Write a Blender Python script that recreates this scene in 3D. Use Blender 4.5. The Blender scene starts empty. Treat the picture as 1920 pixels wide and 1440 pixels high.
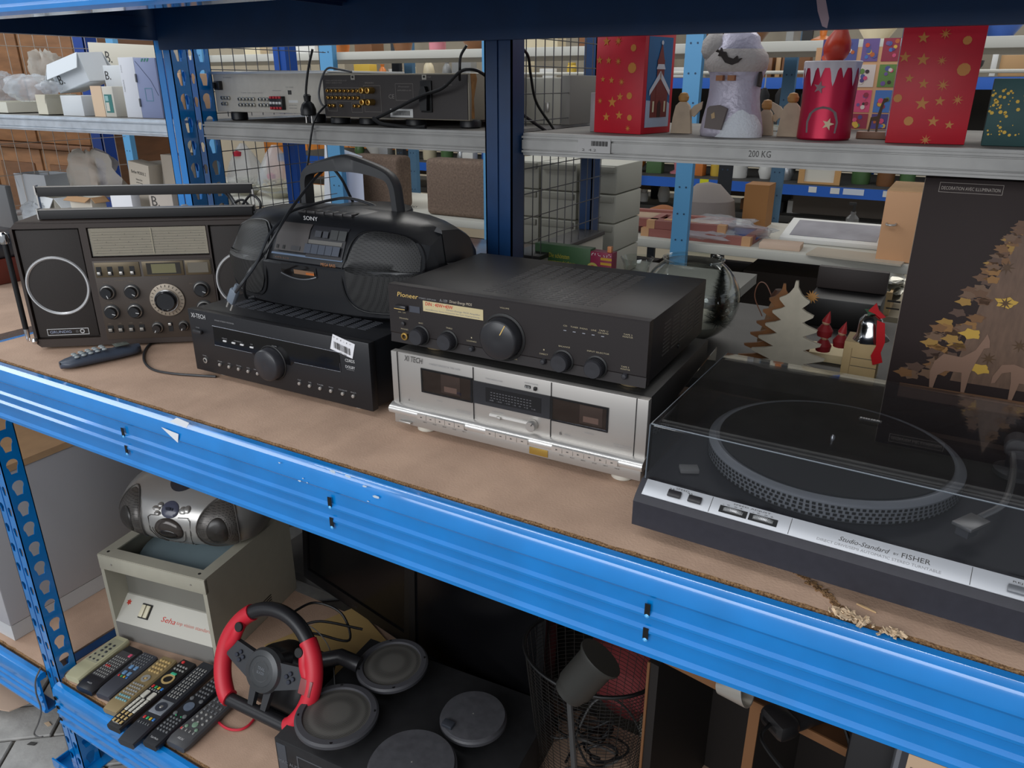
import bpy, bmesh, math, random
from math import sin, cos, pi, radians, sqrt, atan2, tan
from mathutils import Vector, Matrix
from mathutils.geometry import tessellate_polygon
random.seed(7)
S = bpy.context.scene
COL = S.collection
# ------------------------------------------------------------------ camera
CF, CP, CY, CC = 1430.0, radians(21.55), radians(30), Vector((0, -.774, .547))
cd = bpy.data.cameras.new('camera'); cam = bpy.data.objects.new('camera', cd); COL.objects.link(cam)
cam.location = CC; cam.rotation_euler = (pi/2-CP, 0, CY)
cd.sensor_width = 36; cd.lens = 36*CF/1920; cd.clip_start = .02; cd.clip_end = 100
S.camera = cam
# ------------------------------------------------------------------ world, lights, exposure
w = bpy.data.worlds.new('world'); S.world = w; w.use_nodes = True
bg = w.node_tree.nodes['Background']; bg.inputs[0].default_value = (.86, .92, 1, 1); bg.inputs[1].default_value = .38
def area(name, loc, target, sx, sy, power, col=(1, 1, 1)):
    l = bpy.data.lights.new(name, 'AREA'); l.shape = 'RECTANGLE'; l.size = sx; l.size_y = sy; l.energy = power; l.color = col
    o = bpy.data.objects.new(name, l); COL.objects.link(o); o.location = loc
    o.rotation_euler = (Vector(target)-Vector(loc)).to_track_quat('-Z', 'Y').to_euler(); return o
area('front_fill', (-1.2, -5.2, 2.0), (-1.0, .3, .2), 6, 2.8, 235, (.95, .97, 1))  # unseen fill lamp added behind the camera to brighten the fronts
area('highlight_strip', (-1.2, -2.0, 4.3), (-1.0, .0, 0), 7, .12, 46, (.97, .98, 1))  # thin lamp added to draw highlight lines along the beam edges
area('skylight_left', (-5.5, -.5, 3.4), (-2, .8, .2), 2, 4, 110, (.92, .97, 1))
area('skylight_hall', (-1.5, 4.6, 4.0), (-1.5, 3.2, 0), 7, 2.4, 170, (1, .97, .92))
S.view_settings.view_transform = 'Standard'; S.view_settings.look = 'None'
S.view_settings.gamma = 1; S.view_settings.exposure = 0; S.view_settings.use_curve_mapping = False
# ------------------------------------------------------------------ helpers
_F = Vector((-sin(CY)*cos(CP), cos(CY)*cos(CP), -sin(CP))); _R = Vector((cos(CY), sin(CY), 0)); _U = _R.cross(_F)
def ray(x, y): return _F*CF+_R*(x-960)+_U*(720-y)
def at(x, y, Y):
    d = ray(x, y); return CC+d*((Y-CC.y)/d.y)
def atz(x, y, z):
    d = ray(x, y); return CC+d*((z-CC.z)/d.z)
def lin(c): 
    c = c/255; return c/12.92 if c <= .04045 else ((c+.055)/1.055)**2.4
MATS = {}
def mat(rgb, rough=.5, metal=0, noise=0, ns=40, bump=0, bs=200, spec=.5, coat=0, emit=0, alt=None, alpha=1, stretch=None, dots=None):
    key = (rgb, rough, metal, noise, ns, bump, bs, spec, coat, emit, alt, alpha, stretch, dots)
    if key in MATS: return MATS[key]
    m = bpy.data.materials.new('m%d' % len(MATS)); m.use_nodes = True; MATS[key] = m
    n = m.node_tree; b = n.nodes['Principled BSDF']
    c = tuple(lin(v) for v in rgb)+(1,)
    b.inputs['Base Color'].default_value = c; b.inputs['Roughness'].default_value = rough; b.inputs['Metallic'].default_value = metal
    b.inputs['Specular IOR Level'].default_value = spec; b.inputs['Coat Weight'].default_value = coat; b.inputs['Coat Roughness'].default_value = .06
    if alpha < 1: b.inputs['Alpha'].default_value = alpha
    if emit: b.inputs['Emission Color'].default_value = c; b.inputs['Emission Strength'].default_value = emit
    if noise or bump or dots:
        tc = n.nodes.new('ShaderNodeTexCoord'); mp = n.nodes.new('ShaderNodeMapping'); n.links.new(tc.outputs['Object'], mp.inputs[0])
        if stretch: mp.inputs['Scale'].default_value = stretch
    if noise:
        t = n.nodes.new('ShaderNodeTexNoise'); t.inputs['Scale'].default_value = ns; t.inputs['Detail'].default_value = 6; n.links.new(mp.outputs[0], t.inputs[0])
        r = n.nodes.new('ShaderNodeValToRGB'); n.links.new(t.outputs[0], r.inputs[0])
        r.color_ramp.elements[0].position = .32; r.color_ramp.elements[1].position = .68
        a = tuple(lin(v) for v in alt)+(1,) if alt else tuple(v*(1-noise) for v in c[:3])+(1,)
        r.color_ramp.elements[0].color = a; r.color_ramp.elements[1].color = c if alt else tuple(min(1, v*(1+noise*.5)) for v in c[:3])+(1,)
        n.links.new(r.outputs[0], b.inputs['Base Color'])
    if dots:
        v = n.nodes.new('ShaderNodeTexVoronoi'); v.inputs['Scale'].default_value = dots[0]; v.inputs['Randomness'].default_value = dots[2] if len(dots) > 2 else 0
        n.links.new(mp.outputs[0], v.inputs[0])
        r = n.nodes.new('ShaderNodeValToRGB'); r.color_ramp.elements[0].position = .25; r.color_ramp.elements[1].position = .4
        n.links.new(v.outputs['Distance'], r.inputs[0]); r.color_ramp.elements[0].color = tuple(lin(q) for q in dots[1])+(1,); r.color_ramp.elements[1].color = c
        n.links.new(r.outputs[0], b.inputs['Base Color'])
    if bump:
        t = n.nodes.new('ShaderNodeTexNoise'); t.inputs['Scale'].default_value = bs; t.inputs['Detail'].default_value = 4; n.links.new(mp.outputs[0], t.inputs[0])
        u = n.nodes.new('ShaderNodeBump'); u.inputs['Strength'].default_value = bump; u.inputs['Distance'].default_value = .003
        n.links.new(t.outputs[0], u.inputs['Height']); n.links.new(u.outputs[0], b.inputs['Normal'])
    return m
def clearmat(name, tint, gl=.12, rough=.02, ior=1.45, pw=4.5, amp=.6):
    m = bpy.data.materials.new(name); m.use_nodes = True; n = m.node_tree; n.nodes.clear()
    o = n.nodes.new('ShaderNodeOutputMaterial'); t = n.nodes.new('ShaderNodeBsdfTransparent'); t.inputs[0].default_value = (*tint, 1)
    g = n.nodes.new('ShaderNodeBsdfGlossy'); g.inputs['Roughness'].default_value = rough; f = n.nodes.new('ShaderNodeLayerWeight'); f.inputs[0].default_value = .5
    p = n.nodes.new('ShaderNodeMath'); p.operation = 'POWER'; p.inputs[1].default_value = pw; n.links.new(f.outputs['Facing'], p.inputs[0])
    a = n.nodes.new('ShaderNodeMath'); a.operation = 'MULTIPLY_ADD'; a.inputs[1].default_value = amp; a.inputs[2].default_value = .02+gl*.15; a.use_clamp = True
    n.links.new(p.outputs[0], a.inputs[0]); mx = n.nodes.new('ShaderNodeMixShader')
    n.links.new(a.outputs[0], mx.inputs[0]); n.links.new(t.outputs[0], mx.inputs[1]); n.links.new(g.outputs[0], mx.inputs[2]); n.links.new(mx.outputs[0], o.inputs[0])
    return m
GLASS = clearmat('clear_glass', (.95, .97, .96), .15, pw=3, amp=.9); SMOKE = clearmat('smoked_acrylic', (.72, .73, .75), .12, .02, pw=3.2, amp=.85)
POLY = mat((214, 220, 226), .22, alpha=.38, bump=.5, bs=60); WINDOW = clearmat('dark_window', (.8, .7, .66), .3)
class MB:
    def __init__(s): s.bm = bmesh.new(); s.mi = 0; s.M = Matrix()
    def _f(s, vs):
        try: f = s.bm.faces.new(vs); f.material_index = s.mi; f.smooth = True; return f
        except ValueError: return None
    def v(s, p): return s.bm.verts.new(s.M @ Vector(p))
    def poly(s, pts): return s._f([s.v(p) for p in pts])
    def box(s, x0, x1, y0, y1, z0, z1, bev=0, seg=2, M=None):
        T = Matrix.LocRotScale(Vector(((x0+x1)/2, (y0+y1)/2, (z0+z1)/2)), None, Vector((abs(x1-x0), abs(y1-y0), abs(z1-z0))))
        r = bmesh.ops.create_cube(s.bm, size=1, matrix=s.M @ (M or Matrix()) @ T)
        fs = {f for v in r['verts'] for f in v.link_faces}
        for f in fs: f.material_index = s.mi; f.smooth = True
        if bev:
            es = list({e for v in r['verts'] for e in v.link_edges})
            q = bmesh.ops.bevel(s.bm, geom=es, offset=bev, segments=seg, affect='EDGES', profile=.5)
            nf = set(q['faces'])
            for f in {f for v in q['verts'] for f in v.link_faces}: f.smooth = f in nf; f.material_index = s.mi
        return s
    def rings(s, R, close=True, cap=(True, True)):
        V = [[s.v(p) for p in r] for r in R]; n = len(V[0])
        for a, b in zip(V, V[1:]):
            for i in range(n if close else n-1): s._f([a[i], a[(i+1) % n], b[(i+1) % n], b[i]])
        if cap[0]: s._f(V[0][::-1])
        if cap[1]: s._f(V[-1])
        return s
    def lathe(s, prof, c=(0, 0, 0), ax=(0, 0, 1), n=24, cap=(True, True)):
        a = Vector(ax).normalized(); u = a.orthogonal().normalized(); v = a.cross(u); c = Vector(c)
        return s.rings([[c+a*h+(u*cos(2*pi*i/n)+v*sin(2*pi*i/n))*max(r, 1e-5) for i in range(n)] for r, h in prof], True, cap)
    def cyl(s, c, r, h, ax=(0, 0, 1), n=16, bev=0):
        return s.lathe([(r-bev, 0), (r, bev), (r, h-bev), (r-bev, h)] if bev else [(r, 0), (r, h)], c, ax, n)
    def tube(s, pts, r, n=8, closed=False, rr=None):
        P = [Vector(p) for p in pts]; R = []
        t0 = None; u = None
        for i, p in enumerate(P):
            t = (P[(i+1) % len(P)]-P[i-1]) if closed else (P[min(i+1, len(P)-1)]-P[max(i-1, 0)])
            if t.length < 1e-9: t = Vector((0, 0, 1))
            t.normalize()
            if u is None: u = t.orthogonal().normalized()
            else:
                u = u-t*u.dot(t); u = u.normalized() if u.length > 1e-6 else t.orthogonal().normalized()
            v = t.cross(u); q = rr[i] if rr else r
            R.append([p+(u*cos(2*pi*k/n)+v*sin(2*pi*k/n))*q for k in range(n)])
        if closed: R.append(R[0]); return s.rings(R, True, (False, False))
        return s.rings(R)
    def prism(s, pts, d, plane='xz', o=(0, 0, 0)):
        def m(a, b, c):
            p = (a, c, b) if plane == 'xz' else (a, b, c) if plane == 'xy' else (c, a, b)
            return Vector(p)+Vector(o)
        R = [[m(a, b, 0) for a, b in pts], [m(a, b, d) for a, b in pts]]
        return s.plate(pts, [], d, plane, o)
    def plate(s, outer, holes, d, plane='xz', o=(0, 0, 0)):
        def m(a, b, c):
            p = (a, c, b) if plane == 'xz' else (a, b, c) if plane == 'xy' else (c, a, b)
            return Vector(p)+Vector(o)
        loops = [list(outer)]+[list(h) for h in holes]
        tris = tessellate_polygon([[Vector((a, b, 0)) for a, b in l] for l in loops])
        flat = [p for l in loops for p in l]
        A = [s.v(m(a, b, 0)) for a, b in flat]; B = [s.v(m(a, b, d)) for a, b in flat] if d else None
        for t in tris:
            s._f([A[i] for i in t]); 
            if B: s._f([B[i] for i in reversed(t)])
        if B:
            k = 0
            for l in loops:
                for i in range(len(l)): j = (i+1) % len(l); s._f([A[k+i], A[k+j], B[k+j], B[k+i]])
                k += len(l)
        return s
    def mesh(s, name, mats, ang=35, dist=0):
        if dist: bmesh.ops.remove_doubles(s.bm, verts=s.bm.verts, dist=dist)
        bmesh.ops.recalc_face_normals(s.bm, faces=s.bm.faces)
        me = bpy.data.meshes.new(name); s.bm.to_mesh(me); s.bm.free()
        for x in (mats if isinstance(mats, (list, tuple)) else [mats]): me.materials.append(x)
        try: me.set_sharp_from_angle(angle=radians(ang))
        except Exception: pass
        return me
def props(o, label=None, cat=None, group=None, kind=None):
    for k, v in (('label', label), ('category', cat), ('group', group), ('kind', kind)):
        if v: o[k] = v
    return o
def O(name, mb, m, parent=None, label=None, cat=None, group=None, kind=None, loc=None, rz=0, ang=35, dist=0):
    me = mb.mesh(name, m, ang, dist) if isinstance(mb, MB) else mb
    o = bpy.data.objects.new(name, me); COL.objects.link(o)
    if parent: o.parent = parent
    if loc is not None: o.location = loc
    if rz: o.rotation_euler.z = rz
    return props(o, label, cat, group, kind)
def T(name, label, cat, loc=(0, 0, 0), rz=0, group=None, rot=None):
    o = bpy.data.objects.new(name, None); COL.objects.link(o); o.location = loc; o.rotation_euler = rot or (0, 0, rz); o.empty_display_size = .05
    return props(o, label, cat, group)
def dup(o, parent=None, loc=None, rz=None, label=None):
    c = o.copy(); COL.objects.link(c)
    if parent: c.parent = parent
    if loc is not None: c.location = loc
    if rz is not None: c.rotation_euler.z = rz
    if label: c['label'] = label
    for ch in o.children: dup(ch, c)
    return c
def B(*a, **k): return MB().box(*a, **k)
def txt(s, w, h, loc, m, parent, plane='front', shear=0, name='lettering', depth=.0004, rot=0, center=False):
    cu = bpy.data.curves.new('t', 'FONT'); cu.body = s; cu.resolution_u = 2; cu.shear = shear; cu.fill_mode = 'FRONT'
    tmp = bpy.data.objects.new('t', cu); COL.objects.link(tmp)
    me = bpy.data.meshes.new_from_object(tmp, preserve_all_data_layers=False, depsgraph=None) if False else None
    dg = bpy.context.evaluated_depsgraph_get(); me = bpy.data.meshes.new_from_object(tmp.evaluated_get(dg))
    bpy.data.objects.remove(tmp); bpy.data.curves.remove(cu)
    if not me.vertices: return None
    xs = [v.co.x for v in me.vertices]; ys = [v.co.y for v in me.vertices]
    x0, y0 = min(xs), min(ys); sx, sy = w/max(1e-6, max(xs)-x0), h/max(1e-6, max(ys)-y0)
    cr, sr = cos(rot), sin(rot)
    for v in me.vertices:
        a, b = (v.co.x-x0)*sx-(w/2 if center else 0), (v.co.y-y0)*sy-(h/2 if center else 0); a, b = a*cr-b*sr, a*sr+b*cr
        if plane == 'front': v.co = (a, 0, b)
        elif plane == 'top': v.co = (a, b, 0)
        elif plane == 'back': v.co = (-a, 0, b)
        elif plane == 'right': v.co = (0, a, b)
    me.materials.clear(); me.materials.append(m)
    o = bpy.data.objects.new(name, me); COL.objects.link(o); o.parent = parent; o.location = loc
    return o
def circ(cx, cy, r, n=16, a0=0): return [(cx+r*cos(a0+2*pi*i/n), cy+r*sin(a0+2*pi*i/n)) for i in range(n)]
def star(cx, cy, r, k=5, q=.42, a0=pi/2): return [(cx+(r if i % 2 == 0 else r*q)*cos(a0+pi*i/k), cy+(r if i % 2 == 0 else r*q)*sin(a0+pi*i/k)) for i in range(2*k)]
def spline(pts, n=8):
    P = [Vector(p) for p in pts]; P = [P[0]*2-P[1]]+P+[P[-1]*2-P[-2]]; out = []
    for i in range(1, len(P)-2):
        a, b, c, d = P[i-1:i+3]
        for k in range(n):
            t = k/n; out.append(.5*((2*b)+(c-a)*t+(2*a-5*b+4*c-d)*t*t+(3*b-a-3*c+d)*t**3))
    return out+[P[-2]]
# ------------------------------------------------------------------ common materials
BLUE = mat((0, 126, 206), .26, 0, spec=.6, noise=.1, ns=14, coat=1.0)
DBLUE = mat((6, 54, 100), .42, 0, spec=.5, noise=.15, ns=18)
LBLUE = mat((92, 158, 205), .5)
BLK = mat((26, 26, 29), .42, 0, bump=.05, bs=900); BLK2 = mat((38, 37, 40), .5); VBLK = mat((8, 8, 9), .5); GLOSSB = mat((10, 10, 12), .12)
SIL = mat((188, 185, 180), .34, .75); CHROME = mat((215, 215, 215), .14, 1); WHITE = mat((225, 225, 222), .6); GOLD = mat((205, 165, 90), .3, .9)
LW = mat((205, 205, 205), .6); LG = mat((140, 140, 142), .6); LGOLD = mat((215, 180, 105), .45); LDK = mat((60, 58, 56), .6)
GALV_LIT = mat((206, 214, 222), .36, .35, noise=.18, ns=22, bump=.03); GALV2 = mat((164, 163, 160), .48, .3, noise=.2, ns=12)  # first, paler one has the left shelf's bluish highlight in its colour
CHIP = mat((182, 152, 130), .75, 0, noise=.3, ns=9, bump=.25, bs=260, alt=(162, 134, 114)); CHIPE = mat((176, 138, 96), .95, 0, noise=.8, ns=420, bump=1, bs=500, alt=(92, 62, 38))
KRAFT = mat((196, 158, 118), .8, 0, noise=.08, ns=20); CREAM = mat((222, 218, 205), .8); WBOX = mat((212, 214, 212), .75)
WOODL = mat((196, 160, 112), .65, noise=.25, ns=12, stretch=(1, 1, 12)); WOODD = mat((112, 66, 34), .5, noise=.35, ns=7, stretch=(6, 6, 1)); PLY = mat((168, 118, 66), .6, noise=.4, ns=30, alt=(112, 70, 36))
CABLE = mat((22, 22, 24), .45)
# ------------------------------------------------------------------ setting
GZ = -1.24
m = MB(); m.box(-9, 4, -3, 9, GZ-.08, GZ-.012); O('floor', m, mat((118, 112, 104), .9, noise=.25, ns=8), kind='structure')
fl = bpy.data.objects['floor']
pv = MB().box(0, .192, 0, .128, 0, .012, bev=.003, seg=1).mesh('paver', mat((166, 164, 160), .9, noise=.2, ns=16, bump=.4, bs=90))
for i in range(-11, 12):
    for j in range(-12, 13):
        u = i*.2+(.1 if j % 2 else 0); v = j*.134; a = radians(38)
        x = -2.35+u*cos(a)-v*sin(a); y = .12+u*sin(a)+v*cos(a)
        p = _R.dot(Vector((x, y, GZ))-CC), _U.dot(Vector((x, y, GZ))-CC), _F.dot(Vector((x, y, GZ))-CC)
        if p[2] > .2 and -1300 < p[0]/p[2]*CF < -380 and p[1]/p[2]*CF < -300:
            o = bpy.data.objects.new('paver', pv); COL.objects.link(o); o.parent = fl; o.location = (x, y, GZ-.012+random.uniform(-.0015, .0015)); o.rotation_euler.z = a
CW = mat((216, 208, 188), .9, noise=.06, ns=3)
O('wall_back', B(-9, 4, 7.2, 7.4, GZ, 3.4), CW, kind='structure')
O('wall_left', B(-7.4, -7.2, .5, 7.2, GZ, 3.4), CW, kind='structure')
# ------------------------------------------------------------------ rack posts with keyholes
def keyhole(u, z, s=1):   # round head above a narrow slot
    r = .0105*s; pts = [(u+r*cos(t), z+r*sin(t)) for t in [radians(a) for a in range(-40, 221, 26)]]
    return pts+[(u-.0055*s, z-.019*s), (u+.0055*s, z-.019*s)]
def post_mesh(h, matl, wx=.055, dy=.05, front=True):
    b = MB(); t = .0022; pitch = .057; n = int(h/pitch)
    for k in range(n+1):
        z0 = k*pitch; z1 = min(h, z0+pitch)
        full = z1-z0 > .056
        b.plate([(0, z0), (dy, z0), (dy, z1), (0, z1)], [keyhole(dy*.5, z0+.034, 1.3)] if full else [], t, 'yz', (wx-t, 0, 0))
        for cx in (.0, wx/2+.003):
            b.plate([(cx, z0), (cx+wx/2-.003, z0), (cx+wx/2-.003, z1), (cx, z1)], [keyhole(cx+.0115, z0+(.035 if cx == 0 else .03), .85)] if full and front else [], t, 'xz', (0, 0, 0))
    b.box(wx/2-.003, wx/2+.003, .004, .006, 0, h)         # centre groove
    b.box(0, t, 0, .012, 0, h); b.box(wx-.018, wx, dy-t, dy, 0, h)
    return b.mesh('rack_post', matl, 30)
def post(x, y, z0, z1, label, m=BLUE, foot=False, wx=.055, front=True):
    o = O('rack_post', post_mesh(z1-z0, m, wx, .05, front), None, label=label, cat='post', loc=(x, y, z0))
    if foot:
        f = MB().box(-.03, wx+.03, -.03, .08, 0, .004).box(-.03, -.026, -.03, .08, 0, .02).box(-.03, wx+.03, -.034, -.03, 0, .03)
        O('foot_plate', f, m, o, loc=(0, 0, -.002))
    return o
xl = at(62, 1180, 0).x-.012
post(-1.882, 0.0, GZ+.004, -.128, 'blue perforated front post holding the lower shelf above the paving', foot=True, wx=.06)
pa = at(288, 88, .6); pb = at(345, 350, .6)
post(-1.83, .592, GZ+.004, .75, 'bright blue perforated rear post of the front rack, behind the brown radio', wx=.058, front=False)
# the second post stands just behind it and belongs to the back rack
q = at(378, 200, .665)
post(q.x-.062, .665, GZ+.004, 1.3, 'blue perforated post of the rear rack seen just right of the bright blue post', wx=.058)
b = MB().box(0, .029, 0, .004, 0, 1.99).box(.033, .062, 0, .004, 0, 1.99).box(.029, .033, .004, .006, 0, 1.99).box(0, .003, 0, .05, 0, 1.99).box(.059, .062, 0, .05, 0, 1.99)
O('rack_post', b, DBLUE, label='dark blue grooved middle post behind the stacked amplifier and cassette deck', cat='post', loc=(-.856, .6, GZ+.004))
b = MB().box(0, .035, 0, .003, 0, 2.5).box(.032, .035, 0, .05, 0, 2.5)
ps = at(1092, 300, 1.18)
O('rack_post', b, DBLUE, label='dark blue angle post at the far end of the wire mesh panel', cat='post', loc=(ps.x-.004, 1.18, GZ+.004))
ps = at(533, 300, 1.18)
O('rack_post', b.__class__().box(0, .05, 0, .003, 0, 2.5).box(.05, .054, 0, .05, 0, 2.5).box(.022, .028, -.003, 0, 0, 2.5), mat((10, 74, 160), .4), label='blue post behind the radio cassette player handle, left of the paper sheets', cat='post', loc=(ps.x, 1.18, GZ+.004))
ps = at(150, 150, 1.3)
O('rack_post', MB().box(0, .07, 0, .003, 0, 2.6).box(.067, .07, 0, .06, 0, 2.6), mat((18, 60, 140), .4), label='dark blue post behind the white cartons at the far left', cat='post', loc=(ps.x, 1.3, GZ+.004))
# ------------------------------------------------------------------ beams of the front rack
prof = [(.0, -.004), (-.004, 0), (-.014, -.0005), (-.0175, -.0035), (-.022, -.006), (-.025, -.012), (-.027, -.031), (-.0235, -.036), (-.0235, -.056), (-.028, -.060), (-.028, -.0635), (-.0235, -.068), (-.0235, -.079), (-.028, -.083), (-.028, -.0865), (-.0235, -.091), (-.0235, -.111), (-.028, -.116), (-.028, -.122), (-.022, -.127), (.012, -.127), (.012, -.123), (-.018, -.12), (-.018, -.02), (0, -.02)]
def beam(x0, x1, y, z, label, m=BLUE, P=prof, name='rack_beam', flip=1):
    b = MB(); b.plate([(a*flip, c) for a, c in P], [], x1-x0, 'yz')
    return O(name, b, m, label=label, cat='beam', loc=(x0, y, z), ang=24)
bm_ = beam(-1.815, 1.4, 0, 0, 'bright blue steel beam along the front of the main electronics shelf')
for px, py in ((231, 795), (621, 937), (1216, 1140)):
    X = at(px, py, -.024).x
    for dz in (-.052, -.088):
        s = MB().plate([(-.0035, -.008), (.0035, -.008), (.0035, .008), (-.0035, .008)], [], .0012, 'xz')
        O('slot', s, VBLK, bm_, loc=(X+1.815, -.0285, dz))
        O('slot_rim', MB().lathe([(.0, -.001), (.003, 0), (0, .002)], (0, 0, 0), (0, -1, 0), 8), mat((90, 180, 240), .2), bm_, loc=(X+1.815, -.0285, dz-.0095))
# peeled paint / white sticker remnants on the beam
for pts, Y in (([(303, 801), (335, 814), (334, 830), (322, 819)], -.0285), ([(332, 783), (355, 793), (350, 802), (318, 790)], -.026)):
    w3 = [at(a, c_, Y) for a, c_ in pts]
    b = MB(); b.plate([(p.x, p.z) for p in w3], [], .0006, 'xz', (0, Y-.0006, 0)); O('tape_scrap', b, mat((225, 228, 232), .6), bm_, loc=(1.815, 0, 0))
b = MB()
for px, py, r in ((562, 902, .003), (568, 897, .0016), (576, 905, .0015), (706, 932, .0045), (625, 885, .005), (652, 893, .004), (684, 912, .003), (524, 868, .002), (690, 940, .0015)):
    p = at(px, py, -.0285 if py > 880 and px < 710 and r < .0048 else -.0285)
    b.prism([(p.x+r*random.uniform(.6, 1.3)*cos(t)*1.3, p.z+r*.6*random.uniform(.6, 1.2)*sin(t)) for t in [k*pi/4 for k in range(8)]], .0004, 'xz', (0, -.0288, 0))
O('paint_chip', b, mat((190, 205, 220), .6), bm_, loc=(1.815, 0, 0), kind='stuff')
beam(-3.6, -1.888, 0, 0, 'blue beam of the neighbouring bay at the left edge')
lb = beam(-1.818, 1.4, 0, -.915, 'blue lower shelf beam in front of the remote controls')
for z in (-.03, -.06, -.1):
    for s_ in (0, 1): O('hook_hole', MB().cyl((0, 0, 0), .0055, .001, (0, -1, 0), 10), VBLK, lb, loc=(.012+.02*s_*0+.004*s_, -.0285, z))
beam(-3.6, -1.888, 0, -.915, 'blue lower shelf beam of the neighbouring bay beside the paving')
# upper shelf beams
beam(-3.6, 1.4, 0, .645+.127, 'blue front beam of the top shelf crossing the upper left corner')
inner = [(0, 0), (0, .125), (.03, .125), (.03, .122), (.004, .122), (.004, .085), (.009, .08), (.009, .07), (.004, .065), (.004, .03), (.02, .026), (.02, 0)]
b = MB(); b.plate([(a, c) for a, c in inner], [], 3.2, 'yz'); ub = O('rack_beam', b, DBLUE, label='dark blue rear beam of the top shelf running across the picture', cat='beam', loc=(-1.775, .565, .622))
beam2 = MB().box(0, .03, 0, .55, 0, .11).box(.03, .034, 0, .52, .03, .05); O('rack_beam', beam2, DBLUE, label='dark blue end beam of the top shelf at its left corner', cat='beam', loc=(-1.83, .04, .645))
for x in (-1.2, -.55, .15):
    pass
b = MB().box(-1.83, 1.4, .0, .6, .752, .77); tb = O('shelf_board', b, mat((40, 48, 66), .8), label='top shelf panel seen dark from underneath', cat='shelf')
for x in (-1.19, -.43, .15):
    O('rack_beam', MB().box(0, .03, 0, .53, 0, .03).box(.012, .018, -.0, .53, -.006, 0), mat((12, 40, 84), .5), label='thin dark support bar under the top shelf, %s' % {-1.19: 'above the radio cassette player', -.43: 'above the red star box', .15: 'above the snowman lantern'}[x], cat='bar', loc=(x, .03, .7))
# hanging scrap of wrapping under the top shelf
p0 = at(1530, -8, .5); b = MB()
b.plate([(a, -c) for a, c in ((0, 0), (.012, 0), (.022, .03), (.021, .043), (.014, .04), (.005, .02))], [], .001); O('paper_scrap', b, mat((205, 178, 190), .5), label='torn pinkish tape hanging below the top shelf', cat='tape', loc=(p0.x, .5, p0.z))
# end beams under main and lower boards
O('rack_beam', MB().box(0, .03, .03, .59, -.11, -.006), BLUE, label='blue end beam at the left of the main shelf, below the brown radio', cat='beam', loc=(-1.86, 0, 0))
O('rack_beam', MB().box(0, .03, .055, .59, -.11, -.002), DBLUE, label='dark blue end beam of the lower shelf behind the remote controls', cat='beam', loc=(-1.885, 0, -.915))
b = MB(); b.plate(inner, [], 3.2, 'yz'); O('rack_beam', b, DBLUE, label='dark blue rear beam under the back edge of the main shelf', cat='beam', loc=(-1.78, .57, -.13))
# ------------------------------------------------------------------ shelf boards
def board(x0, x1, y0, y1, z, label, jag=True):
    random.seed(3); b = MB(); n = int((x1-x0)/.012)
    pts = [(x0+(x1-x0)*i/n, y0+(random.uniform(0, .0022) if jag else 0)) for i in range(n+1)]
    R = [[(x, y, -.018), (x, y, .0025+random.uniform(-.0006, .0006)), (x, y+.004, .004), (x, y1, .004), (x, y1, -.018)] for x, y in pts]
    V = [[b.v(p) for p in r] for r in R]
    for a, c in zip(V, V[1:]):
        for i in range(5):
            j = (i+1) % 5; b.mi = 1 if i in (0, 1) else 0; b._f([a[i], a[j], c[j], c[i]])
    b._f(V[0]); b._f(V[-1]); return O('shelf_board', b, [CHIP, CHIPE], label=label, cat='shelf', loc=(0, 0, z-.004), ang=60)
mb_ = board(-1.825, 1.4, .0005, .588, 0, 'tan chipboard panel carrying the hi-fi equipment, cracked at the right')
board(-3.6, -1.89, .0005, .588, 0, 'tan chipboard panel of the neighbouring bay left of the brown radio')
board(-1.85, 1.4, .004, .588, -.915, 'tan chipboard panel of the lower shelf under the steering wheel')
board(-3.6, -1.89, .004, .588, -.915, 'tan chipboard panel of the lower left bay under the white box')
# crack and chips in the board
random.seed(11); b = MB()
cr = [(1470, 1058), (1492, 1072), (1512, 1088), (1530, 1100), (1548, 1112), (1560, 1125), (1570, 1140), (1585, 1152)]
for a_, c_ in zip(cr, cr[1:]):
    for k in range(5):
        t = k/5; p = atz(a_[0]+(c_[0]-a_[0])*t, a_[1]+(c_[1]-a_[1])*t, 0)
        for r in range(3):
            d = Vector((random.uniform(-.004, .004), random.uniform(-.004, .004), 0)); M = Matrix.Translation(p+d)@Matrix.Rotation(random.uniform(0, 3), 4, 'Z')@Matrix.Rotation(random.uniform(-.5, .5), 4, 'X')
            b.box(-.003, .003, -.0012, .0012, -.001, .0014, M=M)
O('broken_edge', b, CHIPE, mb_, label='frayed crack running to the front edge', kind='stuff', loc=(0, 0, .004))
b = MB()
for a_, c_, n_ in (((1590, 1158), .012, 46), ((1672, 1190), .008, 24), ((1610, 1166), .008, 20)):
    for k in range(n_):
        p = atz(*a_, .002)+Vector((random.gauss(0, c_*.7), random.gauss(0, c_*.35), random.uniform(0, .005)))
        M = Matrix.Translation(p)@Matrix.Rotation(random.uniform(0, 3), 4, 'Z')@Matrix.Rotation(random.uniform(-.9, .9), 4, 'X')@Matrix.Rotation(random.uniform(-.6, .6), 4, 'Y')
        b.box(-.0045, .0045, -.0016, .0016, -.0006, .0006, M=M)
O('splinter', b, mat((206, 180, 148), .9, noise=.4, ns=200), mb_, label='pale splintered chips at the broken edge', kind='stuff', loc=(0, 0, .004))
b = MB(); b.prism([(-1, -.3), (-.3, -.5), (1, -.1), (.9, .3), (0, .5), (-.9, .2)], .3, 'xy'); 
p = atz(1624, 1142, 0); O('wood_splinter', b, mat((205, 172, 128), .8), label='single loose wood splinter lying in front of the turntable', cat='splinter', loc=p+Vector((0, 0, .0005)), rz=-.3).scale = (.011, .0025, .005)
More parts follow.
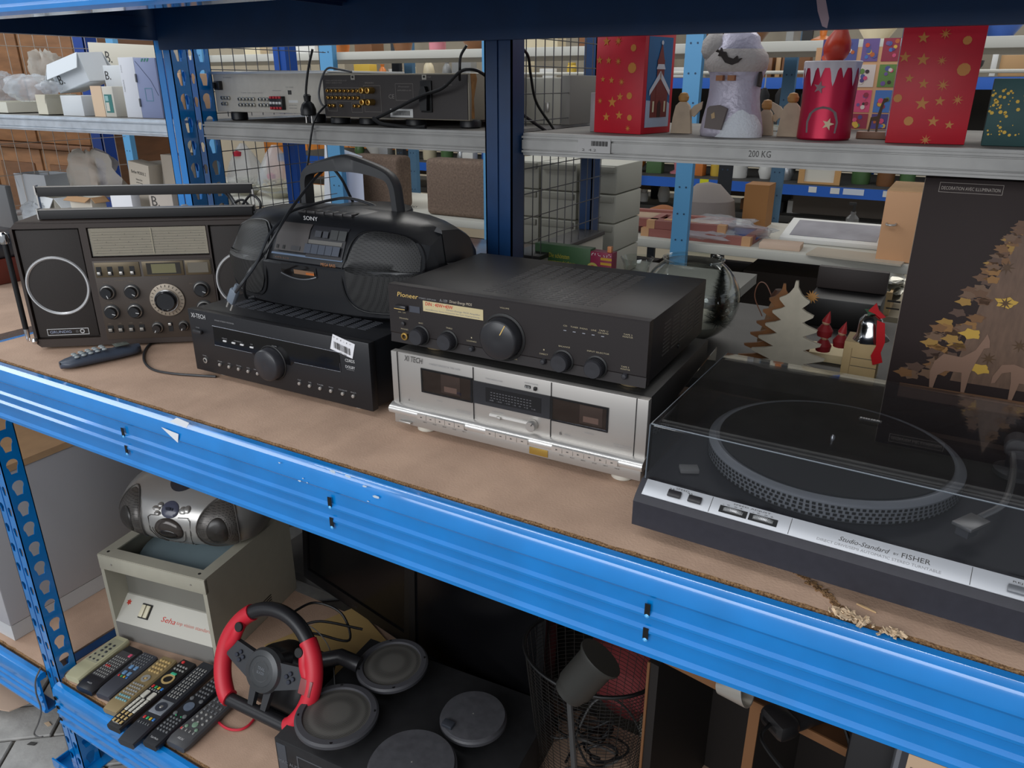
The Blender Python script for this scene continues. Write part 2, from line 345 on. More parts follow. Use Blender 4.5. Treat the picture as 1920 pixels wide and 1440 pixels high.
# ------------------------------------------------------------------ galvanised rear shelf
gp = [(0, 0), (0, .006), (-.007, .006), (-.007, .010), (0, .010), (0, .0125), (-.005, .0125), (-.005, .030), (0, .030), (0, .0335), (-.007, .0335), (-.007, .0375), (0, .0375), (0, .043), (.02, .043), (.55, .043), (.55, .036), (.02, .036), (.02, .0)]
def galv(x0, x1, y, z, label, m=GALV_LIT):
    b = MB(); b.plate(gp, [], x1-x0, 'yz'); b.bm.faces.ensure_lookup_table()
    for f in b.bm.faces:
        if f.calc_center_median().z > .0425 and f.calc_center_median().y > .03: f.material_index = 1  # shelf top gets a darker grey: its dimness is put into the colour
    return O('metal_shelf', b, [m, mat((112, 108, 102), .75, noise=.2, ns=10)], label=label, cat='shelf', loc=(x0, y, z), ang=30)
GY, GT = .64, .453
g1 = galv(-.79, .9, GY, GT-.043, 'ridged galvanised metal shelf carrying the Christmas boxes and lanterns', GALV2)
g2 = galv(-1.74, -.86, GY, GT-.043, 'ridged galvanised metal shelf carrying the two receivers seen from behind', GALV2)
g3 = galv(-3.6, -1.84, GY, GT-.043, 'shiny galvanised metal shelf carrying the white cartons at the left', GALV_LIT)
txt('200 KG', .038, .011, (at(1405, 288, GY).x+.79, -.0054, .0165), LDK, g1)
lab = O('shelf_label', B(0, .068, -.0012, 0, 0, .026), mat((188, 186, 184), .6), g1, loc=(at(1087, 275, GY).x+.79, -.0072, .011))
txt('2  4.2', .03, .0045, (.009, -.0016, .003), LDK, lab)
b = MB()
for k in range(16): b.box(.028+k*.0022, .0292+k*.0022+.0004*(k % 3), -.0016, -.0012, .013, .022)
O('barcode', b, LDK, lab)
txt('>4<', .016, .005, (at(113, 236, GY).x+3.6, -.0054, .017), LW, g3)
# grey metal shelf surface at main level, rear rack
b = MB(); b.plate([(0, 0), (0, .045), (.6, .045), (.6, .035), (.01, .035), (.01, 0)], [], 3.2, 'yz')
GS = O('metal_shelf', b, mat((72, 70, 68), .65, .1, noise=.2, ns=10), label='grey metal shelf behind the chipboard, carrying the glass bowl and wooden tree', cat='shelf', loc=(-1.76, .645, -.045))
b = MB(); b.plate([(0, 0), (0, .045), (.6, .045), (.6, .035), (.01, .035), (.01, 0)], [], 1.7, 'yz')
O('metal_shelf', b, mat((150, 148, 144), .6), label='grey metal shelf carrying opened cartons behind the brown radio', cat='shelf', loc=(-3.6, .66, -.045))
tg = O('shelf_label', B(0, .05, -.001, 0, 0, .024), mat((200, 194, 184), .6), GS, loc=(at(1289, 720, .645).x+1.76, -.0005, .012))
txt('-4', .012, .014, (.002, -.0014, .005), LDK, tg)
b = MB()
for k in range(9): b.box(.018+k*.003, .0196+k*.003, -.0014, -.001, .004, .02)
O('barcode', b, LDK, tg)
# ------------------------------------------------------------------ wire mesh dividers
def meshpanel(x, y0, y1, z0, z1, label, dz=.055, dy=.042, r=.0013, tilt=0, m=mat((96, 96, 98), .4, .7)):
    b = MB(); k = 0; y = y0
    while y <= y1: b.tube([(0, y, z0), (0, y, z1)], r, 5); y += dy
    z = z0+.01
    while z <= z1: b.tube([(0, y0, z), (0, y1, z)], r, 5); z += dz
    o = O('mesh_divider', b, m, label=label, cat='wire mesh', loc=(x, 0, 0)); return o
meshpanel(-.842, .66, 1.175, .46, .7, 'upper wire mesh divider between the dark blue middle post and the red star box')
meshpanel(-.846, .66, 1.175, .03, .40, 'lower wire mesh divider right of the dark blue middle post')
meshpanel(-1.80, .73, 1.18, .03, .40, 'wire mesh divider in front of the plastic bags, behind the brown radio handle')
meshpanel(-1.80, .73, 1.18, .46, .7, 'wire mesh divider above the silver receiver back')
meshpanel(-3.05, .7, 1.3, .0, .75, 'tall wire mesh divider in front of the brown cupboard at the far left', dz=.11, dy=.05, m=mat((170, 160, 150), .4, .5))
# ------------------------------------------------------------------ hi-fi on the main shelf
def knob(name, parent, x, z, r, d, m=BLK2, y=0, ridges=0, skirt=None, mark=None, mm=LW):
    b = MB(); b.lathe([(r*1.0, 0), (r*.97, d*.86), (r*.86, d), (r*.2, d*1.0), (0, d*.985)], (0, 0, 0), (0, -1, 0), 32)
    if ridges:
        for k in range(ridges):
            a = 2*pi*k/ridges; b.tube([(r*cos(a), -d*.05, r*sin(a)), (r*.97*cos(a), -d*.84, r*.97*sin(a))], r*.035, 4)
    o = O(name, b, m, parent, loc=(x, y, z), ang=50)
    if skirt: O('knob_ring', MB().lathe([(skirt, 0), (skirt, .0012), (r*1.05, .002), (r*1.05, 0)], (0, 0, 0), (0, -1, 0), 32, (False, False)), VBLK, o)
    if mark is not None: a = mark; O('pointer', MB().box(-.0007, .0007, -.0006, 0, r*.35, r*.9, M=Matrix.Rotation(a, 4, 'Y')), mm, o, loc=(0, -d, 0))
    return o
def foot(parent, x, y, r=.02, h=.012, m=None, ring=None):
    b = MB().lathe([(r*.85, 0), (r, .002), (r, h*.75), (r*.9, h)], (0, 0, 0), (0, 0, 1), 24)
    return O('foot', b, m or BLK, parent, loc=(x, y, 0))
CREAMF = mat((200, 196, 184), .45); GOLDF = mat((190, 170, 135), .35, .7)
# --- black stereo receiver
t = T('stereo_receiver', 'black stereo receiver with a big volume knob, carrying the radio cassette player', 'receiver', (-1.2668, .1537, .0005), radians(1.03))
W = .447
b = MB(); b.box(0, W, 0, .016, .012, .138, bev=.0015); O('front_panel', b, mat((33, 33, 36), .38, .2), t)
b = MB(); b.box(.004, W-.003, .018, .33, .014, .1365, bev=.002); O('cover', b, mat((30, 31, 35), .38, .2, bump=.04, bs=1500), t)
for x, y in ((.05, .04), (W-.05, .04), (.05, .3), (W-.05, .3)): foot(t, x, y, .022, .0125, CREAMF)
b = MB()
for g in range(14):
    for r_ in range(9): b.box(.05+g*.025, .068+g*.025, .06+r_*.006, .062+r_*.006, .1365, .1371)
for g in range(14):
    for r_ in range(9): b.box(.05+g*.025, .068+g*.025, .16+r_*.006, .162+r_*.006, .1365, .1371)
O('vent_slots', b, mat((70, 72, 78), .4), t, kind='stuff')
wn = MB(); wn.prism([(.067, .1118), (.381, .1105), (.381, .0755), (.272, .0735), (.262, .066), (.175, .0655), (.166, .0735), (.0645, .0735)], .0008, 'xz')
O('display_window', wn, GLOSSB, t, loc=(0, -.0008, 0)); 
b = MB().tube([(.066, -.001, .1123), (.381, -.001, .111)], .0007, 6).tube([(.065, -.001, .0733), (.166, -.001, .0733)], .0005, 6).tube([(.272, -.001, .0735), (.381, -.001, .0752), (.381, -.001, .0915)], .0006, 6)
O('window_bevel', b, mat((120, 124, 132), .2, .8), t)
knob('volume_knob', t, .2155, .0625, .031, .02, mat((44, 44, 48), .35), skirt=.0345, y=0)
O('power_button', MB().box(.012, .036, -.007, 0, .0905, .0985, bev=.0025), BLK2, t)
for x in (.0963, .1198, .1422, .1675): O('button', MB().box(x-.005, x+.0045, -.003, 0, .0846 if x < .16 else .0838, .088 if x < .16 else .087, bev=.001), LW, t)
bt = MB().lathe([(.0033, 0), (.0033, .003), (.0025, .004), (0, .0042)], (0, 0, 0), (0, -1, 0), 12).mesh('button', mat((170, 165, 160), .35, .5))
for x in (.072, .0976, .1235, .149, .174, .2794, .3044, .3294, .3547, .3818, .4057): O('button', bt, None, t, loc=(x, 0, .034))
for x, s_, w_ in ((.072, 'SPEAKER', .012), (.0976, 'DISP', .007), (.1235, 'SURROUND', .013), (.149, 'BAND', .008), (.174, 'FM MODE', .02), (.2794, 'PLAY', .008), (.3044, 'TAPE', .007), (.3294, 'TUNER', .015), (.3547, 'PHONO', .01), (.3818, 'CD/AUX', .02), (.4057, 'MULTI', .012)): txt(s_, w_, .0022, (x-w_/2, -.0006, .0395), LG, t)
O('headphone_jack', MB().lathe([(.0058, 0), (.0058, .0015), (.0035, .002), (.0033, -.004)], (0, 0, 0), (0, -1, 0), 20, (False, True)), SIL, t, loc=(.0303, 0, .0354))
txt('XI-TECH', .039, .0088, (.0095, -.0006, .122), LW, t); txt('PHONES', .01, .002, (.025, -.0006, .0445), LG, t); txt('POWER', .01, .002, (.0175, -.0006, .101), LG, t)
txt('FM/AM STEREO RECEIVER', .052, .0026, (.0745, -.0006, .1235), LG, t); txt('VOLUME', .012, .0022, (.2205, -.0018, .0965), LG, t)
txt('MEMORY', .014, .002, (.0895, -.0018, .0905), LG, t); txt('- TUNING +', .024, .002, (.12, -.0018, .0905), LG, t); txt('AUX', .006, .002, (.165, -.0018, .0905), LG, t)
txt('CDRDS', .021, .0055, (.393, -.0006, .0965), LW, t); txt('DOLBY', .021, .005, (.393, -.0006, .085), LW, t); txt('SURROUND', .017, .0018, (.395, -.0006, .0818), LG, t)
tg = O('price_label', MB().plate([(.3703, .1431), (.4183, .1320), (.4105, .1047), (.3619, .1150)], [], .0006), mat((226, 226, 230), .6), t, loc=(0, -.0012, 0))
b = MB(); random.seed(4)
for k in range(16):
    x = .3725+k*.0022; z = .1135+.0045-(x-.3725)*.23+.0005; b.box(x, x+random.choice((.0006, .0011, .0014)), -.0016, -.0013, z, z+.012)
O('barcode', b, LDK, tg); txt('£2.37', .016, .005, (.382, -.0015, .1085), LDK, tg, rot=-.22); txt('* 1 1 : 1 *', .04, .003, (.371, -.0015, .137), LDK, tg, rot=-.22)
# --- silver twin cassette deck
t = T('cassette_deck', 'silver double cassette deck with a projecting bright lip, under the black amplifier', 'cassette deck', (-.762, .1481, .0005), radians(1.2))
W = .4414; SL = mat((176, 172, 167), .4, .55); SLL = mat((214, 212, 208), .25, .7)
b = MB(); b.box(0, W, .001, .014, .05, .1395, bev=.0008); O('front_panel', b, SL, t)
b = MB(); b.box(.003, W-.003, -.003, .014, .014, .033, bev=.002); O('lower_panel', b, SL, t)
b = MB(); b.plate([(.012, .05), (-.001, .0505), (-.0115, .0455), (-.0135, .041), (-.012, .0355), (-.003, .0325), (.012, .032)], [], W+.002, 'yz', (-.001, 0, 0)); O('front_lip', b, SLL, t, ang=50)
O('cover', MB().box(.003, W-.002, .015, .31, .0145, .1385, bev=.0015), mat((40, 39, 38), .5), t)
for x, y in ((.05, .025), (W-.04, .025), (.05, .28), (W-.05, .28)): foot(t, x, y, .017, .0145, CREAMF)
b = MB()
for x0, z0, z1 in ((.0125, .051, .1395), (.424, .051, .1395), (.1575, .051, .1385), (.2922, .051, .1385)): b.box(x0, x0+.001, -.0004, .002, z0, z1)
O('panel_seam', b, VBLK, t)
def cass(x0, x1, z0, z1, off):
    d = O('cassette_door', MB().plate([(x0, z0), (x1, z0), (x1, z1), (x0, z1)], [[(x0+.003, z0+.003), (x1-.003, z0+.003), (x1-.003, z1-.003), (x0+.003, z1-.003)]], .0022, 'xz', (0, -.0012, 0)), mat((12, 12, 14), .25), t)
    O('recess', MB().box(x0+.002, x1-.002, .0005, .001, z0+.002, z1-.002), mat((16, 10, 11), .6), d)
    O('cassette_tape', MB().box(x0+off, x0+off+.036, -.0004, .0006, z0+.006, z1-.004, bev=.0003), mat((74, 78, 82), .4), d)
    b = MB()
    b.box(x0+off+.006, x0+off+.03, -.0007, -.0004, z0+.009, z0+.018)
    O('tape_window', b, mat((150, 154, 156), .3), d)
    O('door_window', MB().box(x0+.0025, x1-.0025, -.0013, -.0008, z0+.0025, z1-.0025), WINDOW, d)
cass(.0595, .1565, .0785, .12, .038); cass(.293, .384, .0785, .1172, .046)
mt = O('level_meter', MB().box(.1588, .2915, -.001, .002, .0797, .117), mat((40, 40, 43), .2), t)
O('meter_window', MB().box(.181, .277, -.0014, -.001, .0865, .111), mat((26, 26, 29), .12), mt)
b = MB()
for r_ in range(3):
    for k in range(14): b.box(.19+k*.0052, .193+k*.0052, -.0017, -.0014, .094+r_*.0045, .0952+r_*.0045)
O('meter_scale', b, mat((88, 88, 92), .5), mt)
txt('dB  -20  -10  -5  0  +3  +6', .08, .002, (.188, -.0017, .0895), mat((110, 110, 114), .5), mt)
cn = O('tape_counter', MB().box(.2489, .258, -.0006, .001, .1222, .1265), VBLK, t); txt('315', .0075, .003, (.2497, -.001, .1228), LW, cn)
O('reset_button', MB().box(.2643, .269, -.003, .001, .1212, .1268, bev=.0008), VBLK, t)
b = MB().box(.187, .2716, -.0012, .001, .0632, .0668); O('slider_track', b, mat((214, 212, 208), .4, .3), t)
O('slider', MB().box(.2015, .209, -.006, 0, .0615, .0665, bev=.001), SIL, t)
knob('record_level_knob', t, .2635, .0645, .0085, .011, SIL, mark=.6, mm=LDK)
gl = O('gold_badge', MB().box(.2592, .2908, -.0042, -.003, .0168, .0285, bev=.0004), mat((178, 146, 72), .35, .6), t)
O('power_button', MB().box(.0143, .039, -.0085, -.003, .0175, .0215, bev=.0015), SIL, t)
def keys(x0, x1, n, z0, z1):
    for k in range(n):
        w_ = (x1-x0)/n; kk = MB(); kk.plate([(-.0128, .0455), (-.0152, .0445), (-.0152, .036), (-.0128, .0352)], [], w_-.0008, 'yz', (x0+k*w_+.0004, 0, 0)); O('key', kk, SLL, t)
        O('key_symbol', MB().box(x0+k*w_+w_*.4, x0+k*w_+w_*.58, -.0155, -.0152, .0395, .0408) if k % 2 else MB().prism([(x0+k*w_+w_*.4, .0388), (x0+k*w_+w_*.6, .0401), (x0+k*w_+w_*.4, .0414)], .0003, 'xz', (0, -.0155, 0)), LDK, t)
keys(.058, .1485, 5, 0, 0); keys(.302, .407, 6, 0, 0); keys(.187, .262, 4, 0, 0)
b = MB().box(.057, .1465, -.0036, -.0028, .0298, .0308).box(.304, .4073, -.0036, -.0028, .0305, .0315); O('slot', b, VBLK, t)
for x0, n_, st in ((.062, 5, .019), (.31, 6, .0178)):
    for k, s_ in zip(range(n_), ('REC', 'PLAY', 'REW', 'STOP', 'EJECT', 'PAUSE')): txt(s_, .007, .0016, (x0+k*st, -.0034, .0255), LDK, t)
txt('XI TECH', .036, .0095, (.0273, -.0004, .127), LDK, t, shear=.2); txt('CASSETTENDECK TRS 1070', .058, .0028, (.0757, -.0004, .1285), LG, t)
for s_, w_, h_, x, z in (('TAPE INDICATOR', .03, .002, .18, .1235), ('INDEX COUNTER', .022, .002, .2485, .1295), ('DUBBING SPEED', .02, .0018, .192, .071), ('TAPE DIR', .015, .0018, .245, .068), ('TWIN/CD', .011, .0022, .088, .068), ('TWIN/CD', .015, .0022, .348, .0695), ('A', .003, .004, .0315, .057), ('DECK', .006, .0014, .0365, .0572), ('B', .0035, .0045, .308, .058), ('DECK', .01, .0018, .316, .059), ('DIRECT DRIVE DECK A', .027, .0016, .125, .0602), ('FULL AUTO SYSTEM', .025, .0016, .127, .0572), ('DOLBY B NR SYSTEM', .027, .0016, .394, .0625), ('FULL AUTO STOP', .025, .0016, .396, .0592)): txt(s_, w_, h_, (x, -.0004, z), LG if h_ < .003 else LDK, t)
# --- black amplifier
t = T('stereo_amplifier', 'black gold-lettered stereo amplifier standing on the silver cassette deck', 'amplifier', (-.775, .168, .1395), radians(1.2))
Z0 = -.1395; W = .4414
def Z(z): return z+Z0
PF = mat((38, 33, 33), .42, .15)
b = MB(); b.plate([(0, Z(.149)), (.0015, Z(.164)), (.0, Z(.166)), (0, Z(.244)), (.002, Z(.246)), (.016, Z(.246)), (.016, Z(.149))], [], W, 'yz'); O('front_panel', b, PF, t)
O('cover', MB().box(.003, W-.001, .018, .285, Z(.151), Z(.2445), bev=.002), mat((36, 34, 35), .42, .2, bump=.05, bs=1500), t)
for x, y in ((.07, .035), (W-.032, .035), (.07, .25), (W-.032, .25)): O('foot', MB().lathe([(.019, 0), (.021, .003), (.021, .0095)], (0, 0, 0), (0, 0, 1), 24), GOLDF, t, loc=(x, y, .0003))
b = MB()
for g in range(9):
    for r_ in range(22):
        b.box(.155+g*.022, .172+g*.022, .04+r_*.0098, .0425+r_*.0098, Z(.2445), Z(.2451))
O('vent_slots', b, mat((64, 62, 62), .4), t, kind='stuff')
b = MB()
for g in range(5):
    for r_ in range(9): b.box(W-.001, W-.0004, .07+g*.04, .1+g*.04, Z(.175+r_*.006), Z(.177+r_*.006))
O('side_vents', b, mat((60, 58, 58), .4), t, kind='stuff')
O('cover_screw', MB().cyl((0, 0, 0), .004, .002, (1, 0, 0), 12), VBLK, t, loc=(W-.001, .15, Z(.168)))
knob('volume_knob', t, .2137, Z(.1885), .0325, .021, mat((40, 40, 43), .36), skirt=.0375, mark=.5, mm=LGOLD)
for x, r_ in ((.0627, .0138), (.1165, .0138), (.3155, .0142), (.3685, .0142)): knob('tone_knob' if x < .2 else 'selector_knob', t, x-.002, Z(.168), r_, .0165, mat((46, 46, 50), .35), ridges=36, skirt=r_*1.22)
for x, z in ((.1572, .1611), (.2821, .1618), (.4103, .1622)): O('button', MB().lathe([(.0045, 0), (.0042, .004), (.003, .0055), (0, .006)], (0, 0, 0), (0, -1, 0), 16), mat((50, 50, 54), .35), t, loc=(x, 0, Z(z)))
O('speaker_button', MB().lathe([(.0035, 0), (.0035, .004), (0, .005)], (0, 0, 0), (0, -1, 0), 14), BLK2, t, loc=(.0279, 0, Z(.1832)))
O('headphone_jack', MB().lathe([(.0066, 0), (.0062, .002), (.0038, .0024), (.0036, -.003)], (0, 0, 0), (0, -1, 0), 20, (False, True)), GOLD, t, loc=(.0282, 0, Z(.161)))
O('power_button', MB().box(.0156, .038, -.008, 0, Z(.2055), Z(.2145), bev=.002), mat((34, 34, 37), .25), t); O('gold_stripe', MB().box(.016, .037, -.0083, -.008, Z(.2085), Z(.2095)), LGOLD, t)
O('indicator_panel', MB().box(.0405, .061, -.0008, .0006, Z(.2046), Z(.2149)), mat((70, 72, 80), .15), t)
sk = O('sticker', MB().box(.0678, .1787, -.0008, .0004, Z(.2099), Z(.2268)), mat((206, 190, 148), .35, .2), t)
txt('DIN : 40W+40W', .052, .0058, (.0725, -.0012, Z(.2198)), mat((200, 40, 30), .5), sk, shear=.15)
txt('Direct Energy MOS Amplifier', .062, .0032, (.112, -.0012, Z(.2158)), LG, sk, shear=.2); txt('Hocheffizienter Stereo-Verstaerker fuer hohe Ausgangsleistung', .1, .0026, (.0725, -.0012, Z(.2118)), LG, sk, shear=.2)
txt('Pioneer', .041, .0075, (.0179, -.0006, Z(.2275)), LGOLD, t, shear=.15); txt('STEREO AMPLIFIER', .033, .0022, (.0604, -.0006, Z(.2292)), LG, t)
txt('A-109', .0146, .005, (.0996, -.0006, Z(.229)), LG, t, shear=.1); txt('Direct Energy MOS', .041, .0055, (.118, -.0006, Z(.2286)), mat((190, 178, 158), .5), t, shear=.2)
for s_, w_, x, z in (('VOLUME', .016, .208, .2335), ('BASS', .008, .058, .1875), ('TREBLE', .012, .11, .1872), ('SPEAKERS', .018, .0195, .1905), ('PHONES', .014, .022, .1725), ('ON - OFF', .015, .018, .2005), ('LOUDNESS', .018, .148, .1722), ('-', .002, .156, .178), ('DIRECT', .014, .2755, .1722), ('-', .002, .2815, .179), ('BALANCE', .018, .3065, .1892), ('INPUT SELECTOR', .034, .3515, .1892), ('TAPE 2', .012, .404, .1745), ('MONITOR', .014, .4035, .171), ('CD', .006, .313, .221), ('TUNER', .012, .3245, .221), ('PHONO', .012, .339, .221), ('LINE', .008, .3565, .221), ('TAPE 1/', .014, .3685, .2222), ('CD-R/MD', .016, .367, .2188), ('TAPE 2', .013, .405, .2222), ('MONITOR', .015, .404, .2188), ('MIN', .006, .19, .1555), ('MAX', .008, .23, .156)): txt(s_, w_, .0022, (x, -.0006, Z(z)), mat((170, 158, 130), .5), t)
for x in (.3158, .3304, .3453, .3598, .3743): O('indicator', MB().box(x-.0022, x+.0022, -.0008, 0, Z(.2145), Z(.2155)), mat((150, 152, 160), .3), t)
# --- radio-cassette player on the receiver
t = T('radio_cassette_player', 'black rounded radio cassette player with carrying handle, standing on the receiver', 'radio', (-1.03, .365, .1375), radians(2))
def section(u):
    k = abs(u); f = .052*k**3.2; tp = .03*k**4+(.055 if k > .97 else 0); bt_ = .0+(.02 if k > .97 else 0)
    P = [(-.108, .004+bt_), (-.128, .014+bt_), (-.134, .05), (-.138, .096-tp*.3), (-.1345, .1), (-.128, .101-tp*.4), (-.1, .158-tp*.7), (-.085, .17-tp), (-.06, .18-tp), (0, .187-tp), (.06, .18-tp), (.1, .16-tp), (.125, .12-tp*.6), (.13, .06), (.12, .01+bt_)]
    s_ = 1-.18*max(0, (k-.9)/.1)**2
    return [(u*.243, (y+(f if y < 0 else -f*.4))*s_, z) for y, z in P]
us = [-1, -.985, -.95, -.9, -.8, -.65, -.45, -.25, 0, .25, .45, .65, .8, .9, .95, .985, 1]
BB = mat((30, 31, 34), .34, bump=.03, bs=900)
b = MB(); b.rings([section(u) for u in us]); O('body', b, BB, t, ang=28)
def fpt(u, s_):  # point on the front: s_ 0..1 bottom to top
    P = section(u)[1:9]; L = [0]
    for a, c in zip(P, P[1:]): L.append(L[-1]+(Vector(c)-Vector(a)).length)
    d = s_*L[-1]
    for i in range(len(P)-1):
        if d <= L[i+1]+1e-9: k = (d-L[i])/(L[i+1]-L[i]); return Vector(P[i]).lerp(Vector(P[i+1]), k)
    return Vector(P[-1])
def skin(u0, u1, s0, s1, off, m, name, parent, nu=10, ns=10, shape=None, label=None, kind=None):
    b = MB(); V = []
    for i in range(nu+1):
        row = []
        for j in range(ns+1):
            a = i/nu; c = j/ns; lo, hi = (shape(a) if shape else (0, 1)); s_ = s0+(s1-s0)*(lo+(hi-lo)*c)
            p = fpt(u0+(u1-u0)*a, s_); q = fpt(u0+(u1-u0)*a, min(1, s_+.02)); r_ = fpt(min(1, u0+(u1-u0)*a+.01), s_)
            n = (r_-p).cross(q-p); n = n.normalized() if n.length > 0 else Vector((0, -1, 0)); row.append(b.v(p+n*off))
        V.append(row)
    for i in range(nu):
        for j in range(ns): b._f([V[i][j], V[i+1][j], V[i+1][j+1], V[i][j+1]])
    return O(name, b, m, parent, label=label, kind=kind)
GR = mat((52, 52, 52), .45, .3, dots=(330, (4, 4, 5)))
oval = lambda a: (.5-.5*max(.0, 1-abs(2*a-1)**3.5)**.5, .5+.5*max(.0, 1-abs(2*a-1)**3.5)**.5)
skin(.385, .945, .06, .83, .002, GR, 'speaker_grille', t, 18, 14, oval); skin(-.95, -.385, .06, .83, .002, GR, 'speaker_grille', t, 18, 14, oval)
for u0, u1 in ((.375, .955), (-.96, -.375)):
    pts = []
    for k in range(40):
        a_ = 2*pi*k/40; cu = abs(cos(a_))**.6*(1 if cos(a_) > 0 else -1); su = abs(sin(a_))**.6*(1 if sin(a_) > 0 else -1)
        p = fpt(u0+(u1-u0)*(.5+.5*cu), .44+.4*su); pts.append(p+Vector((0, -.0012, .0004)))
    O('grille_rim', MB().tube(pts, .0014, 6, True), mat((20, 20, 22), .3), t)
skin(-.32, .0, .55, .82, .003, mat((70, 66, 65), .4), 'tuner_panel', t, 6, 5)
skin(-.255, -.1, .66, .79, .005, mat((118, 92, 66), .2), 'tuning_display', t, 4, 3)
skin(.0, .345, .52, .82, .0012, mat((40, 40, 44), .4), 'key_panel', t, 6, 5)
skin(-.02, .32, .645, .68, .0022, mat((100, 98, 94), .4), 'key_stripe', t, 4, 2)
for k in range(5): skin(-.01+k*.067, .053+k*.067, .55, .635, .006, mat((66, 72, 84), .3), 'cassette_key', t, 2, 3)
for u0, u1 in ((.06, .12), (.135, .185)): skin(u0, u1, .705, .76, .005, mat((58, 60, 66), .3), 'button', t, 2, 2)
for u0, u1 in ((.2, .27), (.275, .345)): skin(u0, u1, .695, .775, .004, mat((54, 56, 56), .35), 'mode_key', t, 2, 2)
for u0 in (-.3, -.235): skin(u0, u0+.022, .565, .6, .004, VBLK, 'button', t, 2, 2)
skin(-.15, -.06, .565, .605, .004, mat((60, 60, 62), .3), 'button', t, 3, 2)
skin(-.35, .35, .512, .53, .001, mat((105, 122, 145), .3, .3), 'ledge_highlight', t, 8, 2)  # pale strip paints the lit line along the front ledge
cw = skin(-.2, .15, .3, .41, .0015, mat((22, 20, 20), .1), 'cassette_window', t, 8, 3, lambda a: (.35*(2*a-1)**2, 1))
skin(-.07, .13, .335, .375, .0022, mat((120, 92, 70), .4), 'cassette_label', cw, 4, 2); skin(.05, .13, .34, .36, .0026, mat((176, 96, 40), .4), 'cassette_print', cw, 3, 2)
O('window_rim', MB().tube([fpt(-.2+.35*k/12, .3+.11*.35*(2*k/12-1)**2-.012)+Vector((0, -.003, 0)) for k in range(13)], .0013, 6), mat((130, 132, 136), .25, .6), cw)
txt('SONY', .034, .0075, tuple(fpt(-.12, .875)+Vector((0, -.0035, .001))), LW, t)
o = t.children[-1]; o.rotation_euler.x = -.95
txt('MEGA BASS', .034, .0055, tuple(fpt(.17, .455)+Vector((0, -.001, 0))), mat((170, 112, 66), .5), t); txt('CFS-210', .034, .0025, tuple(fpt(-.3, .48)+Vector((0, -.001, 0))), mat((120, 84, 60), .5), t)
b = MB().box(-.07, .07, -.055, -.035, .176, .181, bev=.001)
for k in range(6): b.box(-.066+k*.022, -.046+k*.022, -.062, -.036, .179, .184, bev=.001)
O('transport_keys', b, mat((58, 56, 56), .35), t)
O('cd_lid', MB().lathe([(.088, 0), (.086, .005), (.07, .009), (.02, .0115), (0, .0118)], (0, 0, 0), (0, 0, 1), 40), BB, t, loc=(.03, .03, .176)); 
hp = spline([(-.115, .02, .145), (-.112, .018, .2), (-.108, .016, .232), (-.092, .014, .25), (-.045, .013, .262), (.0, .013, .267), (.045, .013, .262), (.092, .014, .25), (.108, .016, .232), (.112, .018, .2), (.115, .02, .145)], 5)
b = MB(); R = []
for i, p in enumerate(hp):
    tt = (hp[min(i+1, len(hp)-1)]-hp[max(i-1, 0)]).normalized(); nn = Vector((0, 1, 0)); up = tt.cross(nn); k = 1-abs(2*i/(len(hp)-1)-1)
    hh = .009+.011*max(0, (k-.5)/.5)**1.2; up = -up if up.z < 0 and k > .3 else up; ww = .013
    R.append([p+nn*ww-up*hh*.8, p+nn*ww+up*hh*.5, p+nn*ww*.5+up*hh*.8, p-nn*ww*.5+up*hh*.8, p-nn*ww+up*hh*.5, p-nn*ww-up*hh*.8])
b.rings(R); O('carrying_handle', b, mat((48, 49, 51), .45), t, ang=50); txt('SONY', .03, .006, (-.015, .0, .268), mat((30, 30, 32), .5), t.children[-1])
# --- brown world receiver radio
t = T('portable_radio', 'large dark brown portable radio with chrome speaker rings at the left of the shelf', 'radio', (-1.699, .0756, .0005), radians(37.84))
BR = mat((52, 42, 37), .5, bump=.08, bs=700); BRD = mat((40, 34, 31), .7, noise=.25, ns=600); BRF = mat((62, 52, 44), .5)
b = MB(); b.plate([(.012, .003), (.528, .003), (.54, .015), (.54, .262), (.525, .277), (.015, .277), (0, .262), (0, .015)], [], .12, 'xz', (0, .012, 0)); O('case', b, BR, t)
fr = MB(); fr.plate([(.014, .006), (.526, .006), (.536, .016), (.536, .26), (.523, .273), (.017, .273), (.004, .26), (.004, .016)], [[(.01, .024), (.14, .024), (.14, .264), (.01, .264)], [(.4, .024), (.53, .024), (.53, .264), (.4, .264)], [(.1545, .2), (.396, .2), (.396, .264), (.1545, .264)]], .012, 'xz'); O('front_frame', fr, BR, t)
for x0 in (.01, .4):
    g = O('speaker_grille', MB().box(x0+.003, x0+.127, .0035, .012, .027, .261, bev=.002), BRD, t)
    O('chrome_ring', MB().lathe([(.058, 0), (.0605, .0028), (.0625, .0028), (.0645, 0)], (0, 0, 0), (0, -1, 0), 56, (False, False)), mat((225, 225, 225), .3, .6), g, loc=(x0+.064, .003, .141))
dl = O('dial_window', MB().box(.157, .3935, .004, .012, .203, .2615), mat((172, 162, 146), .35, noise=.1, ns=8), t)
b = MB()
for k in range(9): b.box(.162, .389, .0034, .004, .208+k*.0056, .2084+k*.0056)
for k in range(40): b.box(.166+k*.0056, .1663+k*.0056, .0034, .004, .208+(k*5 % 8)*.0056, .2108+(k*5 % 8)*.0056)
O('dial_scale', b, mat((108, 102, 92), .5), dl); O('tuning_needle', MB().box(.2812, .2826, .002, .0034, .206, .26), mat((205, 195, 170), .4), dl)
O('dial_glass', MB().box(.157, .3935, .0005, .0012, .203, .2615), clearmat('dial_glass', (.95, .95, .93), .3), dl)
cp = O('control_panel', MB().box(.1535, .397, -.0015, .012, .018, .1935, bev=.001), BRF, t)
